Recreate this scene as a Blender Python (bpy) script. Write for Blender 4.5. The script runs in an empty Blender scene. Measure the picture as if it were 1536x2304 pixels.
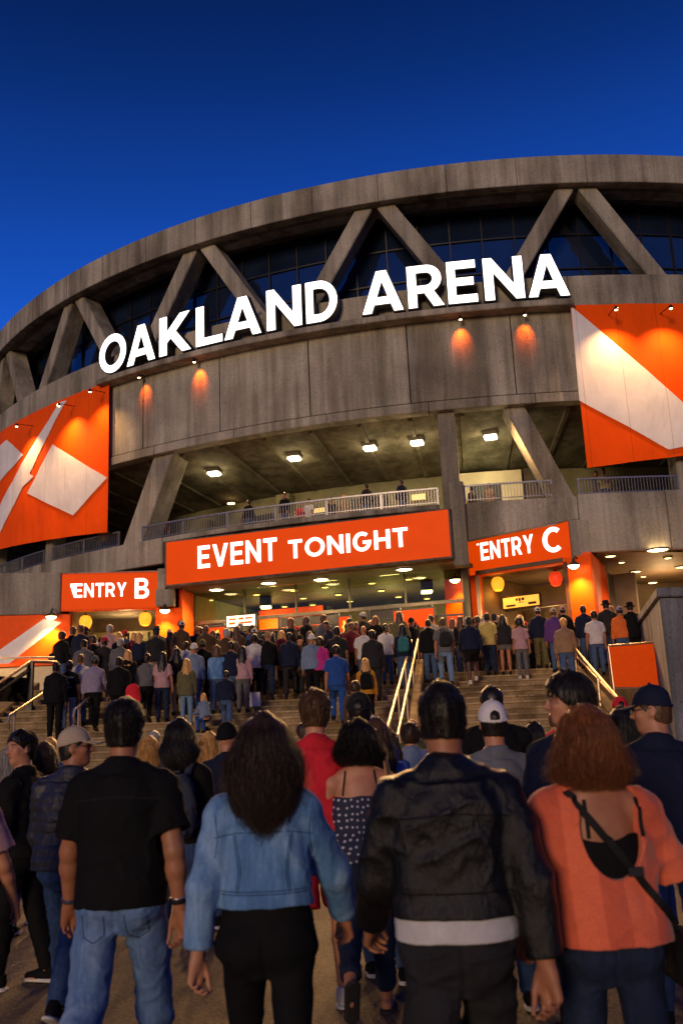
import bpy, bmesh, math, random
import numpy as np
from mathutils import Vector, Matrix
from mathutils.bvhtree import BVHTree
sc = bpy.context.scene
COL = sc.collection
R_ = math.radians
rnd = random.Random(11)

# ------------------------------------------------------------------ camera model
F, PITCH, ROLL, EYE = 2068.7, 0.2333, -0.0431, 1.6
_fw = np.array([0, math.cos(PITCH), math.sin(PITCH)])
_up = np.array([0, -math.sin(PITCH), math.cos(PITCH)])
_rt = np.array([1.0, 0, 0])
RT = math.cos(ROLL) * _rt + math.sin(ROLL) * _up
UP = -math.sin(ROLL) * _rt + math.cos(ROLL) * _up
FW = _fw
O3 = np.array([0, 0, EYE])
def ray(x, y): return FW + RT * (x - 768) / F + UP * (1152 - y) / F
def ony(x, y, Y):
    d = ray(x, y); return O3 + d * Y / d[1]
def onz(x, y, z):
    d = ray(x, y); return O3 + d * (z - EYE) / d[2]
CX, CY = 9.3, 68.0
def oncyl(x, y, R):
    d = ray(x, y); a = d[0]**2 + d[1]**2; b = -d[0] * CX - d[1] * CY; c = CX**2 + CY**2 - R * R
    t = (-b - math.sqrt(b * b - a * c)) / a
    P = O3 + d * t
    return math.degrees(math.atan2(P[0] - CX, CY - P[1])), P[2]
def onpl(x, y, a, b):
    n = np.array([b[1] - a[1], a[0] - b[0], 0.0]); d = ray(x, y)
    t = n @ (np.array([a[0], a[1], EYE]) - O3) / (n @ d)
    return O3 + d * t
def cyl(th, R, z):
    t = R_(th); return (CX + R * math.sin(t), CY - R * math.cos(t), z)

cam = bpy.data.cameras.new('camera'); camo = bpy.data.objects.new('camera', cam); COL.objects.link(camo)
camo.matrix_world = Matrix(((RT[0], UP[0], -FW[0], 0), (RT[1], UP[1], -FW[1], 0), (RT[2], UP[2], -FW[2], EYE), (0, 0, 0, 1)))
cam.sensor_fit = 'VERTICAL'; cam.sensor_height = 36; cam.lens = 36 * F / 2304
cam.clip_start = 0.05; cam.clip_end = 3000
cam.dof.use_dof = True; cam.dof.focus_distance = 30; cam.dof.aperture_fstop = 3.2
sc.camera = camo

# ------------------------------------------------------------------ materials
MATS = {}
def nodes_of(name):
    m = bpy.data.materials.new(name); m.use_nodes = True
    nt = m.node_tree; b = nt.nodes['Principled BSDF']
    return m, nt, b
def N(nt, t, **k):
    n = nt.nodes.new(t)
    for a, v in k.items():
        if a.startswith('i_'):
            key = a[2:]
            n.inputs[int(key) if key.isdigit() else key].default_value = v
        else: setattr(n, a, v)
    return n
def mapping(nt, scale, coord='Object'):
    tc = N(nt, 'ShaderNodeTexCoord'); mp = N(nt, 'ShaderNodeMapping')
    mp.inputs['Scale'].default_value = scale
    nt.links.new(tc.outputs[coord], mp.inputs[0]); return mp
def ramp(nt, fac, stops):
    r = N(nt, 'ShaderNodeValToRGB'); nt.links.new(fac, r.inputs[0])
    e = r.color_ramp.elements
    while len(e) < len(stops): e.new(0.5)
    for k, (p, c) in enumerate(stops):
        e[k].position = p; e[k].color = tuple(c) + (1,) if len(c) == 3 else c
    return r
def noise(nt, vec, scale, detail=4, rough=.55):
    n = N(nt, 'ShaderNodeTexNoise'); n.inputs['Scale'].default_value = scale
    n.inputs['Detail'].default_value = detail; n.inputs['Roughness'].default_value = rough
    nt.links.new(vec, n.inputs['Vector']); return n.outputs['Fac']
def mul(nt, a, b, t='MULTIPLY'):
    n = N(nt, 'ShaderNodeMix', data_type='RGBA', blend_type=t); n.inputs[0].default_value = 1
    for s, i in ((a, 6), (b, 7)):
        if hasattr(s, 'links'): nt.links.new(s, n.inputs[i])
        else: n.inputs[i].default_value = tuple(s) + (1,)
    return n.outputs[2]
def bump(nt, b, h, strength, dist=.01):
    n = N(nt, 'ShaderNodeBump'); n.inputs['Strength'].default_value = strength; n.inputs['Distance'].default_value = dist
    nt.links.new(h, n.inputs['Height']); nt.links.new(n.outputs[0], b.inputs['Normal']); return n
def sc3(c, f): return tuple(min(1, x * f) for x in c)
def plain(name, col, rough=.6, metal=0, var=.18, scale=6, bmp=0, spec=.5):
    if name in MATS: return MATS[name]
    m, nt, b = nodes_of(name)
    mp = mapping(nt, (1, 1, 1)); f = noise(nt, mp.outputs[0], scale)
    r = ramp(nt, f, [(.3, sc3(col, 1 - var)), (.7, sc3(col, 1 + var))])
    nt.links.new(r.outputs[0], b.inputs['Base Color'])
    b.inputs['Roughness'].default_value = rough; b.inputs['Metallic'].default_value = metal
    b.inputs['Specular IOR Level'].default_value = spec
    if bmp: bump(nt, b, noise(nt, mp.outputs[0], scale * 8), bmp, .01)
    MATS[name] = m; return m
def emit(name, col, strength, base=None, var=0, vscale=2):
    if name in MATS: return MATS[name]
    m, nt, b = nodes_of(name)
    b.inputs['Base Color'].default_value = tuple(base or col) + (1,)
    b.inputs['Emission Color'].default_value = tuple(col) + (1,)
    b.inputs['Emission Strength'].default_value = strength
    b.inputs['Roughness'].default_value = .5
    if var:
        mp = mapping(nt, (1, 1, 1)); r = ramp(nt, noise(nt, mp.outputs[0], vscale), [(.3, sc3(col, 1 - var)), (.7, col)])
        nt.links.new(r.outputs[0], b.inputs['Emission Color'])
    MATS[name] = m; return m
def concrete(name, col, streak=.5, holes=False):
    m, nt, b = nodes_of(name)
    mp = mapping(nt, (1, 1, 1)); mps = mapping(nt, (2.2, 2.2, .10)); mpb = mapping(nt, (7, 7, .25))
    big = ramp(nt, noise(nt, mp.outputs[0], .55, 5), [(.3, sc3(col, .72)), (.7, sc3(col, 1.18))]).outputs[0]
    st = ramp(nt, noise(nt, mps.outputs[0], 1.0, 5, .6), [(.32, (1 - streak,) * 3), (.56, (1, 1, 1))]).outputs[0]
    bd = ramp(nt, noise(nt, mpb.outputs[0], 1.0, 3), [(.3, (.82, .82, .83)), (.7, (1.0, 1.0, 1.0))]).outputs[0]
    fine = ramp(nt, noise(nt, mp.outputs[0], 14, 5, .7), [(.28, (.66, .66, .66)), (.6, (1, 1, 1))]).outputs[0]
    c = mul(nt, mul(nt, mul(nt, big, st), bd), fine)
    mpd = mapping(nt, (.55, .55, .045)); drip = ramp(nt, noise(nt, mpd.outputs[0], 1.6, 6, .62), [(.40, (.52, .50, .47)), (.56, (1, 1, 1))]).outputs[0]; c = mul(nt, c, drip)
    v = N(nt, 'ShaderNodeTexVoronoi'); v.inputs['Scale'].default_value = 3.2; nt.links.new(mp.outputs[0], v.inputs['Vector'])
    pit = ramp(nt, v.outputs['Distance'], [(.05, (.35, .33, .3)), (.085, (1, 1, 1))]).outputs[0]
    c = mul(nt, c, pit)
    if holes:   # tie holes and board marks follow the cast panel's own length and height
        uv = N(nt, 'ShaderNodeTexCoord').outputs['UV']
        br = N(nt, 'ShaderNodeTexBrick'); br.offset = 0
        for k, val in (('Scale', 1.0), ('Mortar Size', .004), ('Brick Width', .62), ('Row Height', 40.0), ('Mortar Smooth', .3)): br.inputs[k].default_value = val
        br.inputs['Color1'].default_value = br.inputs['Color2'].default_value = (1, 1, 1, 1); br.inputs['Mortar'].default_value = (.72, .7, .68, 1)
        nt.links.new(uv, br.inputs['Vector']); c = mul(nt, c, br.outputs[0])
    nt.links.new(c, b.inputs['Base Color'])
    b.inputs['Roughness'].default_value = .88; b.inputs['Specular IOR Level'].default_value = .25
    bump(nt, b, noise(nt, mp.outputs[0], 22, 6, .7), .5, .03)
    MATS[name] = m; return m

concrete('concrete', (.45, .42, .345), .33, True)
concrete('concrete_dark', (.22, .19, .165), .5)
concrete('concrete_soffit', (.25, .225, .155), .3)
concrete('concrete_step', (.40, .285, .155), .4)  # golden light on the stairs put into the base colour
concrete('step_edge_lit', (.50, .37, .21), .3)
concrete('concrete_pier', (.26, .275, .31), .4)
def M(n): return MATS[n]
def fabric_orange(name, col, em):
    m, nt, b = nodes_of(name)
    mp = mapping(nt, (1, 1, 1)); mw = mapping(nt, (.9, .9, .25))
    f = noise(nt, mp.outputs[0], .8)
    r = ramp(nt, f, [(.3, sc3(col, .85)), (.7, col)])
    uv = N(nt, 'ShaderNodeTexCoord').outputs['UV']
    br = N(nt, 'ShaderNodeTexBrick'); br.offset = 0
    for k, val in (('Scale', 1.0), ('Mortar Size', .010), ('Brick Width', 1.55), ('Row Height', 60.0), ('Mortar Smooth', .2)): br.inputs[k].default_value = val
    br.inputs['Color1'].default_value = br.inputs['Color2'].default_value = (1, 1, 1, 1); br.inputs['Mortar'].default_value = (.55, .5, .5, 1)
    nt.links.new(uv, br.inputs['Vector'])
    c = mul(nt, r.outputs[0], br.outputs[0]); nt.links.new(c, b.inputs['Base Color'])
    b.inputs['Roughness'].default_value = .75; b.inputs['Specular IOR Level'].default_value = .12
    if em:
        nt.links.new(c, b.inputs['Emission Color']); b.inputs['Emission Strength'].default_value = em
    bump(nt, b, noise(nt, mw.outputs[0], 1.6, 4), .6, .12)
    MATS[name] = m; return m
fabric_orange('banner_orange', (.95, .095, .001), 0)
fabric_orange('banner_white', (.80, .78, .78), 0)
plain('paint_orange', (.92, .10, .002), .5, var=.05, bmp=.05, spec=.15)
plain('paint_white', (.8, .78, .75), .5, var=.05)
plain('paint_blue', (.05, .06, .30), .5)
plain('dark_metal', (.03, .028, .028), .4, .6)
plain('black_case', (.012, .012, .014), .4)
plain('steel', (.70, .55, .38), .45, 1.0, .08, 9)
plain('rail_grey', (.28, .27, .27), .4, .7)
plain('frame_bronze', (.10, .085, .06), .4, .5)
plain('wall_olive', (.175, .165, .08), .7, var=.25, scale=1.5)
plain('wall_brown', (.10, .07, .045), .7, var=.3, scale=1.3)
plain('wall_cream', (.55, .47, .30), .7, var=.15, scale=1.5)
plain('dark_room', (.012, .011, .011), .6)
plain('floor_tile', (.16, .13, .11), .35)
emit('letter_face', (1, .93, .86), 3.0)
emit('sign_orange', (.72, .054, .0008), 1.0, (.12, .012, .001), .10, 1.2); MATS['sign_orange'].node_tree.nodes['Principled BSDF'].inputs['Specular IOR Level'].default_value = .1
emit('sign_text', (1, .92, .82), 2.2)
emit('lamp_warm', (1, .72, .36), 14)
emit('lamp_white', (1, .86, .58), 9)
emit('lamp_soft', (1, .66, .28), 5)
emit('lantern_amber', (1, .36, .02), 1.5, None, .25, 6)
emit('lantern_red', (.9, .05, .012), .8, None, .2, 6)
emit('screen_white', (1, .80, .66), 1.6, None, .45, 7)
emit('screen_yellow', (1, .55, .08), .8, None, .2, 2)
emit('lit_doorway', (1, .68, .25), .9, None, .5, 1.2)
def glassy(name, tint, alpha, rough=.03):
    m, nt, b = nodes_of(name)
    out = nt.nodes['Material Output']
    tr = N(nt, 'ShaderNodeBsdfTransparent'); tr.inputs[0].default_value = tuple(tint) + (1,)
    gl = N(nt, 'ShaderNodeBsdfGlossy'); gl.inputs['Roughness'].default_value = rough; gl.inputs[0].default_value = (.9, .9, .9, 1)
    fr = N(nt, 'ShaderNodeFresnel'); fr.inputs[0].default_value = 1.5
    ad = N(nt, 'ShaderNodeMath', operation='ADD'); ad.inputs[1].default_value = alpha; nt.links.new(fr.outputs[0], ad.inputs[0])
    mx = N(nt, 'ShaderNodeMixShader'); nt.links.new(ad.outputs[0], mx.inputs[0]); nt.links.new(tr.outputs[0], mx.inputs[1]); nt.links.new(gl.outputs[0], mx.inputs[2])
    nt.links.new(mx.outputs[0], out.inputs[0]); MATS[name] = m; return m
glassy('clear_glass', (.74, .79, .56), .02, .05)
glassy('rail_glass', (.8, .8, .78), .02)
m, nt, b = nodes_of('tinted_dusk_glass')
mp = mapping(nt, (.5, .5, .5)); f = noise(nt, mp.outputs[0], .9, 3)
r = ramp(nt, f, [(.3, (.004, .008, .022)), (.7, (.010, .020, .055))]); nt.links.new(r.outputs[0], b.inputs['Base Color'])  # dark tint, with dusk reflection and its streaks put into the colour
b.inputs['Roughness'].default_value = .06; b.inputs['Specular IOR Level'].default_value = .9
bump(nt, b, noise(nt, mp.outputs[0], .7, 2), .15, .2); MATS['tinted_dusk_glass'] = m
# exposed-aggregate ground
m, nt, b = nodes_of('aggregate_paving')
mp = mapping(nt, (1, 1, 1))
v = N(nt, 'ShaderNodeTexVoronoi'); v.inputs['Scale'].default_value = 62; nt.links.new(mp.outputs[0], v.inputs['Vector'])
c1 = ramp(nt, noise(nt, v.outputs['Color'], 5, 1), [(.25, (.04, .027, .016)), (.5, (.13, .086, .048)), (.8, (.36, .26, .16))]).outputs[0]
c2 = ramp(nt, noise(nt, mp.outputs[0], .9, 6, .65), [(.3, (.55, .52, .5)), (.7, (1, 1, 1))]).outputs[0]
nt.links.new(mul(nt, c1, c2), b.inputs['Base Color']); b.inputs['Roughness'].default_value = .75
bump(nt, b, v.outputs['Distance'], .7, .006); MATS['aggregate_paving'] = m

# ------------------------------------------------------------------ scene-graph helpers
def link(o, parent=None):
    COL.objects.link(o)
    if parent is not None: o.parent = parent
    return o
def tag(o, label=None, cat=None, group=None, kind=None):
    if label: o['label'] = label
    if cat: o['category'] = cat
    if group: o['group'] = group
    if kind: o['kind'] = kind
    return o
def thing(name, label, cat, loc=(0, 0, 0), group=None, rz=0):
    o = bpy.data.objects.new(name, None); o.empty_display_size = .2
    o.location = loc; o.rotation_euler.z = rz
    link(o); return tag(o, label, cat, group)
class MB:
    """collects vertices and faces (world or local coordinates) into one mesh"""
    def __init__(s): s.v = []; s.f = []; s.uv = {}; s.mi = []
    def add(s, vs, fs, mi=0):
        k = len(s.v); s.v += [tuple(map(float, p)) for p in vs]
        for f in fs: s.f.append(tuple(i + k for i in f)); s.mi.append(mi)
        return s
    def box(s, c, d, rz=0, mi=0):
        x, y, z = (q / 2 for q in d); cs, sn = math.cos(rz), math.sin(rz)
        P = [(a * x, b_ * y, e * z) for e in (-1, 1) for b_ in (-1, 1) for a in (-1, 1)]
        P = [(c[0] + p[0] * cs - p[1] * sn, c[1] + p[0] * sn + p[1] * cs, c[2] + p[2]) for p in P]
        return s.add(P, [(0, 2, 3, 1), (4, 5, 7, 6), (0, 1, 5, 4), (2, 6, 7, 3), (0, 4, 6, 2), (1, 3, 7, 5)], mi)
    def prism(s, a, b, z0, z1, t, mi=0):
        """wall between plan points a,b; thickness t to the left of a->b"""
        d = np.array([b[0] - a[0], b[1] - a[1]]); L = np.hypot(*d); n = np.array([-d[1], d[0]]) / L * t
        q = [(a[0], a[1]), (b[0], b[1]), (b[0] + n[0], b[1] + n[1]), (a[0] + n[0], a[1] + n[1])]
        return s.slab(q, z0, z1, mi)
    def slab(s, poly, z0, z1, mi=0):
        n = len(poly); z0 = z0 if hasattr(z0, '__len__') else [z0] * n; z1 = z1 if hasattr(z1, '__len__') else [z1] * n
        vs = [(p[0], p[1], z) for p, z in zip(poly, z0)] + [(p[0], p[1], z) for p, z in zip(poly, z1)]
        fs = [tuple(range(n - 1, -1, -1)), tuple(range(n, 2 * n))] + [(i, (i + 1) % n, n + (i + 1) % n, n + i) for i in range(n)]
        return s.add(vs, fs, mi)
    def beam(s, a, b, w, h, side=None, mi=0):
        a = np.array(a, float); b = np.array(b, float); d = b - a; d /= np.linalg.norm(d)
        u = np.array(side, float) if side is not None else np.cross(d, [0, 0, 1])
        u = u - d * (u @ d); u /= np.linalg.norm(u); v = np.cross(u, d)
        P = [e + u * w / 2 * i + v * h / 2 * j for e in (a, b) for i, j in ((-1, -1), (1, -1), (1, 1), (-1, 1))]
        return s.add(P, [(0, 1, 2, 3), (7, 6, 5, 4), (0, 4, 5, 1), (1, 5, 6, 2), (2, 6, 7, 3), (3, 7, 4, 0)], mi)
    def tube(s, pts, r, n=8, mi=0, cap=True):
        pts = [np.array(p, float) for p in pts]; k = len(pts); rr = r if hasattr(r, '__len__') else [r] * k
        vs = []; ref = None
        for i, p in enumerate(pts):
            d = pts[min(i + 1, k - 1)] - pts[max(i - 1, 0)]; d /= np.linalg.norm(d) + 1e-12
            if ref is None: ref = np.array([0, 0, 1.]) if abs(d[2]) < .9 else np.array([1., 0, 0])
            u = ref - d * (ref @ d); u /= np.linalg.norm(u) + 1e-12; ref = u; w = np.cross(d, u)
            vs += [p + rr[i] * (u * math.cos(2 * math.pi * j / n) + w * math.sin(2 * math.pi * j / n)) for j in range(n)]
        fs = [(i * n + j, i * n + (j + 1) % n, (i + 1) * n + (j + 1) % n, (i + 1) * n + j) for i in range(k - 1) for j in range(n)]
        if cap: fs += [tuple(range(n - 1, -1, -1)), tuple((k - 1) * n + j for j in range(n))]
        return s.add(vs, fs, mi)
    def lathe(s, prof, c=(0, 0, 0), n=20, mi=0):
        vs = [(c[0] + r * math.cos(2 * math.pi * j / n), c[1] + r * math.sin(2 * math.pi * j / n), c[2] + z) for r, z in prof for j in range(n)]
        k = len(prof)
        fs = [(i * n + j, i * n + (j + 1) % n, (i + 1) * n + (j + 1) % n, (i + 1) * n + j) for i in range(k - 1) for j in range(n)]
        return s.add(vs, fs, mi)
    def arc(s, prof, t0, t1, n, mi=0, cap=True):
        """closed (R,z) profile swept round the arena's axis"""
        k = len(prof); vs = []; base = len(s.f)
        for i in range(n + 1):
            t = t0 + (t1 - t0) * i / n
            vs += [cyl(t, R, z) for R, z in prof]
        fs = [(i * k + j, i * k + (j + 1) % k, (i + 1) * k + (j + 1) % k, (i + 1) * k + j) for i in range(n) for j in range(k)]
        if cap: fs += [tuple(range(k)), tuple(n * k + j for j in range(k - 1, -1, -1))]
        return s.add(vs, fs, mi)
    def arc2(s, pa, pb, t0, t1, n):
        k = len(pa); vs = []
        for i in range(n + 1):
            f = i / n; vs += [cyl(t0 + (t1 - t0) * f, a[0] + (b[0] - a[0]) * f, a[1] + (b[1] - a[1]) * f) for a, b in zip(pa, pb)]
        fs = [(i * k + j, i * k + (j + 1) % k, (i + 1) * k + (j + 1) % k, (i + 1) * k + j) for i in range(n) for j in range(k)]
        return s.add(vs, fs + [tuple(range(k)), tuple(n * k + j for j in range(k - 1, -1, -1))])
    def build(s, name, mats, parent=None, smooth=False, world=True, bevel=0):
        me = bpy.data.meshes.new(name); me.from_pydata(s.v, [], s.f); me.validate()
        for m_ in (mats if isinstance(mats, (list, tuple)) else [mats]): me.materials.append(M(m_) if isinstance(m_, str) else m_)
        if len(me.polygons) == len(s.mi):
            me.polygons.foreach_set('material_index', s.mi)
        bm = bmesh.new(); bm.from_mesh(me); bmesh.ops.recalc_face_normals(bm, faces=bm.faces)
        if bevel: bmesh.ops.bevel(bm, geom=[e for e in bm.edges if len(e.link_faces) == 2 and e.calc_face_angle(0) > .6], offset=bevel, segments=2, affect='EDGES', clamp_overlap=True)
        # uv: arc length round the arena, height
        uvl = bm.loops.layers.uv.new('uv')
        for f in bm.faces:
            for l in f.loops:
                p = l.vert.co; l[uvl].uv = (math.atan2(p.x - CX, CY - p.y) * 35.0, p.z)
            if smooth: f.smooth = True
        bm.to_mesh(me); bm.free()
        if smooth: me.set_sharp_from_angle(angle=R_(38))
        o = bpy.data.objects.new(name, me); link(o, parent)
        if parent is not None and world: 
            assert abs(parent.rotation_euler.z) < 1e-9
            o.location = -Vector(parent.location) if parent.parent is None else (0, 0, 0)
        return o
def mesh_obj(name, me, mats, parent=None):
    for m_ in (mats if isinstance(mats, (list, tuple)) else [mats]): me.materials.append(M(m_) if isinstance(m_, str) else m_)
    o = bpy.data.objects.new(name, me); return link(o, parent)

# ------------------------------------------------------------------ lettering
def arcp(cx, cy, rx, ry, a0, a1, n=18): return [(cx + rx * math.cos(R_(a0 + (a1 - a0) * i / n)), cy + ry * math.sin(R_(a0 + (a1 - a0) * i / n))) for i in range(n + 1)]
W_ = .21
def ring_c(a0, a1, extra=None):
    o = arcp(.47, .5, .47, .515, a0, a1, 30); i = arcp(.47, .5, .26, .315, a1, a0, 30)
    return o + (extra or []) + i
GL = {
 'O': [arcp(.52, .5, .52, .515, 0, 360, 40)[:-1], arcp(.52, .5, .31, .315, 360, 0, 40)[:-1]],
 'A': [[(0, 0), (.36, 1), (.60, 1), (.96, 0), (.735, 0), (.665, .19), (.29, .19), (.22, 0)], [(.355, .37), (.48, .735), (.60, .37)]],
 'K': [[(0, 0), (0, 1), (.21, 1), (.21, .6), (.56, 1), (.83, 1), (.45, .57), (.86, 0), (.61, 0), (.305, .41), (.21, .31), (.21, 0)]],
 'L': [[(0, 0), (0, 1), (.21, 1), (.21, .19), (.68, .19), (.68, 0)]],
 'N': [[(0, 0), (0, 1), (.19, 1), (.63, .36), (.63, 1), (.84, 1), (.84, 0), (.65, 0), (.21, .64), (.21, 0)]],
 'D': [[(0, 0), (0, 1)] + arcp(.36, .5, .5, .5, 90, -90, 26), [(.21, .19)] + arcp(.36, .5, .29, .31, -90, 90, 26) + [(.21, .81)]],
 'R': [[(0, 0), (0, 1)] + arcp(.43, .665, .35, .335, 90, -62, 20) + [(.82, 0), (.57, 0), (.375, .33), (.21, .33), (.21, 0)], [(.21, .515)] + arcp(.42, .667, .15, .152, -90, 90, 14) + [(.21, .819)]],
 'E': [[(0, 0), (0, 1), (.70, 1), (.70, .81), (.21, .81), (.21, .6), (.64, .6), (.64, .41), (.21, .41), (.21, .19), (.71, .19), (.71, 0)]],
 'T': [[(.27, 0), (.27, .81), (0, .81), (0, 1), (.75, 1), (.75, .81), (.48, .81), (.48, 0)]],
 'V': [[(.34, 0), (0, 1), (.23, 1), (.445, .3), (.66, 1), (.89, 1), (.55, 0)]],
 'I': [[(0, 0), (0, 1), (.21, 1), (.21, 0)]],
 'H': [[(0, 0), (0, 1), (.21, 1), (.21, .6), (.6, .6), (.6, 1), (.81, 1), (.81, 0), (.6, 0), (.6, .41), (.21, .41), (.21, 0)]],
 'Y': [[(.32, 0), (.32, .38), (0, 1), (.24, 1), (.425, .6), (.61, 1), (.85, 1), (.53, .38), (.53, 0)]],
 'B': [[(0, 0), (0, 1)] + arcp(.42, .745, .29, .255, 90, -55, 14) + arcp(.44, .285, .32, .285, 58, -90, 18), [(.21, .60)] + arcp(.40, .7125, .11, .1125, -90, 90, 12) + [(.21, .825)], [(.21, .175)] + arcp(.42, .29, .13, .115, -90, 90, 12) + [(.21, .405)]],
 'C': [ring_c(48, 312)],
 'G': [arcp(.47, .5, .47, .515, 48, 360, 30)[:-1] + [(.94, .55), (.50, .55), (.50, .37), (.72, .37)] + arcp(.47, .5, .26, .315, 335, 48, 30)],
}
GW = {k: max(p[0] for p in v[0]) for k, v in GL.items()}
def glyph_mesh(name, loops, depth, bevel=0, offset=0):
    cu = bpy.data.curves.new(name, 'CURVE'); cu.dimensions = '2D'; cu.fill_mode = 'BOTH'; cu.extrude = depth / 2; cu.offset = offset; cu.bevel_depth = bevel; cu.bevel_resolution = 1
    for lp in loops:
        sp = cu.splines.new('POLY'); sp.points.add(len(lp) - 1); sp.use_cyclic_u = True
        for p, q in zip(sp.points, lp): p.co = (q[0], q[1], 0, 1)
    o = bpy.data.objects.new(name, cu); COL.objects.link(o)
    dg = bpy.context.evaluated_depsgraph_get(); me = bpy.data.meshes.new_from_object(o.evaluated_get(dg))
    bpy.data.objects.remove(o); bpy.data.curves.remove(cu); me.name = name
    return me
def text_loops(txt, h, width=None, gap=.13, space=.42, big=None):
    """glyph loops laid along x; returns (loops, width)"""
    x = 0; out = []
    for ch in txt:
        if ch == ' ': x += space; continue
        out.append((ch, x)); x += GW[ch] + gap
    tot = x - gap; fx = (width / tot) if width else h
    return [[(fx * (p[0] + x0), h * p[1]) for p in lp] for ch, x0 in out for lp in GL[ch]], tot * fx
def frame_matrix(p, u, n):
    """local x along u, local y up, local z along the outward normal n"""
    u = Vector(u).normalized(); n = Vector(n).normalized(); v = n.cross(u)
    return Matrix(((u.x, v.x, n.x, p[0]), (u.y, v.y, n.y, p[1]), (u.z, v.z, n.z, p[2]), (0, 0, 0, 1)))
# ------------------------------------------------------------------ the setting
PZ = 3.05                    # plaza level
Y0, Y1, NST = 17.5, 26.5, 20 # staircase foot, head, risers
TR, RI = (Y1 - Y0) / NST, PZ / NST
SXL, SXR = -8.9, 5.9
def stair_z(y):
    if y <= Y0: return 0.0
    if y >= Y1: return PZ
    return min(PZ, RI * (math.floor((y - Y0) / TR) + 1))
g = MB(); g.add([(-300, -60, 0), (300, -60, 0), (300, 700, 0), (-300, 700, 0)], [(0, 1, 2, 3)])
tag(g.build('ground', 'aggregate_paving'), kind='structure')
pl = MB()
pl.slab([(SXL - 14, Y1 + .45), (22, Y1 + .45), (22, 46), (SXL - 14, 46)], .02, PZ)
pl.slab([(SXL - 14, 23.2), (SXL - .32, 23.2), (SXL - .32, Y1 + .45), (SXL - 14, Y1 + .45)], .02, 2.62)
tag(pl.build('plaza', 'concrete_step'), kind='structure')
lp = MB(); lp.slab([(SXR + .34, 22.4), (8.0, 22.4), (9.0, Y1 + .45), (SXR + .34, Y1 + .45)], .02, 1.25)
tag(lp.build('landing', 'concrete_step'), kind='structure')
st = thing('staircase', 'broad concrete staircase rising from the forecourt to the arena doors', 'staircase', (-1.5, Y0, 0))
for i in range(NST):
    s = MB(); y = Y0 + i * TR; z1 = (i + 1) * RI
    z0 = max(0.01, z1 - RI - .0)
    d = TR + (.03 if i < NST - 1 else .45)
    s.slab([(SXL, y), (SXR, y), (SXR, y + TR + .01), (SXL, y + TR + .01)], .01 if i == 0 else z1 - RI + .002, z1) if i < NST - 1 else s.slab([(SXL, y), (SXR, y), (SXR, Y1 + .45), (SXL, Y1 + .45)], z1 - RI + .002, z1)
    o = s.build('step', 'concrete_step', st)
    # projecting nosing over a shadow gap; lit edge painted into its colour
    q = MB(); q.box(((SXL + SXR) / 2, y - .004, z1 - .018), (SXR - SXL - .004, .10, .046)); n_ = q.build('nosing', 'step_edge_lit', o, bevel=.008)
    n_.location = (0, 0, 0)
ck = MB(); ck.slab([(SXR + .002, Y0 - .1), (SXR + .32, Y0 - .1), (SXR + .32, Y1 + .4), (SXR + .002, Y1 + .4)], 0.005, [.35, .35, PZ + .28, PZ + .28])
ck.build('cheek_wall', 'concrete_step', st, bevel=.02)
ck = MB(); ck.slab([(SXL - .32, Y0 - .1), (SXL - .002, Y0 - .1), (SXL - .002, Y1 + .4), (SXL - .32, Y1 + .4)], 0.005, [.35, .35, PZ + .28, PZ + .28])
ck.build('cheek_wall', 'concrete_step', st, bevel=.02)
cc = MB(); cc.slab([(.93, Y0 + .4), (1.13, Y0 + .4), (2.15, Y1 + .1), (1.95, Y1 + .1)], 0.3, [.75, .75, PZ + .45, PZ + .45])
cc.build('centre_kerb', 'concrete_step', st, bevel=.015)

# ------------------------------------------------------------------ arena
BX = (9.3, 33.0, 0)
bld = thing('arena', 'round concrete arena with a raised ring roof on V-shaped columns over dark glass', 'arena', BX)
T0, T1 = -100, 62
joints = [oncyl(495, 930, 35)[0], oncyl(702, 870, 35)[0], oncyl(902, 800, 35)[0], oncyl(1153, 790, 35)[0]]
pw = (joints[3] - joints[0]) / 3
# roof ring in cast lengths
rw = 4.72; t = -97.0
while t < 58:
    MB().arc([(34.6, 22.9), (34.62, 24.16), (33.2, 24.2), (33.2, 22.95)], t + .02, t + rw - .02, 6).build('roof_ring', 'concrete', bld, bevel=.02)
    t += rw
MB().arc([(33.0, 23.0), (34.5, 22.98), (34.5, 24.0), (33.0, 24.1)], T0, T1, 90).build('ring_core', 'concrete_dark', bld)
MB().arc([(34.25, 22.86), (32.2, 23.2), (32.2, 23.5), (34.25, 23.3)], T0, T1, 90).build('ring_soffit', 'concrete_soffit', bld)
d = MB(); n = 72
vs = [(CX, CY, 27)] + [cyl(360 * i / n, 33.3, 24.0) for i in range(n)]
d.add(vs, [(0, 1 + (i + 1) % n, 1 + i) for i in range(n)]); d.build('roof', 'concrete_dark', bld)
# glazing between roof ring and parapet
MB().arc([(32.5, 18.3), (32.5, 23.25), (32.36, 23.25), (32.36, 18.3)], T0, T1, 67).build('clerestory_glass', 'tinted_dusk_glass', bld)
mu = MB()
k = -39
t = -7.36 + 2.4 * k
while t < T1:
    mu.box(((cyl(t, 32.54, 0)[0]), cyl(t, 32.54, 0)[1], 20.75), (.055, .09, 4.86), R_(t)); t += 2.4
for z in (21.72, 20.15): mu.arc([(32.58, z - .03), (32.58, z + .03), (32.51, z + .03), (32.51, z - .03)], T0, T1, 90)
mu.build('mullions', 'dark_metal', bld)
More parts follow.
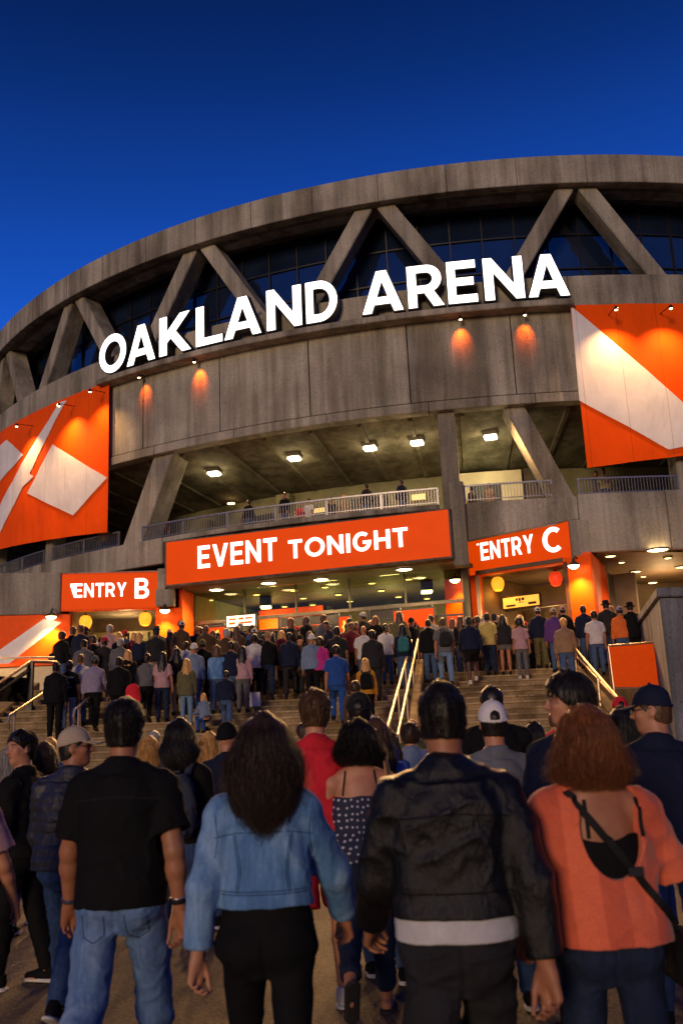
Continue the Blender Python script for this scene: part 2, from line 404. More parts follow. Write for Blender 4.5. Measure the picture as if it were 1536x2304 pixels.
# V columns
for a in [1.5 - 13.95 * i for i in range(-4, 8)]:
    for s_ in (-1, 1):
        p = cyl(a + s_ * 5.85, 33.75, 18.2); q = cyl(a + s_ * .62, 33.75, 23.05)
        tt = R_(a); b_ = MB().beam(p, q, .66, .92, (math.cos(tt), math.sin(tt), 0))
        b_.build('column', 'concrete', bld, bevel=.035)
MB().arc([(35.0, 17.34), (35.0, 18.55), (34.55, 18.55), (34.55, 17.34)], T0, -34.2, 40).build('parapet', 'concrete', bld, bevel=.02)
MB().arc([(35.0, 17.34), (35.0, 18.55), (34.55, 18.55), (34.55, 17.34)], -34.15, -.15, 40).build('parapet', 'concrete', bld, bevel=.02)
MB().arc([(35.0, 17.26), (35.0, 18.55), (34.55, 18.55), (34.55, 17.26)], -.1, T1, 50).build('parapet', 'concrete', bld, bevel=.02)
MB().arc([(34.53, 18.1), (34.53, 18.28), (32.3, 18.28), (32.3, 18.1)], T0, T1, 80).build('gallery_floor', 'concrete_dark', bld)
MB().arc([(35.62, 17.06), (35.62, 17.31), (34.7, 17.31), (34.7, 17.06)], -34.2, -.15, 50).build('sign_ledge', 'concrete', bld, bevel=.02)
# wall panels
t = joints[0] - pw * 11
sub = [0, .33, 1]
while t < 55:
    MB().arc([(35.0, 13.78), (35.0, 17.24), (34.6, 17.24), (34.6, 13.78)], t + .035, t + pw - .035, 10).build('wall_panel', 'concrete', bld, bevel=.012)
    MB().arc([(35.05, 13.37), (35.05, 13.74), (34.5, 13.74), (34.5, 13.37)], t + 1.1 + .02, t + pw + 1.1 - .02, 10).build('lip_beam', 'concrete', bld, bevel=.015)
    t += pw
MB().arc([(34.58, 13.45), (34.58, 17.3), (34.2, 17.3), (34.2, 13.45)], T0, T1, 90).build('wall_core', 'concrete_dark', bld)
# concourse
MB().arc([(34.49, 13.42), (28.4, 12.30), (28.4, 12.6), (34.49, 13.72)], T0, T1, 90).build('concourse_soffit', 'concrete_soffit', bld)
rb = MB(); t = -96
while t < 58:
    rb.arc([(34.3, 13.30), (29.2, 12.37), (29.2, 12.46), (34.3, 13.39)], t, t + .28, 1); t += 3.4
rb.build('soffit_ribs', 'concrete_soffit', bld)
MB().arc([(34.68, 9.3), (34.68, 9.56), (28.2, 9.56), (28.2, 9.3)], T0, T1, 80).build('concourse_floor', 'concrete_dark', bld)
MB().arc([(29.0, 9.56), (29.0, 12.4), (28.7, 12.5), (28.7, 9.56)], T0, T1, 80).build('concourse_wall', 'wall_olive', bld)
def back_panel(x0, x1, z0, z1, R, mat, name, dp=.08):
    a = oncyl(x0, 1100, R)[0]; b_ = oncyl(x1, 1100, R)[0]
    MB().arc([(R, z0), (R, z1), (R - dp, z1), (R - dp, z0)], a, b_, 4).build(name, mat, bld)
back_panel(1018, 1175, 9.57, 12.2, 29.9, 'wall_cream', 'kiosk_wall', .8)
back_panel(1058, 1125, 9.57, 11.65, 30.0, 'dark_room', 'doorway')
back_panel(540, 618, 9.57, 11.6, 29.12, 'dark_room', 'doorway')  # near-black sheets stand for the unlit openings
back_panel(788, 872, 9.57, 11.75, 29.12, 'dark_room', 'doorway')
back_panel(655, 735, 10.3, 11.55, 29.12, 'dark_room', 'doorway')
back_panel(662, 728, 11.3, 11.5, 29.2, 'lit_doorway', 'lit_window')
back_panel(924, 956, 11.35, 11.6, 29.3, 'lit_doorway', 'lit_window')
back_panel(915, 968, 10.0, 11.0, 29.12, 'lit_doorway', 'lit_window')
back_panel(430, 470, 9.57, 11.7, 29.6, 'wall_olive', 'pier', .6)
back_panel(620, 650, 9.57, 12.3, 29.6, 'wall_olive', 'pier', .6)
back_panel(1180, 1230, 9.57, 12.3, 29.7, 'wall_brown', 'pier', .7)
# slab edge
MB().arc([(35.0, 8.62), (35.0, 9.70), (34.7, 9.70), (34.7, 8.62)], T0, -28.6, 60).build('slab_edge', 'concrete', bld, bevel=.02)
MB().arc([(35.0, 9.5), (35.0, 9.70), (34.7, 9.70), (34.7, 9.5)], -28.57, -9.3, 30).build('slab_edge', 'concrete', bld, bevel=.02)
MB().arc2([(35.0, 8.22), (35.0, 9.66), (34.7, 9.66), (34.7, 8.22)], [(35.0, 8.80), (35.0, 9.66), (34.7, 9.66), (34.7, 8.80)], -7.72, -1.0, 12).build('slab_edge', 'concrete', bld, bevel=.02)
MB().arc([(35.0, 7.55), (35.0, 9.74), (34.7, 9.74), (34.7, 7.55)], -.95, 4.4, 10).build('slab_edge', 'concrete', bld, bevel=.02)
MB().arc([(35.0, 7.55), (35.0, 9.78), (34.7, 9.78), (34.7, 7.55)], 4.45, 9.4, 10).build('slab_edge', 'concrete', bld, bevel=.02)
MB().arc([(35.0, 7.55), (35.0, 9.78), (34.7, 9.78), (34.7, 7.55)], 9.45, T1, 40).build('slab_edge', 'concrete', bld, bevel=.02)
MB().arc([(35.25, 7.28), (35.25, 10.45), (34.6, 10.45), (34.6, 7.28)], -8.62, -7.72, 4).build('pillar_base', 'concrete', bld, bevel=.03)
MB().arc([(35.12, 7.3), (35.12, 8.75), (34.6, 8.75), (34.6, 7.3)], -1.65, -.55, 3).build('corbel', 'concrete', bld, bevel=.02)
MB().arc([(30.4, 7.6), (30.4, 9.4), (30.1, 9.4), (30.1, 7.6)], T0, T1, 80).build('core_wall', 'concrete_dark', bld)
def tang(a): return (math.cos(R_(a)), math.sin(R_(a)), 0)
MB().beam(cyl(-31.7, 34.35, 9.5), cyl(-28.7, 34.2, 13.6), 1.02, 1.05, tang(-30)).build('leg', 'concrete', bld, bevel=.03)
MB().beam(cyl(-8.48, 34.5, 9.4), cyl(-8.48, 34.4, 13.5), .66, .7, tang(-8.5)).build('leg', 'concrete', bld, bevel=.03)
MB().beam(cyl(-1.55, 34.45, 9.4), cyl(-4.35, 34.2, 13.6), .72, .95, tang(-3)).build('leg', 'concrete', bld, bevel=.03)
for a in (-41.2, 6.0, 12.5, -52):
    MB().beam(cyl(a, 34.5, 9.4), cyl(a, 34.4, 13.5), .6, .7, tang(a)).build('leg', 'concrete', bld, bevel=.03)
# balustrade
for a, b_ in ((-70, -41.8), (-40.5, -32.9), (-30.6, -9.35), (-7.7, -2.4), (-.75, 5.4), (6.7, 30)):
    ra = MB(); L = (b_ - a); nb = int(L * R_(1) * 34.9 / .115)
    for i in range(nb + 1):
        p = cyl(a + L * i / nb, 34.86, 0); ra.box((p[0], p[1], 10.02), (.02, .02, .58), R_(a + L * i / nb))
    nn = max(4, int(L))
    ra.arc([(34.90, 10.31), (34.90, 10.37), (34.82, 10.37), (34.82, 10.31)], a, b_, nn)
    ra.arc([(34.88, 9.78), (34.88, 9.81), (34.84, 9.81), (34.84, 9.78)], a, b_, nn)
    npost = max(1, int(L / 3.2))
    for i in range(npost + 1):
        p = cyl(a + L * i / npost, 34.83, 0); ra.box((p[0], p[1], 10.04), (.075, .075, .68), R_(a + L * i / npost))
    ra.build('balustrade', 'rail_grey', bld)

# ------------------------------------------------------------------ street-level frontage (parts of the building)
EA, EB = np.array([-7.3, 37.2]), np.array([3.95, 33.4])
eu = (EB - EA) / np.hypot(*(EB - EA)); ev = np.array([-eu[1], eu[0]])
GA, GB = EA + ev * 2.0, EB + ev * 2.0
CA, CB = np.array([4.78, 35.6]), np.array([8.25, 33.02]); cu_ = (CB - CA) / np.hypot(*(CB - CA)); cv = np.array([-cu_[1], cu_[0]])
def PP(*a): return [tuple(map(float, p)) for p in a]
MB().slab(PP(EA + ev * .36 - eu * .1, EB + ev * .36, GB + ev * 9 + eu * 2, GA + ev * 9 - eu * 1.5), 7.56, 7.72).build('canopy', 'wall_brown', bld)
MB().slab(PP(EA + ev * .45, EB + ev * .45, EB + ev * .8, EA + ev * .8), 7.73, 9.47).build('canopy_beam', 'concrete', bld)
# transom
MB().prism(GA + eu * .25, GB, 6.36, 7.55, .03).build('transom_glass', 'clear_glass', bld)
tr = MB()
tr.prism(GA + eu * .2 - ev * .04, GB - ev * .04, 6.22, 6.35, .14)
LG = np.hypot(*(GB - GA))
for i in range(6):
    p = GA + eu * (.25 + (LG - .3) * i / 5); tr.prism(p - ev * .045, p + eu * .05 - ev * .045, 6.35, 7.56, .1)
tr.build('transom_frame', 'frame_bronze', bld)
dr = MB(); nd = 9
for i in range(nd + 1):
    p = GA + eu * (.25 + (LG - .35) * i / nd); dr.prism(p - ev * .05, p + eu * .09 - ev * .05, PZ, 6.22, .12)
dr.prism(GA + eu * .2, GB, 5.72, 5.80, .06)
dr.build('door_frames', 'dark_metal', bld)
for i in range(nd):
    p = GA + eu * (.36 + (LG - .35) * i / nd); q = GA + eu * (.24 + (LG - .35) * (i + 1) / nd)
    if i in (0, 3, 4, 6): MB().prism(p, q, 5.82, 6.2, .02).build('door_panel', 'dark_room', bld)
    MB().prism(p + ev * .02, q + ev * .02, PZ + .02, 5.7, .02).build('door', 'clear_glass' if i not in (4,) else 'tinted_dusk_glass', bld)
# lobby
MB().prism(GA + ev * 8.5 - eu * 1.4, GB + ev * 8.5 + eu * 2, PZ, 7.55, .2).build('lobby_wall', 'wall_olive', bld)
MB().prism(GA + eu * .1, GA + ev * 8.5 + eu * .1, PZ, 7.55, .2).build('lobby_wall', 'wall_olive', bld)
MB().prism(GB + ev * 8.5 , GB , PZ, 7.55, .2).build('lobby_wall', 'wall_olive', bld)
MB().prism(GA + ev * 5 + eu * 1.0, GA + ev * 5 + eu * 4.2, 6.3, 7.3, .1).build('lobby_fascia', 'paint_orange', bld)
MB().prism(GA + ev * 6 + eu * 6.2, GA + ev * 6 + eu * 8.0, PZ, 6.0, .1).build('lobby_fascia', 'wall_cream', bld)
# orange piers either side
P0 = (-7.76, 37.39); P1 = (-6.72, 37.55)
MB().prism(P0, P1, PZ, 6.80, .5).build('orange_pier', 'paint_orange', bld, bevel=.01)
MB().slab(PP((-7.68, 37.0), (-6.95, 37.1), (-6.95, 37.5), (-7.68, 37.4)), 6.82, 7.5).build('pier_head', 'concrete', bld, bevel=.02)
a_ = np.array([-6.70, 37.62]); c_ = GA + eu * .22
MB().prism(a_, c_, 5.55, 7.55, .15).build('orange_pier', 'paint_orange', bld)
MB().prism(a_, c_, PZ, 5.53, .15).build('blue_panel', 'paint_blue', bld)
q0 = np.array(onpl(1012, 1330, CA, CB)[:2]); q1 = np.array(onpl(1072, 1330, CA, CB)[:2])
MB().prism(q0 - cu_ * .25, q1, PZ, 7.26, .5).build('orange_pier', 'paint_orange', bld, bevel=.01)
MB().slab(PP(q0 - cu_ * .25, q0 + cu_ * .38, q0 + cu_ * .38 + cv * .5, q0 - cu_ * .25 + cv * .5), 7.27, 8.3).build('pier_head', 'concrete', bld, bevel=.02)
MB().prism(q1 + cu_ * .03 - cv * .1, q1 + cu_ * .16 - cv * .1, PZ, 7.2, .12).build('steel_post', 'steel', bld)
# entry C
q2 = np.array(onpl(1272, 1330, CA, CB)[:2]); q3 = np.array(onpl(1335, 1330, CA, CB)[:2])
MB().prism(q2, q3, PZ, 7.4, .3).build('orange_pier', 'paint_orange', bld, bevel=.01)
MB().prism(q3 + np.array([.05, .1]), (q3[0] + 1.55, q3[1] + 3.6), PZ, 7.5, .3).build('orange_wall', 'paint_orange', bld)
MB().prism((q3[0] + 1.58, q3[1] + 3.6), (q3[0] + 2.3, q3[1] + 6.2), PZ, 7.5, .3).build('porch_wall', 'wall_olive', bld)
MB().prism(q1 + cv * 4.5 - cu_ * .5, q2 + cv * 4.5 + cu_ * 1.0, PZ, 7.25, .2).build('entry_back_wall', 'wall_brown', bld)
MB().prism(q2 + cu_ * .0, q2 + cv * 4.6, PZ, 7.25, -.15).build('entry_side_wall', 'wall_brown', bld)
MB().prism(q1 + cv * 4.5, q1 + cv * .5, PZ, 7.25, -.15).build('entry_side_wall', 'wall_brown', bld)
MB().slab(PP(q1 - cv * .0, q2 - cv * .0, q2 + cv * 4.6, q1 + cv * 4.6), 7.27, 7.42).build('entry_ceiling', 'wall_brown', bld)
MB().prism(q1 + cv * 2.2, q2 + cv * 2.2, 6.0, 6.18, .15).build('entry_beam', 'wall_brown', bld)
for f_ in (.12, .3, .72, .9):
    p = q1 + (q2 - q1) * f_ + cv * 3.6; MB().prism(p, p + cu_ * .1, PZ, 6.0, .1).build('door_frames', 'frame_bronze', bld)
# porch on the right
MB().slab([(9.3, 33.3), (24, 36.5), (24, 45), (11.2, 43)], 7.58, 7.9).build('porch_ceiling', 'wall_brown', bld)
MB().slab([(11.0, 42.0), (24, 42.0), (24, 42.3), (11.0, 42.3)], PZ, 7.57).build('porch_wall', 'wall_brown', bld)
MB().slab([(11.3, 41.6), (20, 41.6), (20, 41.9), (11.3, 41.9)], 5.75, 6.15).build('shop_fascia', 'screen_yellow', bld)
MB().slab([(11.3, 41.8), (20, 41.8), (20, 41.9), (11.3, 41.9)], PZ, 5.7).build('shop_front', 'paint_orange', bld)
# entry B block
BA, BB = np.array([-11.48, 36.97]), np.array([-7.69, 37.4])
MB().slab(PP((-26, 34.6), (-11.52, 36.92), (-11.52, 41.5), (-26, 41.5)), 6.66, 8.36).build('porch_block', 'concrete', bld, bevel=.02)
MB().slab(PP((-11.5, 37.3), (-7.32, 37.72), (-7.0, 41.5), (-11.5, 41.5)), 6.84, 8.40).build('porch_block', 'concrete', bld, bevel=.02)
MB().slab(PP((-7.67, 37.36), (-7.36, 37.40), (-7.36, 37.66), (-7.67, 37.62)), 6.84, 8.42).build('porch_block', 'concrete', bld, bevel=.01)
MB().prism((-26, 34.9), (-11.15, 37.02), PZ, 6.64, .3).build('mural_wall', 'paint_orange', bld)
sv = [onpl(x, y, (-26, 34.9), (-11.15, 37.02)) for x, y in ((100, 1392), (140, 1400), (0, 1510), (-55, 1545), (-60, 1505))]
sb = MB(); k = len(sv); off = np.array([.0, -.012, 0])
sb.add([p + off for p in sv] + [p + off * .4 for p in sv], [tuple(range(k)), tuple(range(2 * k - 1, k - 1, -1))] + [(i, k + i, k + (i + 1) % k, (i + 1) % k) for i in range(k)])
sb.build('mural_stripe', 'paint_white', bld)
MB().slab(PP((-11.15, 41.3), (-7.0, 41.3), (-7.0, 41.45), (-11.15, 41.45)), PZ, 6.84).build('entry_back_wall', 'wall_brown', bld)
MB().prism((-11.15, 37.35), (-11.15, 41.3), PZ, 6.84, .12).build('entry_side_wall', 'wall_brown', bld)
MB().prism((-7.72, 41.3), (-7.72, 37.9), PZ, 6.84, .12).build('entry_side_wall', 'wall_brown', bld)
for x in (-10.4, -9.5, -8.6):
    MB().box((x, 40.2, 4.6), (.09, .1, 3.1)).build('door_frames', 'frame_bronze', bld)
MB().slab(PP((-11.0, 40.15), (-7.9, 40.15), (-7.9, 40.3), (-11.0, 40.3)), 5.75, 6.2).build('entry_beam', 'wall_olive', bld)

# ------------------------------------------------------------------ retaining pier right of the stairs
w0, w1 = np.array([6.83, 20.0]), np.array([8.33, 26.5])
pier = thing('retaining_wall', 'tall blue-grey concrete retaining wall with a capped top right of the stairs', 'wall', (8.5, 20, 0))
MB().slab(PP(w0, (14, 20.9), (14, 27.5), w1), .01, 4.12).build('wall', 'concrete_pier', pier, bevel=.03)
MB().slab(PP(w0 + (-.07, -.08), (14.1, 20.8), (14.1, 27.6), w1 + (-.08, .0)), 4.14, 4.34).build('coping', 'concrete_pier', pier, bevel=.02)
# left terrace wall
tw = thing('terrace_wall', 'low grey terrace wall below the glass balustrade beside the left stairs', 'wall', (-14, 22.8, 0))
MB().slab(PP((-26, 22.75), (SXL - .34, 22.75), (SXL - .34, 23.15), (-26, 23.15)), .01, 2.5).build('wall', 'concrete_pier', tw, bevel=.02)
MB().slab(PP((-26, 22.70), (SXL - .34, 22.70), (SXL - .34, 23.19), (-26, 23.19)), 2.51, 2.66).build('coping', 'concrete_step', tw, bevel=.02)
MB().slab(PP((-26, 19.4), (-9.6, 19.4), (-9.6, 22.7), (-26, 22.7)), .01, 1.3).build('lower_ledge', 'concrete_pier', tw, bevel=.02)

# ------------------------------------------------------------------ hand rails
def rail(name, label, pts, posts, r=.032, group=None, extra=None):
    t_ = thing(name, label, 'handrail', (pts[0][0], pts[0][1], stair_z(pts[0][1])), group)
    MB().tube(pts, r, 10).build('top_rail', 'steel', t_, smooth=True)
    for (x, y, zt) in posts:
        MB().tube([(x, y, stair_z(y) - .02), (x, y, zt)], r * .78, 8).build('post', 'steel', t_, smooth=True)
    if extra: extra(t_)
    return t_
def lerp(a, b, t): return tuple(a[i] + (b[i] - a[i]) * t for i in range(3))
def stair_rail(label, top, bot, tail, n=3):
    pts = [(bot[0], bot[1] + .02, bot[2] - .30), (bot[0], bot[1] - .07, bot[2] - .16), (bot[0], bot[1], bot[2]), top, (top[0] + .25 * tail, top[1] + .9, top[2] - .02)]
    posts = [lerp(bot, top, f_)[:2] + (lerp(bot, top, f_)[2] - .01,) for f_ in [.06 + .92 * i / (n - 1) for i in range(n)]]
    posts.append((top[0] + .25 * tail, top[1] + .86, top[2] - .03))
    return rail('handrail', label, pts, posts, group='steel handrails on the stairs')
stair_rail('steel handrail nearest the ENTRY B side, outermost on the left stairs', (-7.24, 25.4, 3.62), (-7.72, 21.3, 2.25), 1)
stair_rail('steel handrail on the left stairs just right of the outermost one', (-5.88, 25.5, 3.67), (-6.3, 21.5, 2.33), 1)
stair_rail('left rail of the close pair of steel handrails up the middle of the stairs', (1.83, 26.35, 4.02), (.74, 19.2, 1.62), .2, 4)
stair_rail('right rail of the close pair of steel handrails up the middle of the stairs', (2.02, 26.4, 4.03), (.93, 19.0, 1.46), .2, 4)
def mesh_infill(a, b, zlo, zhi, step=.07, r=.007):
    m_ = MB(); a = np.array(a); b = np.array(b); L = np.hypot(*(b - a)[:2]); n_ = int(L / step)
    for i in range(n_ + 1):
        p = a + (b - a) * i / n_; m_.tube([(p[0], p[1], zlo(i / n_)), (p[0], p[1], zhi(i / n_))], r, 4)
    return m_
def rr_extra(t_):
    MB().tube([(5.98, 26.45, 3.98), (5.98, 20.2, 1.72 - .0)], .022, 8).build('lower_rail', 'steel', t_, smooth=True)
    MB().beam((6.06, 26.3, PZ + .42), (6.06, 20.0, .98 + .16), .26, .06).build('timber_ledge', 'concrete_step', t_, bevel=.01)
rail('handrail', 'long bright steel handrail down the right edge of the stairs', [(5.93, 19.9, 1.45), (5.92, 20.0, 1.72), (5.92, 26.4, 4.31)],
     [(5.95, y, 1.72 + (y - 20) * .4047 - .02) for y in (20.4, 22.4, 24.4, 26.3)], .036, 'steel handrails on the stairs', rr_extra)
tr_ = thing('mesh_railing', 'steel railing with fine vertical wires at the head of the right stairs', 'railing', (6.7, 26.75, PZ))
MB().tube([(5.95, 26.62, PZ + .25), (5.9, 26.62, 4.28), (5.98, 26.63, 4.33), (7.42, 26.7, 4.36), (7.55, 26.5, 4.25), (7.72, 25.9, 3.45)], .034, 10).build('top_rail', 'steel', tr_, smooth=True)
MB().tube([(6.0, 26.64, 4.12), (7.3, 26.72, 4.12), (7.36, 26.7, 3.35)], .018, 8).build('inner_rail', 'steel', tr_, smooth=True)
mesh_infill((6.0, 26.66), (7.3, 26.72), lambda f: 3.1, lambda f: 4.12).build('wire_infill', 'steel', tr_)
for x in (5.96, 7.34): MB().tube([(x, 26.66, PZ), (x, 26.66, 4.3)], .03, 8).build('post', 'steel', tr_, smooth=True)
pf = thing('panel_fence', 'orange sheet panel on a steel frame between the right stairs and the retaining wall', 'fence', (6.8, 22.5, 1.25))
a_, b_ = ony(1368, 1456, 22.5), ony(1486, 1447, 22.5); c_, d_ = ony(1492, 1545, 22.5), ony(1380, 1546, 22.5)
pm = MB(); fr = [p + np.array([0, -.02, 0]) for p in (d_, c_, b_, a_)]; bk = [p + np.array([0, .02, 0]) for p in (d_, c_, b_, a_)]
pm.add(fr + bk, [(0, 1, 2, 3), (7, 6, 5, 4)] + [(i, 4 + i, 4 + (i + 1) % 4, (i + 1) % 4) for i in range(4)])
pm.build('panel', 'paint_orange', pf)
e_ = ony(1412, 1443, 22.5)
MB().tube([a_ + (0, 0, .03), b_ + (0, 0, .03), ony(1520, 1442, 22.5), ony(1545, 1640, 22.5)], .028, 8).build('frame', 'steel', pf, smooth=True)
MB().tube([d_ + (0, 0, -.03), c_ + (0, 0, -.03)], .02, 8).build('frame', 'steel', pf, smooth=True)
for p, q in ((a_, d_), (b_, c_)): MB().tube([p + (0, 0, .03), q + (q - p) * .9 - (0, 0, 0.2)], .024, 8).build('post', 'steel', pf, smooth=True)
mesh_infill((6.3, 22.6), (6.42 + .0, 22.6), lambda f: 1.3, lambda f: 3.2).build('wire_infill', 'steel', pf)
lf = thing('glass_balustrade', 'glass balustrade with dark posts and a sloping steel rail at the far left stairs', 'balustrade', (-9.05, 24.5, 2.6))
h0, h1 = ony(70, 1488, 24.6), ony(-30, 1556, 23.0)
MB().tube([h1, h0, h0 + (.5, .6, 0)], .045, 10).build('top_rail', 'steel', lf, smooth=True)
MB().tube([h1 - (0, 0, .2), h0 - (0, 0, .2)], .06, 10).build('lower_rail', 'dark_metal', lf, smooth=True)
MB().box((h0[0], h0[1], 3.05), (.16, .14, 1.3)).build('post', 'dark_metal', lf)
MB().box((h0[0] - .75, h0[1] - .5, 2.95), (.07, .07, .95)).build('post', 'steel', lf)
MB().prism((h1[0], h1[1]), (h0[0], h0[1]), 2.67, 3.3, .02).build('pane', 'rail_glass', lf)
lc = thing('lit_counter', 'low lit cream and orange counter behind the far left balustrade', 'counter', (-11.0, 27.6, PZ))
MB().box((-10.6, 28.0, 3.45), (3.6, .5, .8)).build('counter', 'wall_cream', lc, bevel=.02)
MB().box((-10.6, 27.98, 3.92), (3.7, .6, .1)).build('counter_top', 'paint_orange', lc, bevel=.01)
MB().tube([(-16, 27.2, 4.25), (-8.6, 27.2, 4.05), (-8.5, 27.2, 3.06)], .03, 8).build('guard_rail', 'steel', lc, smooth=True)
# ------------------------------------------------------------------ the big name sign
sg = thing('name_sign', 'huge glowing white letters OAKLAND ARENA on the ledge above the concrete wall', 'sign', cyl(-17, 35.3, 17.32))
LET = [('O', -33.95, -31.1), ('A', -31.15, -28.4), ('K', -28.2, -25.35), ('L', -25.1, -22.9), ('A', -22.9, -20.0), ('N', -19.75, -17.15), ('D', -17.0, -14.75),
       ('A', -13.3, -10.5), ('R', -10.35, -7.95), ('E', -7.85, -5.9), ('N', -5.6, -3.0), ('A', -2.95, -.25)]
for ch, t0, t1 in LET:
    p0, p1 = np.array(cyl(t0, 35.42, 17.40)), np.array(cyl(t1, 35.42, 17.40))
    w = np.linalg.norm(p1 - p0) * .95; u = (p1 - p0) / np.linalg.norm(p1 - p0); p0 = p0 + u * w * .025; nrm = np.array([u[1], -u[0], 0])
    loops = [[(x / GW[ch] * w, y * 1.78) for x, y in lp] for lp in GL[ch]]
    case = mesh_obj('letter', glyph_mesh('letter', loops, .34, 0, .030), 'black_case', sg)
    case.matrix_local = Matrix.Translation(-Vector(sg.location)) @ frame_matrix(p0 + (0, 0, .03), u, nrm)
    face = mesh_obj('letter_face', glyph_mesh('letter_face', loops, .02, 0, -.012), 'letter_face', case)
    face.location = (0, 0, .185)
def sign_box(name, label, A, B, z0, z1, depth, words, back):
    """words: (text, x0, x1, z0, z1) in metres along / above the panel's lower left corner"""
    A = np.array(A); B = np.array(B); L = np.hypot(*(B - A)); u = np.array([*(B - A) / L, 0]); nrm = np.array([u[1], -u[0], 0])
    t_ = thing(name, label, 'sign', (A[0] + u[0] * L / 2, A[1] + u[1] * L / 2, z0))
    v2 = -nrm[:2]
    MB().prism(A + v2 * .03, B + v2 * .03, z0, z1, depth).build('panel', 'sign_orange', t_, bevel=.012)
    m_ = MB(); m_.prism(A + v2 * .045 - u[:2] * .07, B + v2 * .045 + u[:2] * .07, z0 - .07, z0 - .004, depth)
    m_.prism(A + v2 * .045 - u[:2] * .07, B + v2 * .045 + u[:2] * .07, z1 + .004, z1 + .05, depth)
    m_.prism(A + v2 * .045 - u[:2] * .07, A + v2 * .045 - u[:2] * .005, z0 - .003, z1 + .003, depth)
    m_.prism(B + v2 * .045 + u[:2] * .005, B + v2 * .045 + u[:2] * .07, z0 - .003, z1 + .003, depth)
    m_.build('frame', back, t_)
    for txt, xa, xb, za, zb, extra in words:
        loops, wd = text_loops(txt, zb - za, xb - xa)
        if extra: loops += extra
        me = glyph_mesh('lettering', loops, .03, 0, -.012 * (zb - za))
        o = mesh_obj('lettering', me, 'sign_text', t_)
        o.matrix_local = Matrix.Translation(-Vector(t_.location)) @ frame_matrix(np.array([A[0], A[1], z0 + za]) + u * xa + nrm * .0, u, nrm)
    return t_
def along(px, A, B):
    P = onpl(*px, A, B); u = (np.array(B) - A) / np.hypot(*(np.array(B) - A)); return (P[:2] - np.array(A)) @ u, P[2]
z0 = 7.70
def wd(txt, pa, pb, zt, A, B, zb0, extra=None):
    xa, za = along(pa, A, B); xb, _ = along(pb, A, B); _, zz = along(zt, A, B)
    return (txt, xa, xb, za - zb0, zz - zb0, extra)
SF = .984; SA, SB = EA * SF, EB * SF; z0 = EYE + (z0 - EYE) * SF
sign_box('event_sign', 'wide orange lightbox sign reading EVENT TONIGHT over the main doors', SA, SB, z0, EYE + (9.47 - EYE) * SF, .5,
         [wd('EVENT', (445, 1280), (624, 1262), (443, 1229), SA, SB, z0), wd('TONIGHT', (649, 1258), (919, 1233), (919, 1185), SA, SB, z0)], 'concrete_dark')
eB = [[(-.16, .50), (-.16, .585), (.05, .585), (.05, .50)]]
eC = [[(-.15, .63), (-.15, .70), (-.05, .70), (-.05, .63)]]
sign_box('entry_sign', 'orange sign reading ENTRY B over the left doorway', BA, BB, 6.84, 8.26, .3,
         [wd('ENTRY', (167, 1345), (285, 1342), (167, 1313), BA, BB, 6.84, eB), wd('B', (303, 1347), (336, 1346), (336, 1300), BA, BB, 6.84)], 'paint_orange')
sign_box('entry_sign', 'tilted orange sign reading ENTRY C over the right doorway', CA, CB, 7.28, 8.73, .3,
         [wd('ENTRY', (1082, 1262), (1201, 1239), (1197, 1201), CA, CB, 7.28, eC), wd('C', (1222, 1246), (1263, 1240), (1241, 1186), CA, CB, 7.28)], 'paint_orange')

# ------------------------------------------------------------------ banners (cloth hung along the curved wall)
def clip(poly, ax, val, keep):
    out = []
    for i in range(len(poly)):
        a, b = poly[i], poly[(i + 1) % len(poly)]
        ia = (a[ax] - val) * keep >= 0; ib = (b[ax] - val) * keep >= 0
        if ia: out.append(a)
        if ia != ib:
            t = (val - a[ax]) / (b[ax] - a[ax]); out.append((a[0] + t * (b[0] - a[0]), a[1] + t * (b[1] - a[1])))
    return out
def wave(t, z): return .022 * math.sin(t * 1.9 + z * .25) * math.cos(z * .5 + t * .3) + .006 * math.sin(t * 5.1 + z * 1.3)
def cloth(m_, poly, R, thick, mi=0):
    lo = min(p[0] for p in poly); hi = max(p[0] for p in poly); t = lo
    z_lo = min(p[1] for p in poly); z_hi = max(p[1] for p in poly); dt = .55; dz = .7
    while t < hi:
        s_ = clip(clip(poly, 0, t, 1), 0, t + dt, -1)
        z = z_lo
        while z < z_hi and len(s_) > 2:
            q = clip(clip(s_, 1, z, 1), 1, z + dz, -1)
            if len(q) > 2:
                fr = [cyl(a, R + wave(a, b), b) for a, b in q]; bk = [cyl(a, R - thick + wave(a, b), b) for a, b in q]
                k = len(q); m_.add(fr + bk, [tuple(range(k)), tuple(range(2 * k - 1, k - 1, -1))] + ([(i, k + i, k + (i + 1) % k, (i + 1) % k) for i in range(k)]), mi)
            z += dz
        t += dt
def px2(pts, R): return [oncyl(x, y, R) for x, y in pts]
def banner(label, corners, whites, R=35.3):
    t_ = thing('banner', label, 'banner', cyl(corners[0][0], R, corners[0][1]), 'orange and white banners hung on the arena wall')
    m_ = MB(); cloth(m_, corners, R, .015); m_.build('cloth', 'banner_orange', t_)
    for w in whites:
        m_ = MB(); cloth(m_, w, R + .035, .01); m_.build('white_shape', 'banner_white', t_)
    return t_
Rb = 35.3
tl, bl = oncyl(246, 862, Rb), oncyl(242, 1197, Rb)
lft = [(bl[0], bl[1]), (tl[0], 17.2), (-66, 17.25), (-66, 11.5), (-49, 11.05)]
kite = px2([(63, 1110), (120, 1000), (242, 1075), (167, 1160)], Rb)
slash = px2([(138, 905), (151, 901), (68, 1066), (77, 1072), (54, 1096), (0, 1203), (-14, 1228), (-50, 1216), (0, 1141)], Rb)
dia = [(-66, oncyl(0, 1035, Rb)[1]), *px2([(18, 990), (55, 1024), (0, 1086)], Rb)]
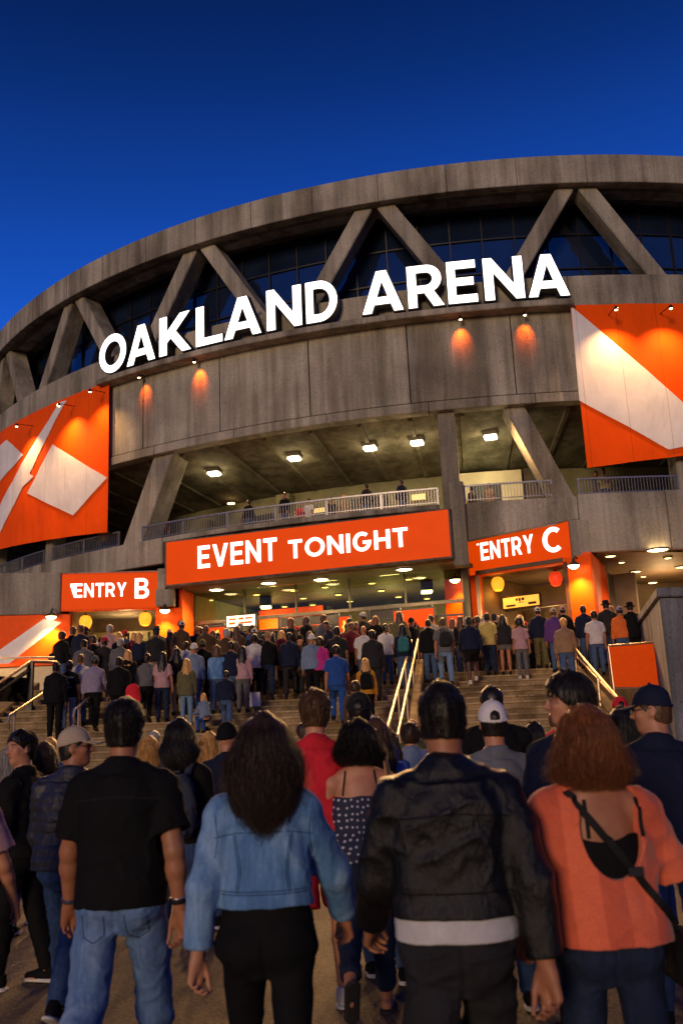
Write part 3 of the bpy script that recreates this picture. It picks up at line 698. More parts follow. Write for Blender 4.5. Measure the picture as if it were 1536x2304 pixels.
banner('long orange banner with white diamonds and a slash on the left wall', lft, [kite, slash, dia])
tl, bl = oncyl(1282, 690, Rb), oncyl(1320, 1053, Rb)
rgt = [(bl[0], bl[1]), (27, 12.3), (27, 17.15), (tl[0] + .0, 17.15)]
w1 = px2([(1284, 695), (1536, 905), (1536, 1006), (1503, 1012), (1303, 900)], Rb)
w1 = [(tl[0] + .03, 17.1), *px2([(1536, 907)], Rb), (11, 11.95), *px2([(1503, 1012), (1302, 902)], Rb)]
banner('orange banner with a broad white diagonal band on the right wall', rgt, [w1])
bt = MB(); 
# ------------------------------------------------------------------ lamps
def light(kind, name, loc, energy, col, parent=None, target=None, angle=60, blend=.6, size=.15):
    ld = bpy.data.lights.new(name, kind); ld.energy = energy; ld.color = col
    if kind == 'SPOT': ld.spot_size = R_(angle); ld.spot_blend = blend
    if kind in ('SPOT', 'POINT'): ld.shadow_soft_size = size
    if kind == 'AREA': ld.shape = 'DISK'; ld.size = size
    o = bpy.data.objects.new(name, ld); COL.objects.link(o)
    o.location = loc
    if target is not None: o.rotation_euler = (Vector(target) - Vector(loc)).to_track_quat('-Z', 'Y').to_euler()
    return o
WARM, ORANGE, AMBER = (1, .62, .28), (1, .13, .004), (1, .52, .20)
def pick_name(i, names): return names[i]
# wall spots under the ledge
for (x, y, dz, en, col, rr, lab) in ((313, 848, 0, 150, ORANGE, 35.42, 'small spotlight under the letters O and A lighting the wall orange'), (437, 813, 0, 190, ORANGE, 35.42, 'small spotlight under the letter L lighting the wall orange'),
        (1035, 717, 0, 170, ORANGE, 35.42, 'small spotlight under the letter E lighting the wall orange'), (1180, 707, 0, 180, ORANGE, 35.42, 'small spotlight under the last letter A lighting the wall orange'),
        (38, 958, 0, 200, AMBER, 36.15, 'small spotlight at the far left end of the left banner'), (133, 912, 0, 330, AMBER, 36.15, 'small spotlight over the white slash of the left banner'),
        (203, 880, 0, 200, AMBER, 36.15, 'small spotlight near the right end of the left banner'), (1385, 695, 0, 270, AMBER, 36.2, 'brightest spotlight at the top edge of the right banner'),
        (1508, 692, 0, 240, AMBER, 36.2, 'small spotlight at the right end of the right banner')):
    th, z = oncyl(x, y, rr); p = cyl(th, rr, z)
    f_ = thing('spotlight', lab, 'spotlight', p, 'spotlights along the arena wall')
    m_ = MB(); m_.lathe([(0, .10), (.05, .10), (.07, .04), (.075, -.04), (.055, -.04)]); o = m_.build('housing', 'dark_metal', f_, True, world=False)
    m_ = MB(); m_.lathe([(0, -.06), (.045, -.055), (.065, -.035), (0, -.03)]); m_.build('lens', 'lamp_warm', f_, True, world=False)
    q = cyl(th, 34.9, z + .35); MB().tube([(0, 0, .09), (q[0] - p[0], q[1] - p[1], .22)], .018, 6).build('bracket', 'dark_metal', f_, world=False)
    light('SPOT', 'spot_beam', (p[0], p[1], p[2] - .08), en * (2.9 if rr > 35.7 else 1.7), col, target=cyl(th, 35.05, z - (3.6 if rr > 35.7 else .50)), angle=(112 if rr > 35.7 else 68), blend=1.0, size=.05)
for px_, rr, tg, en in (((133, 912), 35.9, (-6.5, 22.5, 2), 6500), ((437, 813), 35.7, (-2.5, 22.5, 2), 6000), ((1035, 717), 35.7, (1.5, 22.5, 2), 6000), ((1385, 695), 35.95, (4.5, 22.5, 2), 8500)):
    th, z = oncyl(*px_, rr); light('SPOT', 'added_stair_spot', cyl(th, rr + .1, z - .05), en, (1, .56, .20), target=tg, angle=52, blend=.8, size=.15)  # extra beams added at the wall lamps to gild stairs and heads
def downlight(px, z, r, mat, label, group, name='ceiling_light', square=False, hang=0):
    P = onz(px[0], px[1], z - hang)
    f_ = thing(name, label, 'ceiling light', (P[0], P[1], z), group)
    m_ = MB()
    if square:
        m_.box((0, 0, -.06 - hang * .5), (r * 2.1, r * 2.1, .12 + hang)); m_.build('housing', 'frame_bronze', f_, world=False, bevel=.01)
        m_ = MB(); m_.box((0, 0, -.17 - hang), (r * 1.9, r * 1.9, .10)); m_.build('diffuser', mat, f_, world=False, bevel=.025)
    else:
        m_.lathe([(r * 1.18, 0), (r * 1.18, -.05), (r * 1.02, -.06), (r * 1.02, -.02)], n=24); m_.build('trim', 'frame_bronze', f_, True, world=False)
        m_ = MB(); m_.lathe([(0, -.075), (r * .7, -.065), (r, -.035), (r, -.01)], n=24); m_.build('diffuser', mat, f_, True, world=False)
    return P
# concourse ceiling lamps
for px, lab in (((482, 1067), 'square ceiling lamp leftmost on the concourse soffit'), ((662, 1033), 'square ceiling lamp second from left on the concourse soffit'), ((832, 1010), 'square ceiling lamp midway along the concourse soffit'),
           ((938, 998), 'square ceiling lamp left of the upright concrete pillar'), ((1103, 985), 'square ceiling lamp between the upright pillar and the slanted leg')):
    P = None
    for t in np.linspace(25, 60, 3500):
        q = O3 + ray(*px) * t; R = math.hypot(q[0] - CX, q[1] - CY)
        if R < 35 and q[2] > 13.42 - .184 * (34.49 - R) - .22: P = q; break
    f_ = thing('ceiling_light', lab, 'ceiling light', (P[0], P[1], P[2] + .22), 'square lamps under the concourse soffit')
    MB().box((0, 0, -.03), (.55, .5, .22), R_(-15)).build('housing', 'frame_bronze', f_, world=False, bevel=.02)
    MB().box((0, 0, -.20), (.50, .46, .12), R_(-15)).build('diffuser', 'lamp_white', f_, world=False, bevel=.03)
    light('SPOT', 'added_concourse_beam', (P[0], P[1] - .3, P[2] - .35), 3600, (1, .52, .19), target=(P[0] * .6, 12, 0), angle=85, blend=.7, size=.25)  # extra beam added at the lamp to light ground and shoulders
    light('POINT', 'concourse_glow', (P[0], P[1], P[2] - .42), 42, (1, .78, .42), size=.2)
for i, (px, dz) in enumerate((((700, 1085), .9), ((520, 1133), .5), ((1085, 1043), .9), ((815, 1072), .8))):
    th, z = oncyl(*px, 29.6); p = cyl(th, 29.6, z)
    f_ = thing('wall_lamp', ['tiny lamp over the left dark doorway of the concourse', 'tiny tilted strip lamp low at the left of the concourse', 'tiny lamp on the cream kiosk wall', 'tiny lamp over the right dark doorway of the concourse'][i], 'wall lamp', p, 'small lamps on the concourse back wall')
    MB().box((0, 0, 0), (.34 if i == 1 else .14, .12, .08)).build('lens', 'lamp_soft', f_, world=False, bevel=.02)
    MB().box((0, .08, .07), (.1, .14, .06)).build('bracket', 'frame_bronze', f_, world=False)
light('POINT', 'kiosk_glow', cyl(oncyl(1090, 1080, 31)[0], 31.2, 11.6), 70, (1, .85, .45), size=.3)
# canopy lamps over the main doors
names = ['leftmost', 'second from left', 'third from left', 'rightmost']
for i, px in enumerate(((487, 1325), (604, 1310), (722, 1302), (909, 1279))):
    P = downlight(px, 7.555, .30, 'lamp_warm', 'round warm canopy lamp, %s of four above the main doors' % names[i], 'round lamps under the main canopy')
    light('SPOT', 'canopy_glow', (P[0], P[1], 7.42), 900, WARM, target=(P[0], P[1] - 2.5, 0), angle=160, blend=.6, size=.25)
# lobby lamps
lob = [(473, 1348), (577, 1336), (661, 1327), (502, 1363), (682, 1344), (703, 1359), (761, 1336), (787, 1351), (836, 1310), (857, 1327), (896, 1341), (731, 1319), (919, 1301), (947, 1298), (960, 1345), (640, 1363)]
for i, px in enumerate(lob):
    rel = ['between the first and second canopy lamps', 'between the second and third canopy lamps', 'between the third and last canopy lamps', 'right of the last canopy lamp', 'left of the first canopy lamp']
    k = 4 if px[0] < 487 else 0 if px[0] < 604 else 1 if px[0] < 722 else 2 if px[0] < 909 else 3
    depth = 'near the glass' if (1663 - .043 * px[0] - px[1]) > 322 else 'midway back' if (1663 - .043 * px[0] - px[1]) > 303 else 'deep inside'
    downlight(px, 7.55, .17, 'lamp_soft', 'small lobby downlight %s, %s' % (depth, rel[k]), 'small downlights behind the transom glass')
for px, lab in (((598, 1358), 'boxy bright lobby lamp hanging left of the digital notice board side'), ((959, 1323), 'boxy bright lobby lamp hanging at the right end of the transom')):
    P = downlight(px, 7.55, .24, 'lamp_white', lab.replace(' side', ''), 'boxy lamps in the lobby', square=True, hang=.3)
for f_ in (.15, .4, .65, .9):
    p = GA + (GB - GA) * f_ + ev * 4.2; light('POINT', 'lobby_glow', (p[0], p[1], 6.6), 170, (1, .74, .36), size=.5)
# porch lamps
for i, (px, r) in enumerate((((1478, 1235), .36), ((1372, 1249), .2), ((1397, 1263), .13), ((1501, 1253), .15), ((1531, 1274), .22), ((1429, 1284), .22), ((1467, 1309), .22), ((1446, 1295), .12), ((1480, 1317), .12))):
    lab = ['largest round lamp at the front of the right porch ceiling', 'medium lamp at the orange wall side of the right porch', 'small lamp just behind the one by the orange wall of the right porch', 'small lamp behind the largest lamp of the right porch',
           'medium lamp at the right picture edge of the right porch', 'medium lamp midway back in the right porch', 'medium lamp deepest in the right porch', 'small lamp between the two medium lamps in the right porch', 'small lamp in the far back of the right porch'][i]
    P = downlight(px, 7.575, r, 'lamp_warm' if i == 0 else 'lamp_soft', lab, 'lamps in the right porch ceiling')
light('SPOT', 'porch_glow', (12.4, 34.6, 7.4), 900, WARM, target=(12.4, 34.2, 0), angle=150, size=.3)
light('SPOT', 'added_porch_beam', (11.8, 33.7, 7.35), 5000, (1, .60, .22), target=(2.5, 21.5, 1.5), angle=62, blend=.6, size=.3)  # extra beam added to brighten the right stairs
light('POINT', 'porch_glow', (13.5, 38.5, 6.6), 300, (1, .6, .25), size=.4)
# barn lamps
def barn(px, A, B, back, label, en, bright=True):
    P = onpl(*px, A, B); v2 = np.array([B[1] - A[1], A[0] - B[0], 0]) / np.hypot(B[0] - A[0], B[1] - A[1]); n_ = v2 if v2[1] < 0 else -v2
    P = P + n_ * .42
    f_ = thing('barn_lamp', label, 'wall lamp', P, 'barn lamps on the orange walls')
    MB().lathe([(0, .22), (.04, .22), (.05, .12), (.12, .08), (.24, -.02), (.24, -.05), (.2, -.03), (.0, .03)], n=24).build('shade', 'dark_metal', f_, True, world=False)
    MB().lathe([(0, -.17), (.09, -.155), (.17, -.10), (.205, -.045), (.19, -.03), (0, -.0)], n=20).build('bulb', 'lamp_warm', f_, True, world=False)
    q = -n_ * .5; MB().tube([(0, 0, .2), (q[0] * .3, q[1] * .3, .32), (q[0], q[1], .26)], .02, 8).build('arm', 'dark_metal', f_, True, world=False)
    light('SPOT', 'barn_glow', P + (0, 0, -.2), en * 2.3, (1, .52, .17), target=P - n_ * .28 - (0, 0, 1.6), angle=105, blend=.8, size=.1)
barn((120, 1388), (-26, 34.9), (-11.15, 37.02), .3, 'barn lamp lighting the white stripe of the orange mural wall', 380)
barn((372, 1374), P0, P1, .3, 'barn lamp on the orange pier right of the ENTRY B doorway', 210)
barn((1035, 1305), tuple(q0), tuple(q1), .3, 'barn lamp on the orange pier left of the ENTRY C doorway', 230)
barn((1300, 1273), tuple(q2), tuple(q3), .3, 'barn lamp on the orange pier right of the ENTRY C doorway', 260)
light('POINT', 'counter_fill', (-10.6, 27.0, 4.3), 55, (1, .62, .28), size=.3)  # fill light added for the counter, no fixture there
# lanterns
def lantern(P, mat, label, col, en, top):
    f_ = thing('lantern', label, 'lantern', P, 'round hanging lanterns in the entry doorways')
    MB().lathe([(0, .26), (.10, .26), (.2, .2), (.255, .06), (.25, -.08), (.19, -.24), (.13, -.29), (0, -.29)], n=24).build('shade', mat, f_, True, world=False)
    MB().tube([(0, 0, .26), (0, 0, top - P[2])], .012, 6).build('cord', 'dark_metal', f_, world=False)
    MB().lathe([(0, .30), (.06, .30), (.11, .255), (0, .25)], n=16).build('cap', 'dark_metal', f_, True, world=False)
    light('POINT', 'lantern_glow', P + (0, -.02, -.42), en, col, size=.2)
lantern(ony(193, 1399, 37.9), 'lantern_amber', 'amber lantern at the left of the ENTRY B doorway', (1, .4, .05), 22, 6.83)
lantern(ony(327, 1392, 37.9), 'lantern_amber', 'amber lantern at the right of the ENTRY B doorway', (1, .4, .05), 22, 6.83)
lantern(ony(1119, 1313, 36.2), 'lantern_amber', 'amber lantern at the left of the ENTRY C doorway', (1, .4, .05), 26, 7.26)
lantern(ony(1249, 1301, 35.0), 'lantern_red', 'red lantern at the right of the ENTRY C doorway', (1, .08, .02), 14, 7.26)
light('POINT', 'entry_glow', tuple((q1 + q2) / 2 + cv * 2.8) + (5.6,), 130, (1, .55, .18), size=.3)
light('POINT', 'entry_glow', (-9.4, 39.4, 6.2), 90, (1, .6, .25), size=.3)
# notice boards and posters
def board(label, name, pxs, A, B, mat, lines=None, frame='dark_metal', off=.12, cat='sign'):
    c4 = [onpl(x, y, A, B) for x, y in pxs]  # tl, tr, br, bl
    u = c4[1] - c4[0]; u[2] = 0; u /= np.linalg.norm(u); n_ = np.array([u[1], -u[0], 0])
    W = np.linalg.norm((c4[1] - c4[0])[:2]); z1_ = (c4[0][2] + c4[1][2]) / 2; z0_ = (c4[2][2] + c4[3][2]) / 2
    p = np.array([c4[0][0], c4[0][1]]) + n_[:2] * off
    t_ = thing(name, label, cat, (*(p + u[:2] * W / 2), z0_))
    MB().prism(p, p + u[:2] * W, z0_, z1_, .06).build('panel', mat, t_)
    m_ = MB()
    e = .05; b0 = p - n_[:2] * .01
    m_.prism(b0 - u[:2] * e, b0 + u[:2] * (W + e), z0_ - e, z0_ - .002, .09); m_.prism(b0 - u[:2] * e, b0 + u[:2] * (W + e), z1_ + .002, z1_ + e, .09)
    m_.prism(b0 - u[:2] * e, b0 - u[:2] * .002, z0_ - .001, z1_ + .001, .09); m_.prism(b0 + u[:2] * (W + .002), b0 + u[:2] * (W + e), z0_ - .001, z1_ + .001, .09)
    m_.build('frame', frame, t_)
    if lines:
        m_ = MB()
        for (a, b_, za, zb) in lines: m_.prism(p + u[:2] * W * a + n_[:2] * .012, p + u[:2] * W * b_ + n_[:2] * .012, z0_ + (z1_ - z0_) * za, z0_ + (z1_ - z0_) * zb, .01)
        m_.build('print', lines_mat, t_)
    return t_
Dn = (tuple(GA - ev * .15), tuple(GB - ev * .15))
lines_mat = 'paint_orange'
board('bright white digital notice board hung left of the main doors', 'notice_board', [(513, 1388), (576, 1383), (576, 1407), (513, 1411)], *Dn, 'screen_white', [(.08, .34, .62, .8), (.42, .6, .6, .82), (.66, .92, .62, .8), (.08, .3, .2, .42), (.42, .9, .22, .4)])
lines_mat = 'screen_yellow'
board('small orange poster left of the digital notice board', 'poster', [(470, 1414), (508, 1411), (508, 1440), (470, 1444)], *Dn, 'sign_orange', [(.4, .5, .2, .7), (.55, .65, .3, .8)], cat='poster')
board('narrow orange poster with a pale figure-like mark between the main doors', 'poster', [(764, 1389), (787, 1387), (787, 1424), (764, 1426)], *Dn, 'sign_orange', [(.42, .6, .15, .75), (.3, .75, .3, .45)], cat='poster')
board('large orange poster at the right end of the main doors', 'poster', [(887, 1376), (976, 1369), (976, 1410), (887, 1416)], *Dn, 'sign_orange', None, cat='poster')
lines_mat = 'dark_metal'
board('lit yellow menu sign hanging inside the ENTRY C doorway', 'menu_sign', [(1133, 1344), (1214, 1340), (1214, 1364), (1133, 1368)], tuple(q1 + cv * 2.0), tuple(q2 + cv * 2.0), 'screen_yellow', [(.36, .42, .6, .85), (.44, .5, .55, .85), (.52, .6, .6, .85), (.44, .58, .4, .48), (.08, .34, .12, .3), (.7, .92, .14, .36)])
lines_mat = 'paint_white'
# ------------------------------------------------------------------ people: signed-distance modelling
def smin(a, b, k):
    if k <= 0: return np.minimum(a, b)
    h = np.maximum(k - np.abs(a - b), 0) / k
    return np.minimum(a, b) - h * h * k * .25
_T = np.random.RandomState(3).rand(32, 32, 32).astype(np.float32)
def vnoise(x, y, z):
    xi, yi, zi = np.floor(x).astype(int), np.floor(y).astype(int), np.floor(z).astype(int)
    fx, fy, fz = x - xi, y - yi, z - zi
    fx, fy, fz = (f * f * (3 - 2 * f) for f in (fx, fy, fz))
    x0, y0, z0 = xi & 31, yi & 31, zi & 31; x1, y1, z1 = (xi + 1) & 31, (yi + 1) & 31, (zi + 1) & 31
    c00 = _T[x0, y0, z0] * (1 - fx) + _T[x1, y0, z0] * fx; c10 = _T[x0, y1, z0] * (1 - fx) + _T[x1, y1, z0] * fx
    c01 = _T[x0, y0, z1] * (1 - fx) + _T[x1, y0, z1] * fx; c11 = _T[x0, y1, z1] * (1 - fx) + _T[x1, y1, z1] * fx
    return (c00 * (1 - fy) + c10 * fy) * (1 - fz) + (c01 * (1 - fy) + c11 * fy) * fz
class SDF:
    def __init__(s, lo, hi, h):
        s.lo = np.array(lo, np.float32); s.h = h
        s.n = np.ceil((np.array(hi) - s.lo) / h).astype(int) + 1
        s.D = np.full(s.n, 9., np.float32); s.ax = [(s.lo[i] + h * np.arange(s.n[i])).astype(np.float32) for i in range(3)]
    def win(s, lo, hi, m):
        sl = []
        for i in range(3):
            a = int(max(0, math.floor((lo[i] - m - s.lo[i]) / s.h))); b = int(min(s.n[i], math.ceil((hi[i] + m - s.lo[i]) / s.h) + 1)); sl.append(slice(a, max(a, b)))
        return tuple(sl), s.ax[0][sl[0], None, None] if 0 else s.ax[0][sl[0]][:, None, None], s.ax[1][sl[1]][None, :, None], s.ax[2][sl[2]][None, None, :]
    def add(s, prim, k=0):
        fn, lo, hi = prim; sl, X, Y, Z = s.win(lo, hi, k + 3 * s.h)
        if min(q.stop - q.start for q in sl) <= 0: return s
        s.D[sl] = smin(s.D[sl], fn(X, Y, Z), k); return s
    def sub(s, prim, k=0):
        fn, lo, hi = prim; sl, X, Y, Z = s.win(lo, hi, k + 3 * s.h)
        if min(q.stop - q.start for q in sl) <= 0: return s
        s.D[sl] = -smin(-s.D[sl], fn(X, Y, Z), k); return s
    def cut(s, p, n, lo=None, hi=None):
        """remove everything on the +n side of the plane through p (inside an optional window)"""
        lo = s.lo if lo is None else lo; hi = s.lo + s.h * s.n if hi is None else hi
        sl, X, Y, Z = s.win(lo, hi, 0); n = np.array(n, float); n /= np.linalg.norm(n)
        s.D[sl] = np.maximum(s.D[sl], ((X - p[0]) * n[0] + (Y - p[1]) * n[1] + (Z - p[2]) * n[2]).astype(np.float32)); return s
    def warp(s, fn, band=.03):
        I = np.nonzero(np.abs(s.D) < band)
        s.D[I] += fn(s.ax[0][I[0]], s.ax[1][I[1]], s.ax[2][I[2]]).astype(np.float32); return s
    def mesh(s, name, smooth_it=1):
        D = s.D; S = D < 0
        c = np.zeros(np.array(S.shape) - 1, np.uint8)
        offs = [(i, j, k) for i in (0, 1) for j in (0, 1) for k in (0, 1)]
        nx, ny, nz = c.shape
        for i, j, k in offs: c += S[i:i + nx, j:j + ny, k:k + nz]
        idx = np.argwhere((c > 0) & (c < 8)); del c
        if len(idx) == 0: return None
        val = np.stack([D[idx[:, 0] + i, idx[:, 1] + j, idx[:, 2] + k] for i, j, k in offs], 1); O = np.array(offs, float)
        acc = np.zeros((len(idx), 3)); cn = np.zeros((len(idx), 1))
        for a in range(8):
            for b in range(a + 1, 8):
                if np.abs(O[a] - O[b]).sum() != 1: continue
                va, vb = val[:, a], val[:, b]; m_ = (va < 0) != (vb < 0)
                t = np.where(m_, va / np.where(m_, va - vb, 1), 0)[:, None]
                acc += (O[a] + (O[b] - O[a]) * t) * m_[:, None]; cn += m_[:, None]
        V = s.lo + s.h * (idx + acc / cn)
        vid = np.full(np.array(S.shape) - 1, -1, np.int32); vid[idx[:, 0], idx[:, 1], idx[:, 2]] = np.arange(len(idx))
        Q = []
        for ax in range(3):
            u, w_ = (ax + 1) % 3, (ax + 2) % 3
            a = [slice(None)] * 3; b = [slice(None)] * 3; a[ax] = slice(0, -1); b[ax] = slice(1, None)
            ch = np.argwhere(S[tuple(a)] != S[tuple(b)])
            ok = (ch[:, u] > 0) & (ch[:, w_] > 0) & (ch[:, u] < S.shape[u] - 1) & (ch[:, w_] < S.shape[w_] - 1); ch = ch[ok]
            ins = S[ch[:, 0], ch[:, 1], ch[:, 2]]
            q = []
            for du, dw in ((-1, -1), (0, -1), (0, 0), (-1, 0)):
                e = ch.copy(); e[:, u] += du; e[:, w_] += dw; q.append(vid[e[:, 0], e[:, 1], e[:, 2]])
            q = np.stack(q, 1); q[~ins] = q[~ins][:, ::-1]; Q.append(q)
        Q = np.concatenate(Q); Q = Q[(Q >= 0).all(1)]
        for _ in range(smooth_it):   # one light relaxation pass
            A = np.zeros_like(V); n_ = np.zeros((len(V), 1))
            for i in range(4):
                np.add.at(A, Q[:, i], V[Q[:, (i + 1) % 4]]); np.add.at(n_, Q[:, i], 1)
                np.add.at(A, Q[:, i], V[Q[:, (i + 3) % 4]]); np.add.at(n_, Q[:, i], 1)
            V = V * .5 + .5 * A / np.maximum(n_, 1)
        return arrays_mesh(name, V, Q)
def arrays_mesh(name, V, Q, smooth=True):
    me = bpy.data.meshes.new(name); me.vertices.add(len(V)); me.vertices.foreach_set('co', np.asarray(V, np.float32).ravel())
    k = Q.shape[1]; me.loops.add(len(Q) * k); me.loops.foreach_set('vertex_index', Q.astype(np.int32).ravel())
    me.polygons.add(len(Q)); me.polygons.foreach_set('loop_start', np.arange(0, len(Q) * k, k, dtype=np.int32))
    if smooth: me.polygons.foreach_set('use_smooth', np.ones(len(Q), bool))
    me.update(calc_edges=True); return me
def cap(a, b, ra, rb=None, n=None, f=1.0):
    a = np.array(a, np.float32); b = np.array(b, np.float32); rb = ra if rb is None else rb; d = b - a; L2 = float(d @ d) + 1e-9
    R = max(ra, rb)
    def fn(X, Y, Z):
        px, py, pz = X - a[0], Y - a[1], Z - a[2]
        t = np.clip((px * d[0] + py * d[1] + pz * d[2]) / L2, 0, 1)
        qx, qy, qz = px - t * d[0], py - t * d[1], pz - t * d[2]
        q2 = qx * qx + qy * qy + qz * qz
        if n is not None:
            m_ = qx * n[0] + qy * n[1] + qz * n[2]; q2 = q2 + m_ * m_ * (f * f - 1)
        return np.sqrt(q2) - (ra + (rb - ra) * t)
    return fn, np.minimum(a, b) - R, np.maximum(a, b) + R
def capcut(a, b, ra, rb, n=None, f=1.0):
    """tapered limb sleeve with a flat end at b"""
    fn0, lo, hi = cap(a, b, ra, rb, n, f); b = np.array(b, float); d = b - np.array(a); d = d / np.linalg.norm(d)
    return (lambda X, Y, Z: np.maximum(fn0(X, Y, Z), (X - b[0]) * d[0] + (Y - b[1]) * d[1] + (Z - b[2]) * d[2])), lo, hi
def ell(c, r, Rm=None):
    c = np.array(c, np.float32); r = np.array(r, np.float32)
    if Rm is None: Rm = np.eye(3)
    Rm = np.array(Rm, np.float32); ext = np.sqrt(((Rm.T * r) ** 2).sum(1))
    def fn(X, Y, Z):
        x, y, z = X - c[0], Y - c[1], Z - c[2]
        l = [(Rm[i, 0] * x + Rm[i, 1] * y + Rm[i, 2] * z) / r[i] for i in range(3)]
        k0 = np.sqrt(l[0]**2 + l[1]**2 + l[2]**2) + 1e-6; k1 = np.sqrt((l[0] / r[0])**2 + (l[1] / r[1])**2 + (l[2] / r[2])**2) + 1e-6
        return k0 * (k0 - 1) / k1
    return fn, c - ext, c + ext
def loft(rows, o=(0, 0, 0), Rm=None, p=2.3):
    """rows (z, half width, half depth, y offset) along the local z axis of frame Rm at o"""
    rows = sorted(rows); zs = np.array([r[0] for r in rows]); A = np.array([r[1] for r in rows]); B = np.array([r[2] for r in rows]); Y0 = np.array([r[3] if len(r) > 3 else 0 for r in rows])
    Rm = np.eye(3) if Rm is None else np.array(Rm); o = np.array(o, float)
    zz = np.linspace(zs[0], zs[-1], 60); ker = np.ones(5) / 5
    def sm(v): 
        w_ = np.interp(zz, zs, v); e = np.concatenate([[w_[0]] * 2, w_, [w_[-1]] * 2]); return np.convolve(e, ker, 'valid')
    a_, b_, y_ = sm(A), sm(B), sm(Y0)
    pts = np.array([[sx * A.max(), sy * B.max() + q, z] for sx in (-1, 1) for sy in (-1, 1) for z in (zs[0], zs[-1]) for q in (Y0.min(), Y0.max())]) @ Rm + o
    def fn(X, Y, Z):
        x, y, z = X - o[0], Y - o[1], Z - o[2]
        lx, ly, lz = (Rm[i, 0] * x + Rm[i, 1] * y + Rm[i, 2] * z for i in range(3))
        a = np.interp(lz, zz, a_); b = np.interp(lz, zz, b_); y0 = np.interp(lz, zz, y_)
        k = (np.abs(lx / a) ** p + np.abs((ly - y0) / b) ** p) ** (1 / p)
        d = (k - 1) * np.minimum(a, b)
        return np.maximum(d, np.maximum(zs[0] - lz, lz - zs[-1]))
    return fn, pts.min(0), pts.max(0)
def rx(a): a = R_(a); return np.array([[1, 0, 0], [0, math.cos(a), -math.sin(a)], [0, math.sin(a), math.cos(a)]])
def ry(a): a = R_(a); return np.array([[math.cos(a), 0, math.sin(a)], [0, 1, 0], [-math.sin(a), 0, math.cos(a)]])
def rz_(a): a = R_(a); return np.array([[math.cos(a), -math.sin(a), 0], [math.sin(a), math.cos(a), 0], [0, 0, 1]])

BASE = dict(H=1.75, sex='m', w=1.0, sh=1.0, hip=(0, 0), knee=(0, 0), toe=(0, 0), arm=(3, -3), ab=(9, 9), el=(12, 12), lean=2, yaw=0, pitch=0, spread=2.0, lg=1.0, pron=(25, 25), curl=1.5)
def skel(P):
    k = P['H'] / 1.75; J = dict(k=k, P=P); m_ = P['sex'] == 'm'
    hx = .088 * k; Lt, Ls = .42 * k, .405 * k
    h = []
    for i in (0, 1):
        f, n_, q = R_(P['hip'][i]), R_(P['knee'][i]), R_(P['toe'][i])
        h.append(Lt * math.cos(f) + Ls * math.cos(f - n_) + .085 * k * math.cos(q) + .13 * k * math.sin(max(q, 0)))
    pz = max(h); J['pz'] = pz; o = np.array([0, 0, pz]); J['o'] = o
    Rt = rx(-P['lean']); J['Rt'] = Rt
    T = lambda x, y, z: o + Rt @ np.array([x * k, y * k, z * k]); J['T'] = T
    J['sho'], J['elb'], J['wri'], J['hand'], J['hip'], J['kne'], J['ank'], J['foot'] = [], [], [], [], [], [], [], []
    sx = (.180 if m_ else .158) * P['sh']
    for i, s in ((0, -1), (1, 1)):
        S = T(s * sx, -.005, .462); J['sho'].append(S)
        a, ab = R_(P['arm'][i]), R_(P['ab'][i])
        dn = lambda a, ab: np.array([s * math.sin(ab), math.sin(a) * math.cos(ab), -math.cos(a) * math.cos(ab)])
        d1 = dn(a, ab); E_ = S + d1 * .29 * k; J['elb'].append(E_)
        e = P['el'][i]; ab2 = P['ab'][i] * .35 if e < 60 else -30
        d2 = dn(R_(P['arm'][i] + e), R_(ab2)); Wr = E_ + d2 * .25 * k; J['wri'].append(Wr)
        J['hand'].append((Wr, d2))
        Hj = o + np.array([s * hx, 0, 0]); J['hip'].append(Hj)
        f, n_ = R_(P['hip'][i]), R_(P['knee'][i]); sp = R_(P['spread'])
        t1 = np.array([s * math.sin(sp), math.sin(f), -math.cos(f)]); Kn = Hj + t1 * Lt; J['kne'].append(Kn)
        t2 = np.array([s * math.sin(sp) * .3, math.sin(f - n_), -math.cos(f - n_)]); An = Kn + t2 * Ls; J['ank'].append(An)
        q = P['toe'][i]; Rf = rx(-q) @ np.eye(3); Rf = rz_(-s * 7) @ rx(-q); J['foot'].append((An, Rf))
    Rh = Rt @ rz_(P['yaw']) @ rx(-P['pitch']); Rh = rx(-P['lean'] * .4) @ rz_(P['yaw']) @ rx(-P['pitch'])
    J['hc'] = T(0, .012, .722); J['Rh'] = Rh
    J['Hd'] = lambda x, y, z: J['hc'] + Rh @ (np.array([x, y, z]) * k * 1.0)
    # torso rows
    w = P['w']
    if m_: rows = [(-.10, .150, .112, -.005), (-.02, .168, .122, -.008), (.08, .160, .112 * w, .0), (.17, .152 * w, .108 * w, .008), (.29, .160 * w, .115 * w, .004), (.39, .170, .120, -.002), (.45, .150, .102, -.008), (.50, .105, .082, -.010), (.565, .058, .056, -.004)]
    else: rows = [(-.10, .158, .118, -.01), (-.02, .178, .126, -.014), (.07, .166 * w, .112 * w, -.004), (.17, .133 * w, .096 * w, .006), (.28, .142 * w, .108 * w, .01), (.37, .148, .120, .014), (.45, .128, .092, -.004), (.50, .088, .072, -.008), (.56, .050, .048, -.004)]
    sc_ = P['sh'] ** .6
    J['rows'] = [(z * k, a * k * sc_ * (1 if 1 else w), b * k, y * k) for z, a, b, y in rows]
    return J
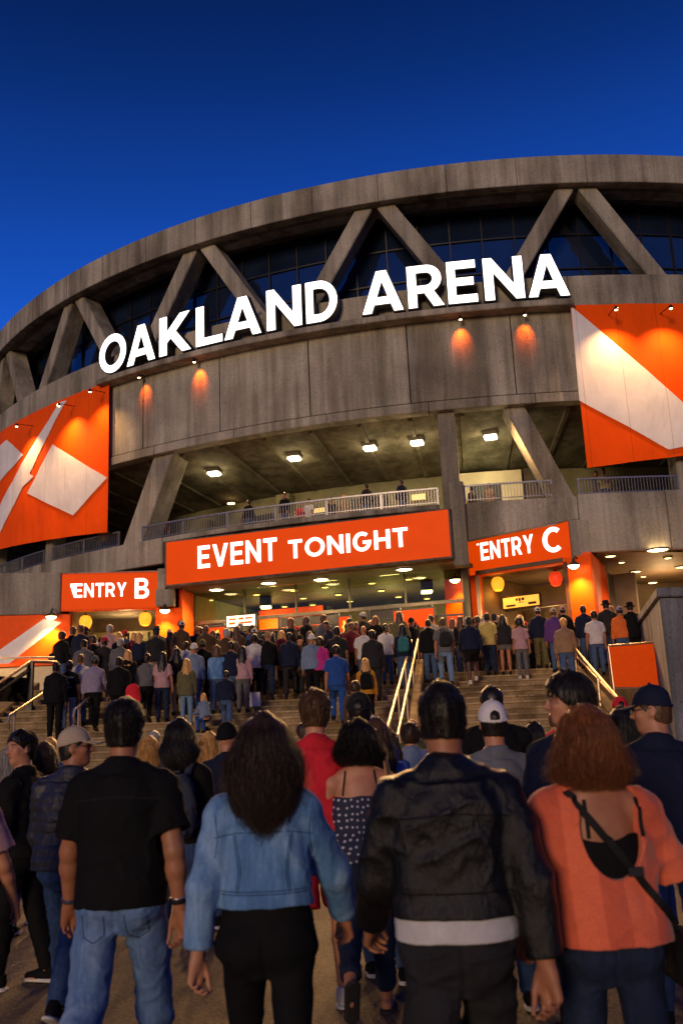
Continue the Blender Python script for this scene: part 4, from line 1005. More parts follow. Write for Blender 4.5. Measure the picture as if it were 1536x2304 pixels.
def hand_prims(J, i, r=1.0):
    k = J['k'] * (1.0 if J['P']['sex'] == 'm' else .9); P = J['P']; s = (-1, 1)[i]; Wr, d = J['hand'][i]; d = d / np.linalg.norm(d)
    inn = np.array([-s, 0, 0.]); inn = inn - d * (inn @ d); inn /= np.linalg.norm(inn)
    ang = R_(P['pron'][i]) * s     # rotate the palm towards the back
    fw = np.cross(d, inn); fw /= np.linalg.norm(fw)
    if fw[1] < 0: fw = -fw
    palm = inn * math.cos(abs(ang)) - fw * math.sin(abs(ang)); across = fw * math.cos(abs(ang)) + inn * math.sin(abs(ang))
    out = []; W = Wr + d * .02 * k
    out.append((cap(Wr - d * .01, W + d * .02 * k, .027 * k, .03 * k, palm, 1.35), .02))
    out.append((cap(W + across * .018 * k + d * .01 * k, W + d * .085 * k + across * .022 * k, .024 * k, .0195 * k, palm, 1.25), .015))
    out.append((cap(W - across * .014 * k + d * .01 * k, W + d * .08 * k - across * .024 * k, .024 * k, .019 * k, palm, 1.25), .015))
    L = (.072, .082, .076, .060); c0 = P['curl']
    for q in range(4):
        off = (.0315, .0105, -.0105, -.030)[q] * k; base = W + d * (.088, .092, .088, .08)[q] * k + across * off
        dir_ = d + across * (.04, .0, -.03, -.07)[q]; dir_ /= np.linalg.norm(dir_); p = base; rr = (.0088, .0090, .0086, .0076)[q] * k * r
        a = R_((14, 20, 24, 28)[q] * c0)
        for ph, (fr, cu) in enumerate(((.45, 1), (.31, 1.5), (.24, 1.1))):
            cs = math.cos(a); nd = dir_ * cs + palm * math.sin(a); e = p + nd * L[q] * fr * k
            out.append((cap(p, e, rr * (1 - .08 * ph), rr * (1 - .08 * (ph + 1))), .004)); p = e
            a += R_((26, 30, 30, 32)[q] * c0 * (1.0 if ph == 0 else .7))
    th = W + d * .025 * k + across * .034 * k + palm * .008; td = d * .85 + across * .30 + palm * .35; td /= np.linalg.norm(td)
    e = th + td * .042 * k; td2 = d * .95 + across * -.02 + palm * .30; td2 /= np.linalg.norm(td2); e2 = e + td2 * .034 * k; e3 = e2 + (td2 + palm * .3) * .024 * k
    out += [(cap(th - d * .01, e, .014 * k, .0115 * k), .012), (cap(e, e2, .0108 * k, .0098 * k), .005), (cap(e2, e3, .0096 * k, .008 * k), .004)]
    return out
def head_prims(J):
    k, Hd, Rh = J['k'], J['Hd'], J['Rh']; RT_ = Rh.T; q = k; f = .95 if J['P']['sex'] == 'f' else 1.0
    A = [(ell(Hd(0, -.010, .022), np.array([.076 * f, .096, .102]) * q, RT_), 0), (ell(Hd(0, .022, -.045), np.array([.060 * f, .070, .075]) * q, RT_), .045), (ell(Hd(0, .062, -.093), np.array([.026, .022, .02]) * q, RT_), .03),
         (cap(Hd(-.03, .078, .030), Hd(.03, .078, .030), .013 * q), .02), (cap(Hd(0, .090, .012), Hd(0, .110, -.024), .0075 * q, .0125 * q), .012), (cap(Hd(-.012, .098, -.028), Hd(.012, .098, -.028), .008 * q), .008),
         (ell(Hd(-.04, .062, -.02), np.array([.022, .022, .022]) * q, RT_), .02), (ell(Hd(.04, .062, -.02), np.array([.022, .022, .022]) * q, RT_), .02)]
    S = [(ell(Hd(s * .031, .094, .010), np.array([.0165, .011, .010]) * q, RT_), .008) for s in (-1, 1)]
    B = [(ell(Hd(s * .031, .0795, .010), np.array([.0125, .0115, .0105]) * q, RT_), .002) for s in (-1, 1)]
    B += [(cap(Hd(-.018, .086, -.0535), Hd(.018, .086, -.0535), .0062 * q), .005), (cap(Hd(-.014, .085, -.0655), Hd(.014, .085, -.0655), .0072 * q), .006)]
    for s in (-1, 1):
        B += [(ell(Hd(s * .077 * f, -.012, -.004), np.array([.0075, .019, .031]) * q, ry(s * 14) @ RT_), .008), (ell(Hd(s * .074 * f, .004, -.025), np.array([.008, .010, .012]) * q, RT_), .008)]
    return A, S, B
def bounds(J, m=.12):
    pts = J['sho'] + J['elb'] + J['wri'] + J['hip'] + J['kne'] + J['ank'] + [J['hc'] + (0, 0, .16), J['hc'] + (0, .1, 0), J['hc'] - (0, .1, 0)] + [w_ + d * .2 for w_, d in J['hand']] + [a + R @ np.array([0, .2, -.08]) for a, R in J['foot']] + [a + R @ np.array([0, -.1, -.08]) for a, R in J['foot']]
    pts = np.array(pts); return pts.min(0) - m, pts.max(0) + m
def body_mesh(J, h, hands=True, legs=True, name='body'):
    lo, hi = bounds(J); lo[2] = -.02 if legs else J['pz'] - .25
    s = SDF(lo, hi, h); k, P = J['k'], J['P']; m_ = P['sex'] == 'm'
    ar = (.050 if m_ else .043) * k * (.6 + .4 * P['w'])
    s.add(loft([(z, a * (.80 if z < .02 * k else .90 if z < .3 * k else .95), b * (.74 if z < .02 * k else .86 if z < .3 * k else .95), y) for z, a, b, y in J['rows']], J['o'], J['Rt'].T))
    for i, sg_ in ((0, -1), (1, 1)):
        s.add(ell(J['sho'][i] + (-sg_ * .014, 0, -.006), (.052 * k, .052 * k, .056 * k)), .04); s.add(cap(J['T'](sg_ * .05, -.018, .525), J['sho'][i] + (-sg_ * .02, 0, .012 * k), .042 * k, .040 * k), .04)
        s.add(cap(J['sho'][i] + (0, 0, -.02), J['elb'][i], ar * 1.12, ar * .84), .03)
        mid = J['elb'][i] * .68 + J['wri'][i] * .32
        s.add(cap(J['elb'][i], mid, ar * .82, ar * .86), .02); s.add(cap(mid, J['wri'][i], ar * .84, ar * .56), .02)
        if legs:
            s.add(cap(J['hip'][i] + (0, 0, -.02), J['kne'][i], .076 * k, .054 * k), .03)
            c = J['kne'][i] * .66 + J['ank'][i] * .34 + (0, -.014 * k, 0)
            s.add(cap(J['kne'][i], c, .054 * k, .053 * k), .02); s.add(cap(c, J['ank'][i], .053 * k, .036 * k), .02)
            A, Rf = J['foot'][i]
            for a_, b_, r1, r2 in (((0, -.03, -.045), (0, .06, -.05), .034, .032), ((0, .05, -.055), (0, .145, -.066), .033, .02), ((-.02, .06, -.06), (-.022, .14, -.068), .022, .016)):
                s.add(cap(A + Rf @ np.array(a_) * k, A + Rf @ np.array(b_) * k, r1 * k, r2 * k), .015)
    # neck and head
    nb = J['T'](0, -.012, .52); s.add(cap(nb, J['Hd'](0, -.02, -.06), (.064 if m_ else .052) * k, (.056 if m_ else .046) * k), .03)
    A, S, B = head_prims(J)
    for p, kk in A: s.add(p, kk)
    for p, kk in S: s.sub(p, kk)
    for p, kk in B: s.add(p, kk)
    if hands:
        for i in (0, 1):
            for p, kk in hand_prims(J, i): s.add(p, kk)
    else:
        for i in (0, 1):
            W, d = J['hand'][i]; s.add(cap(W, W + d * .15 * k, .03 * k, .024 * k, (1, 0, 0), 1.5), .02)
    me = s.mesh(name)
    # eyes and lips get their own materials on the same continuous skin
    n_ = len(me.polygons); cen = np.zeros(n_ * 3, np.float32); me.polygons.foreach_get('center', cen); cen = (cen.reshape(-1, 3) - J['hc']) @ J['Rh'] / k
    mi = np.zeros(n_, np.int32)
    for sg_ in (-1, 1):
        e = (np.abs(cen[:, 0] - sg_ * .031) / .011) ** 2 + ((cen[:, 2] - .010) / .0055) ** 2 < 1; mi[e & (cen[:, 1] > .07)] = 1
        e = (np.abs(cen[:, 0] - sg_ * .033) / .016) ** 2 + ((cen[:, 2] - .030) / .0045) ** 2 < 1; mi[e & (cen[:, 1] > .06)] = 2
    e = (np.abs(cen[:, 0]) / .024) ** 2 + ((cen[:, 2] + .059) / .010) ** 2 < 1; mi[e & (cen[:, 1] > .07)] = 3
    me.polygons.foreach_set('material_index', mi)
    return me
def folds(amp, sx=9, sz=14, seed=0, tilt=.5):
    """cloth relief: broad drape, fine rumples and sharper slanted creases"""
    def fn(x, y, z):
        a = vnoise(x * sx + seed + z * 3 * tilt, y * sx + 7 + seed, z * sz * .45 + x * 3 * tilt + seed) - .5
        b = vnoise(x * sx * 2.2 + 3, y * sx * 2.2 + seed, z * sz * 1.3 + x * 9 * tilt) - .5
        r = 1 - np.abs(2 * vnoise(x * sx * .9 + z * 3.0 + 11 + seed, y * sx * .9 + seed, z * sz * .62 - x * 4 + 5) - 1)
        r2 = 1 - np.abs(2 * vnoise(x * sx * 1.3 - z * 4.0 + 3 + seed, y * sx * 1.3 + seed, z * sz * .8 + x * 6 + 9) - 1)
        return amp * (a * 1.1 + b * .6 - 1.0 * (r ** 3 - .25) - .55 * (r2 ** 4 - .2))
    return fn
def top_mesh(J, h, kind='tee', hem=-.06, e=.014, sleeve=.62, loose=.92, collar=None, scoop=None, fold=.008, seed=0, quilt=0, name='top', slack=.012, neck=.0, hood=False, strapless=False, ztop=None):
    lo, hi = bounds(J, .16); k = J['k']; lo[2] = J['pz'] + hem * k - .08
    if kind == 'long' or sleeve > 1: lo[2] = min(lo[2], min(w_[2] for w_ in J['wri']) - .08)
    s = SDF(lo, hi, h); P = J['P']; m_ = P['sex'] == 'm'; o, Rt = J['o'], J['Rt'].T
    ca = max(r[1] for r in J['rows'] if r[0] > .3 * k); cb = max(r[2] for r in J['rows'] if r[0] > .3 * k)
    def body_rows(e_):
        R = []
        for z, a, b, y in J['rows']:
            if z > .55 * k - neck * k: continue
            if z < .42 * k: a, b = max(a, ca * loose), max(b, cb * loose)
            t_ = max(0, min(1, (.16 * k - z) / (.12 * k))) * (.012 if hem < .10 else .004)
            R.append((z, a + e_ + t_, b + e_ + t_ * 1.6, y))
        zs, A_, B_, Y_ = zip(*R); Hm = hem * k
        R = [(z, a, b, y) for z, a, b, y in R if z > Hm + .01]
        R.append((Hm, np.interp(Hm, zs, A_), np.interp(Hm, zs, B_), np.interp(Hm, zs, Y_))); return R
    s.add(loft(body_rows(e), o, Rt))
    ar = (.050 if m_ else .043) * k * (.6 + .4 * P['w']); es = min(e, .016) + max(0, e - .016) * .45
    nb = J['T'](0, -.018, .555)
    if not strapless:
        s.add(cap(J['T'](0, -.020, .45), J['T'](0, -.024, .525), (.072 if m_ else .060) * k + e * .8, (.062 if m_ else .051) * k + e * .8), .03)
        for i, g_ in ((0, -1), (1, 1)):
            s.add(cap(J['T'](g_ * .05, -.020, .522), J['sho'][i] + (-g_ * .02, 0, .012 * k), .040 * k + e * .75, .040 * k + e * .7), .035)
            S, E_, W = J['sho'][i], J['elb'][i], J['wri'][i]
            if sleeve > 0:
                s.add(ell(S + (-g_ * .014, 0, -.006), np.array([.052, .054, .056]) * k + e * .75), .03)
                if sleeve <= 1:
                    C = S + (E_ - S) * sleeve; s.add(capcut(S + (0, 0, -.02), C, ar * 1.08 + es, ar * 1.06 + es + slack), .028)
                else:
                    mid = E_
                    s.add(cap(S + (0, 0, -.02), mid, ar * 1.10 + es, ar * .98 + es), .028); C = E_ + (W - E_) * (sleeve - 1)
                    s.add(capcut(mid, C, ar * .96 + es, ar * .66 + es * .9 + slack * .5), .02)
            else:
                pass
    if hood:
        s.add(ell(J['T'](0, -.085, .515), (.105 * k, .055 * k, .075 * k), Rt), .03)
    if fold:
        ff = folds(fold, seed=seed); zh = J['pz'] + hem * k
        s.warp(lambda x, y, z: ff(x, y, z) * (.3 + .7 * np.clip((z - zh) / .10, 0, 1)))
    if quilt:
        def q_(x, y, z): return -.007 * np.abs(np.sin(z * math.pi / quilt)) ** .6 + .0035
        s.warp(q_)
    if ztop is not None: s.cut(J['o'] + J['Rt'] @ np.array([0, 0, ztop * k]), (0, 0, 1))
    # open the neck, the cuffs and the hem so that they have real edges
    s.sub(cap(J['T'](0, .006, .56), nb + (0, .05, .25), (.058 if m_ else .048) * k, .08 * k), .006)
    if scoop is not None:
        for c, r in scoop: s.sub(ell(J['T'](*c), np.array(r) * k, Rt), .004)
    if collar:
        ch, cr = collar; base = J['T'](0, -.014, .522); up = J['Rt'] @ np.array([0, .12, 1.0]); n_ = 18
        for j in range(n_):
            a0, a1 = 2 * math.pi * j / n_, 2 * math.pi * (j + 1) / n_
            if abs((a0 + a1) / 2 - math.pi / 2) < .45: continue
            pt = lambda a: base + np.array([math.cos(a) * cr * k, math.sin(a) * cr * .92 * k, 0]) + up * (.022 * k - .012 * math.sin(a) * k)
            s.add(cap(pt(a0), pt(a1), ch * .5 * k, None, (0, 0, 1), .55), .008)
    hp = J['o'] + J['Rt'] @ np.array([0, 0, hem * k])
    s.sub(loft([(z, max(a - .017, .02), max(b - .017, .02), y) for z, a, b, y in body_rows(e) if z < hem * k + .001] + [(hem * k + .03, body_rows(e)[-1][1] - .022, body_rows(e)[-1][2] - .022, body_rows(e)[-1][3])] + [(hem * k - .05, body_rows(e)[-1][1] - .017, body_rows(e)[-1][2] - .017, body_rows(e)[-1][3])], o, Rt), .004)
    if not strapless:
        for i in (0, 1):
            if 0 < sleeve <= 1:
                S, E_ = J['sho'][i], J['elb'][i]; d = (E_ - S) / np.linalg.norm(E_ - S); C = S + (E_ - S) * sleeve
                s.sub(cap(C - d * .035, C + d * .06, ar * 1.02 + es + slack - .014), .003)
            elif sleeve > 1:
                E_, W = J['elb'][i], J['wri'][i]; d = (W - E_) / np.linalg.norm(W - E_); C = E_ + (W - E_) * (sleeve - 1)
                s.sub(cap(C - d * .03, C + d * .05, ar * .64 + es * .9 + slack * .5 - .013), .003)
    return s.mesh(name)
def legs_mesh(J, h, loose=.014, cuff=1.0, waist=.10, fold=.007, seed=5, name='trousers', flare=0, roll=False):
    lo, hi = bounds(J, .1); k, P = J['k'], J['P']; lg = P['lg']; hi[2] = J['pz'] + waist * k + .06; lo[2] = -.01
    if cuff < .5: lo[2] = min(q[2] for q in J['kne']) - .1
    s = SDF(lo, hi, h); e = .008
    R = [(-.16 * k, .085 * k, .075 * k, -.01)] + [(-.06 * k, J['rows'][1][1] + e, J['rows'][1][2] + e, J['rows'][1][3])] + [(z, a + e, b + e, y) for z, a, b, y in J['rows'] if -.05 * k < z < waist * k - .01]; zs, A_, B_, Y_ = zip(*J['rows'])
    R.append((waist * k, np.interp(waist * k, zs, A_) + e, np.interp(waist * k, zs, B_) + e, np.interp(waist * k, zs, Y_)))
    s.add(loft(R, J['o'], J['Rt'].T))
    for i, g_ in ((0, -1), (1, 1)):
        Hj, Kn, An = J['hip'][i], J['kne'][i], J['ank'][i]
        s.add(ell(Hj + (-g_ * .006 * k, -.058 * k * lg, -.030 * k), np.array([.080, .078, .092]) * k * lg), .03)
        if cuff >= .5:
            s.add(cap(Hj + (g_ * .004, 0, -.03), Kn, .092 * k * lg, .058 * k * lg + loose), .03)
            C = Kn + (An - Kn) * ((cuff - .5) * 2); calf = Kn * .68 + C * .32 + (0, -.012 * k, 0)
            s.add(cap(Kn, calf, .057 * k * lg + loose, .054 * k * lg + loose), .02); s.add(capcut(calf, C, .054 * k * lg + loose, .040 * k + loose + flare), .02)
            d = (An - Kn) / np.linalg.norm(An - Kn); rr = .040 * k + loose + flare
            if roll: s.add(cap(C - d * .05, C - d * .002, rr + .008, rr + .009), .003)
        else:
            C = Hj + (Kn - Hj) * (cuff * 2); d = (Kn - Hj) / np.linalg.norm(Kn - Hj)
            s.add(capcut(Hj + (g_ * .004, 0, -.03), C, .094 * k * lg, .072 * k + loose + .01), .03); rr = .075 * k + loose
    if fold: s.warp(folds(fold, 8, 22, seed, .35))
    s.warp(lambda x, y, z: .009 * np.exp(-(x / .013) ** 2) * (y < 0) * np.clip((J['pz'] + .03 - z) / .05, 0, 1))
    for i in (0, 1):
        Hj, Kn, An = J['hip'][i], J['kne'][i], J['ank'][i]
        if cuff >= .5: C = Kn + (An - Kn) * ((cuff - .5) * 2); d = (An - Kn) / np.linalg.norm(An - Kn); rr = .040 * k + loose + flare
        else: C = Hj + (Kn - Hj) * (cuff * 2); d = (Kn - Hj) / np.linalg.norm(Kn - Hj); rr = .075 * k + loose
        s.sub(cap(C - d * .03, C + d * .05, rr - .009), .003)
    return s.mesh(name)
def shoe_mesh(J, i, h, kind='sneaker', name='shoe'):
    A, Rf = J['foot'][i]; k = J['k']; Q = lambda x, y, z: A + Rf @ (np.array([x, y, z]) * k)
    pts = np.array([Q(x, y, z) for x in (-.06, .06) for y in (-.10, .20) for z in (-.1, .10)])
    s = SDF(pts.min(0) - .01, pts.max(0) + .01, h); g_ = (-1, 1)[i]
    s.add(cap(Q(0, -.035, -.035), Q(0, .05, -.042), .041 * k, .042 * k)); s.add(cap(Q(0, .05, -.045), Q(g_ * -.004, .150, -.056), .044 * k, .031 * k), .02)
    if kind == 'boot': s.add(cap(Q(0, -.015, -.02), Q(0, -.02, .085), .047 * k, .05 * k), .02)
    else: s.add(cap(Q(0, -.03, -.02), Q(0, -.035, .012), .042 * k, .040 * k), .015)
    s.add(sole_prim(Q, k), .004)
    dn = Rf @ np.array([0, 0, -1.]); s.cut(Q(0, 0, -.088), dn)
    if kind == 'boot': s.cut(Q(0, 0, .10), -dn)
    else: s.cut(Q(0, 0, .022), -dn)
    me = s.mesh(name); n_ = len(me.polygons); cen = np.zeros(n_ * 3, np.float32); me.polygons.foreach_get('center', cen)
    lz = ((cen.reshape(-1, 3) - A) @ Rf)[:, 2] / k; me.polygons.foreach_set('material_index', (lz < -.062).astype(np.int32)); return me
def sole_prim(Q, k):
    a = cap(Q(0, -.045, -.076), Q(0, .150, -.076), .046 * k, .040 * k, None); b = [a]
    n_ = (Q(0, 0, 1) - Q(0, 0, 0)); n_ = n_ / np.linalg.norm(n_)
    return cap(Q(0, -.045, -.077), Q(0, .150, -.077), .048 * k, .045 * k, n_, 3.0)
# ---- hair
HAIR = {
 'short': [(-.085, .060, .055, -.045), (-.05, .076, .082, -.022), (0, .084, .102, -.012), (.05, .088, .108, -.010), (.09, .076, .092, -.010), (.12, .052, .064, -.010), (.139, .014, .018, -.008)],
 'buzz': [(-.07, .062, .058, -.04), (-.04, .074, .082, -.02), (0, .080, .099, -.012), (.05, .081, .101, -.011), (.09, .066, .083, -.011), (.115, .042, .054, -.01), (.130, .012, .016, -.01)],
 'bob': [(-.24, .085, .060, -.050), (-.20, .128, .092, -.035), (-.14, .132, .105, -.030), (-.07, .118, .112, -.022), (0, .104, .118, -.016), (.05, .097, .114, -.012), (.09, .080, .096, -.010), (.12, .054, .066, -.010), (.142, .014, .018, -.008)],
 'long': [(-.46, .045, .022, -.120), (-.40, .085, .036, -.118), (-.30, .112, .050, -.106), (-.20, .122, .070, -.082), (-.12, .116, .092, -.052), (-.05, .104, .108, -.026), (0, .096, .112, -.016), (.05, .092, .110, -.012), (.09, .078, .094, -.010), (.12, .053, .065, -.010), (.142, .014, .018, -.008)],
 'wavy': [(-.35, .030, .016, -.118), (-.30, .072, .03, -.116), (-.23, .104, .052, -.100), (-.15, .128, .082, -.068), (-.08, .136, .104, -.038), (-.03, .124, .112, -.024), (0, .110, .116, -.018), (.05, .098, .112, -.012), (.09, .080, .095, -.010), (.12, .054, .066, -.010), (.142, .014, .018, -.008)],
 'curly': [(-.10, .085, .075, -.04), (-.05, .108, .110, -.022), (0, .115, .126, -.014), (.05, .115, .128, -.012), (.10, .098, .110, -.012), (.14, .068, .078, -.010), (.165, .02, .02, -.008)],
}
def hair_rows(J, style, L=None):
    k = J['k']; f = 1.0
    rows = HAIR[style]
    if L is not None and style in ('long', 'bob', 'wavy'):
        b = rows[0][0]; rows = [((z * (L / b) if z < 0 else z), a, d, y) for z, a, d, y in rows]
    return [(z * k, a * k * f, d * k * f, y * k) for z, a, d, y in rows]
def hair_mesh(J, h, style='short', L=None, name='hair', rough=.006, seed=0):
    pony = style == 'pony'; style = 'short' if pony else style
    k = J['k']; rows = hair_rows(J, style, L); zmin = rows[0][0]; Rm = J['Rh'].T
    if style in ('long', 'bob', 'wavy'): Rm = (rz_(J['P']['yaw']) @ rx(-J['P']['pitch'] * .4)).T
    hc = J['hc']; zmin = -.25 * k if pony else zmin
    s = SDF(hc + (-.2, -.24, zmin - .03), hc + (.2, .2, .2 * k), h)
    s.add(loft(rows, hc, Rm, 2.0))
    H_ = J['Hd']
    fn = folds(rough, 38, 7, seed, .1); s.warp(fn)
    if style in ('short', 'buzz', 'curly'):
        n_ = J['Rh'] @ np.array([0, .745, -.667]); s.cut(H_(0, .088, .062), n_)
        for g_ in (-1, 1): s.sub(ell(H_(g_ * .085, -.004, -.012), (.022 * k, .026 * k, .040 * k)), .005)
    else:
        s.sub(ell(H_(0, .105, -.060), np.array([.066, .085, .115]) * k, J['Rh'].T), .012)
        n_ = J['Rh'] @ np.array([0, .93, -.36]); s.cut(H_(0, .080, .05), n_)
        s.sub(ell(H_(0, .05, -.30), np.array([.30, .115, .20]) * k), .02)
    if pony:
        for a_, b_, r1, r2 in (((0, -.10, .04), (0, -.14, .0), .02, .03), ((0, -.14, .0), (0, -.145, -.10), .03, .028), ((0, -.145, -.10), (.01, -.13, -.22), .028, .008)): s.add(cap(H_(*a_), H_(*b_), r1 * k, r2 * k), .015)
    return s.mesh(name)
def strands(J, style, n=1200, L=None, r=.0016, seed=1, name='strands', wave=.006, spread=.02, seg=11, lo_cut=0.0, part=0):
    """hair strands laid over the hair volume: crown to tip, each a thin tapered tube"""
    rg = np.random.RandomState(seed); k = J['k']; rows = sorted(hair_rows(J, style, L)); zs, A, B, Y0 = (np.array(q) for q in zip(*rows))
    Rm = J['Rh'] if style in ('short', 'buzz', 'curly') else (rz_(J['P']['yaw']) @ rx(-J['P']['pitch'] * .4))
    zt, zb = zs[-1], zs[0]; V = []; Q = []; side = 3
    for i in range(n):
        short = style in ('short', 'buzz', 'curly')
        ph = rg.uniform(-2.55, 2.55)
        if short:
            z0 = zb + (zt - zb) * rg.rand() ** .8; ln = {'short': .035, 'buzz': .012, 'curly': .06}[style] * k * rg.uniform(.6, 1.4); zz = np.linspace(z0, z0 - ln, 5)
            zz = np.maximum(zz, zb)
            if z0 < .06 * k and abs(ph) > 1.75: continue
        else:
            z0 = zt - (zt - 0) * .10 * rg.rand(); q_ = min(1, abs(ph) / 1.9); z1 = zb * (rg.uniform(.80, 1.10) - (.30 * q_ ** 1.3 if style == 'wavy' else .12 * q_ if style == 'long' else 0) * rg.uniform(.5, 1.2))
            t = np.linspace(0, 1, seg); zz = z0 + (z1 - z0) * t ** .8
        lim = 1.70 if not short else 9; fly = rg.rand() < (.10 if not short else .06)
        a = np.interp(zz, zs, A); b = np.interp(zz, zs, B); y0 = np.interp(zz, zs, Y0)
        t = np.linspace(0, 1, len(zz)); j = 1.0 + rg.normal(0, spread) + (.008 if style == 'buzz' else .02) + (0 if short else spread * 1.6 * t * rg.uniform(-.4, 1.6))
        p_ = ph + (0 if short else rg.normal(0, .12) * t + .05 * np.sin(t * rg.uniform(4, 9) + rg.uniform(0, 6)))
        if not short: p_ = np.where(zz < .03 * k, np.clip(p_, -lim, lim), p_)
        else: j = j + t * (rg.uniform(-.02, .05) if style != 'buzz' else rg.uniform(-.02, .0))
        if fly: j = j + np.abs(rg.normal(0, .10)) * (.25 + t); wv_ = wave * 2.6
        else: wv_ = wave
        x = a * np.sin(p_) * j + wv_ * k * np.sin(t * rg.uniform(5, 16) + rg.uniform(0, 6)) * t
        y = y0 - b * np.cos(p_) * j + wv_ * k * np.sin(t * rg.uniform(5, 16) + rg.uniform(0, 6)) * t
        P_ = np.stack([x, y, zz], 1) @ Rm.T + J['hc']
        d = np.gradient(P_, axis=0); d /= np.linalg.norm(d, axis=1, keepdims=True) + 1e-9
        u = np.cross(d, [0.3, .2, 1.0]); u /= np.linalg.norm(u, axis=1, keepdims=True) + 1e-9; w_ = np.cross(d, u)
        rr = (r * (.45 if fly else 1)) * k * (1 - .75 * t ** 2)[:, None]; o = len(V) * 0
        base = sum(len(q) for q in V); m_ = len(zz)
        ring = [P_ + rr * (u * math.cos(2.094 * c) + w_ * math.sin(2.094 * c)) for c in range(side)]
        V.append(np.stack(ring, 1).reshape(-1, 3))
        I = base + np.arange(m_ - 1)[:, None] * side
        for c in range(side): Q.append(np.concatenate([I + c, I + (c + 1) % side, I + side + (c + 1) % side, I + side + c], 1))
    return arrays_mesh(name, np.concatenate(V), np.concatenate(Q))
def cap_mesh(J, h, back=False, name='cap', brim=True):
    """baseball cap: dome, curved peak, rear strap opening"""
    k = J['k']; H_ = J['Hd']; Rm = J['Rh'].T; f = -1 if back else 1
    s = SDF(J['hc'] + (-.22, -.27, -.06), J['hc'] + (.22, .27, .22), h)
    s.add(ell(H_(0, -.010, .038), np.array([.090, .110, .108]) * k, Rm)); dn = J['Rh'] @ np.array([0, .16 * f, -1.0])
    s.cut(H_(0, 0, .026), dn); s.sub(ell(H_(0, -.010, .032), np.array([.083, .103, .102]) * k, Rm), .002)
    s.sub(cap(H_(0, -.11 * f, .044), H_(0, -.11 * f, .054), .030 * k), .003)
    s.add(cap(H_(-.075, -.07 * f - .005, .024), H_(-.03, -.112 * f, .022), .008 * k)); s.add(cap(H_(.075, -.07 * f - .005, .024), H_(.03, -.112 * f, .022), .008 * k)); s.add(cap(H_(-.03, -.112 * f, .022), H_(.03, -.112 * f, .022), .0075 * k))
    if brim:
        n_ = J['Rh'] @ np.array([0, .12 * f, 1.0]); n_ /= np.linalg.norm(n_)
        for q in range(-4, 5):
            x = q * .0165; s.add(cap(H_(x, .075 * f, .036 - .09 * abs(x) ** 1.1), H_(x * .95, (.185 - 2.6 * x * x * 4) * f, .022 - .30 * abs(x) ** 1.25), .014 * k, .012 * k, n_, 2.6), .006)
    s.add(cap(H_(0, -.010, .146), H_(0, -.01, .149), .009 * k), .004)
    return s.mesh(name)
def beanie_mesh(J, h, name='beanie'):
    k = J['k']; H_ = J['Hd']; s = SDF(J['hc'] + (-.18, -.18, -.08), J['hc'] + (.18, .18, .22), h)
    s.add(ell(H_(0, -.012, .040), np.array([.090, .110, .118]) * k, J['Rh'].T)); s.cut(H_(0, 0, .012), J['Rh'] @ np.array([0, .25, -1.0]))
    n_ = J['Rh'] @ np.array([0, -.25, 1.0])
    for j in range(20):
        a0, a1 = 2 * math.pi * j / 20, 2 * math.pi * (j + 1) / 20; pt = lambda a: H_(math.cos(a) * .087, -.012 + math.sin(a) * .107, .030 + .25 * math.sin(a) * .107)
        s.add(cap(pt(a0), pt(a1), .018 * k), .004)
    return s.mesh(name)
def hat_mesh(J, h, name='hat'):
    k = J['k']; H_ = J['Hd']; s = SDF(J['hc'] + (-.24, -.24, -.06), J['hc'] + (.24, .24, .22), h)
    s.add(loft([(.03 * k, .092 * k, .112 * k, -.012), (.12 * k, .086 * k, .105 * k, -.012), (.155 * k, .07 * k, .088 * k, -.012)], J['hc'], J['Rh'].T))
    s.add(ell(H_(0, -.012, .035), np.array([.165, .185, .010]) * k, J['Rh'].T), .01); return s.mesh(name)
def backpack_mesh(J, h, name='backpack', size=1.0):
    k = J['k']; lo = J['T'](-.22, -.40, -.02); hi = J['T'](.22, .22, .60); s = SDF(np.minimum(lo, hi) - .06, np.maximum(lo, hi) + .06, h); T, Rt = J['T'], J['Rt'].T
    q = size
    s.add(loft([(.06 * k, .13 * k * q, .055 * k * q, -.20 * k), (.12 * k, .148 * k * q, .085 * k * q, -.205 * k), (.30 * k, .146 * k * q, .085 * k * q, -.20 * k), (.42 * k, .125 * k * q, .065 * k * q, -.185 * k), (.475 * k, .07 * k, .035 * k, -.17 * k)], J['o'], Rt, 3.2))
    s.add(loft([(.08 * k, .105 * k * q, .04 * k, -.275 * k), (.23 * k, .105 * k * q, .035 * k, -.275 * k)], J['o'], Rt, 3.5), .01)
    for g_ in (-1, 1):
        P_ = [(g_ * .07, -.13, .44), (g_ * .095, -.085, .530), (g_ * .11, -.005, .560), (g_ * .115, .085, .50), (g_ * .125, .14, .38), (g_ * .16, .09, .25), (g_ * .165, -.03, .17), (g_ * .12, -.14, .12)]
        for a, b in zip(P_[:-1], P_[1:]): s.add(cap(T(*a), T(*b), .022 * k, None, np.array([g_ * .1, .6, .8]) / 1.0, 1.8), .01)
    s.add(cap(T(-.03, -.16, .49), T(.03, -.16, .49), .011 * k), .01); s.warp(folds(.006, 12, 14, 4))
    s.warp(lambda x, y, z: .0035 * np.exp(-((z - J['o'][2] - .245 * k) / .006) ** 2)); return s.mesh(name)
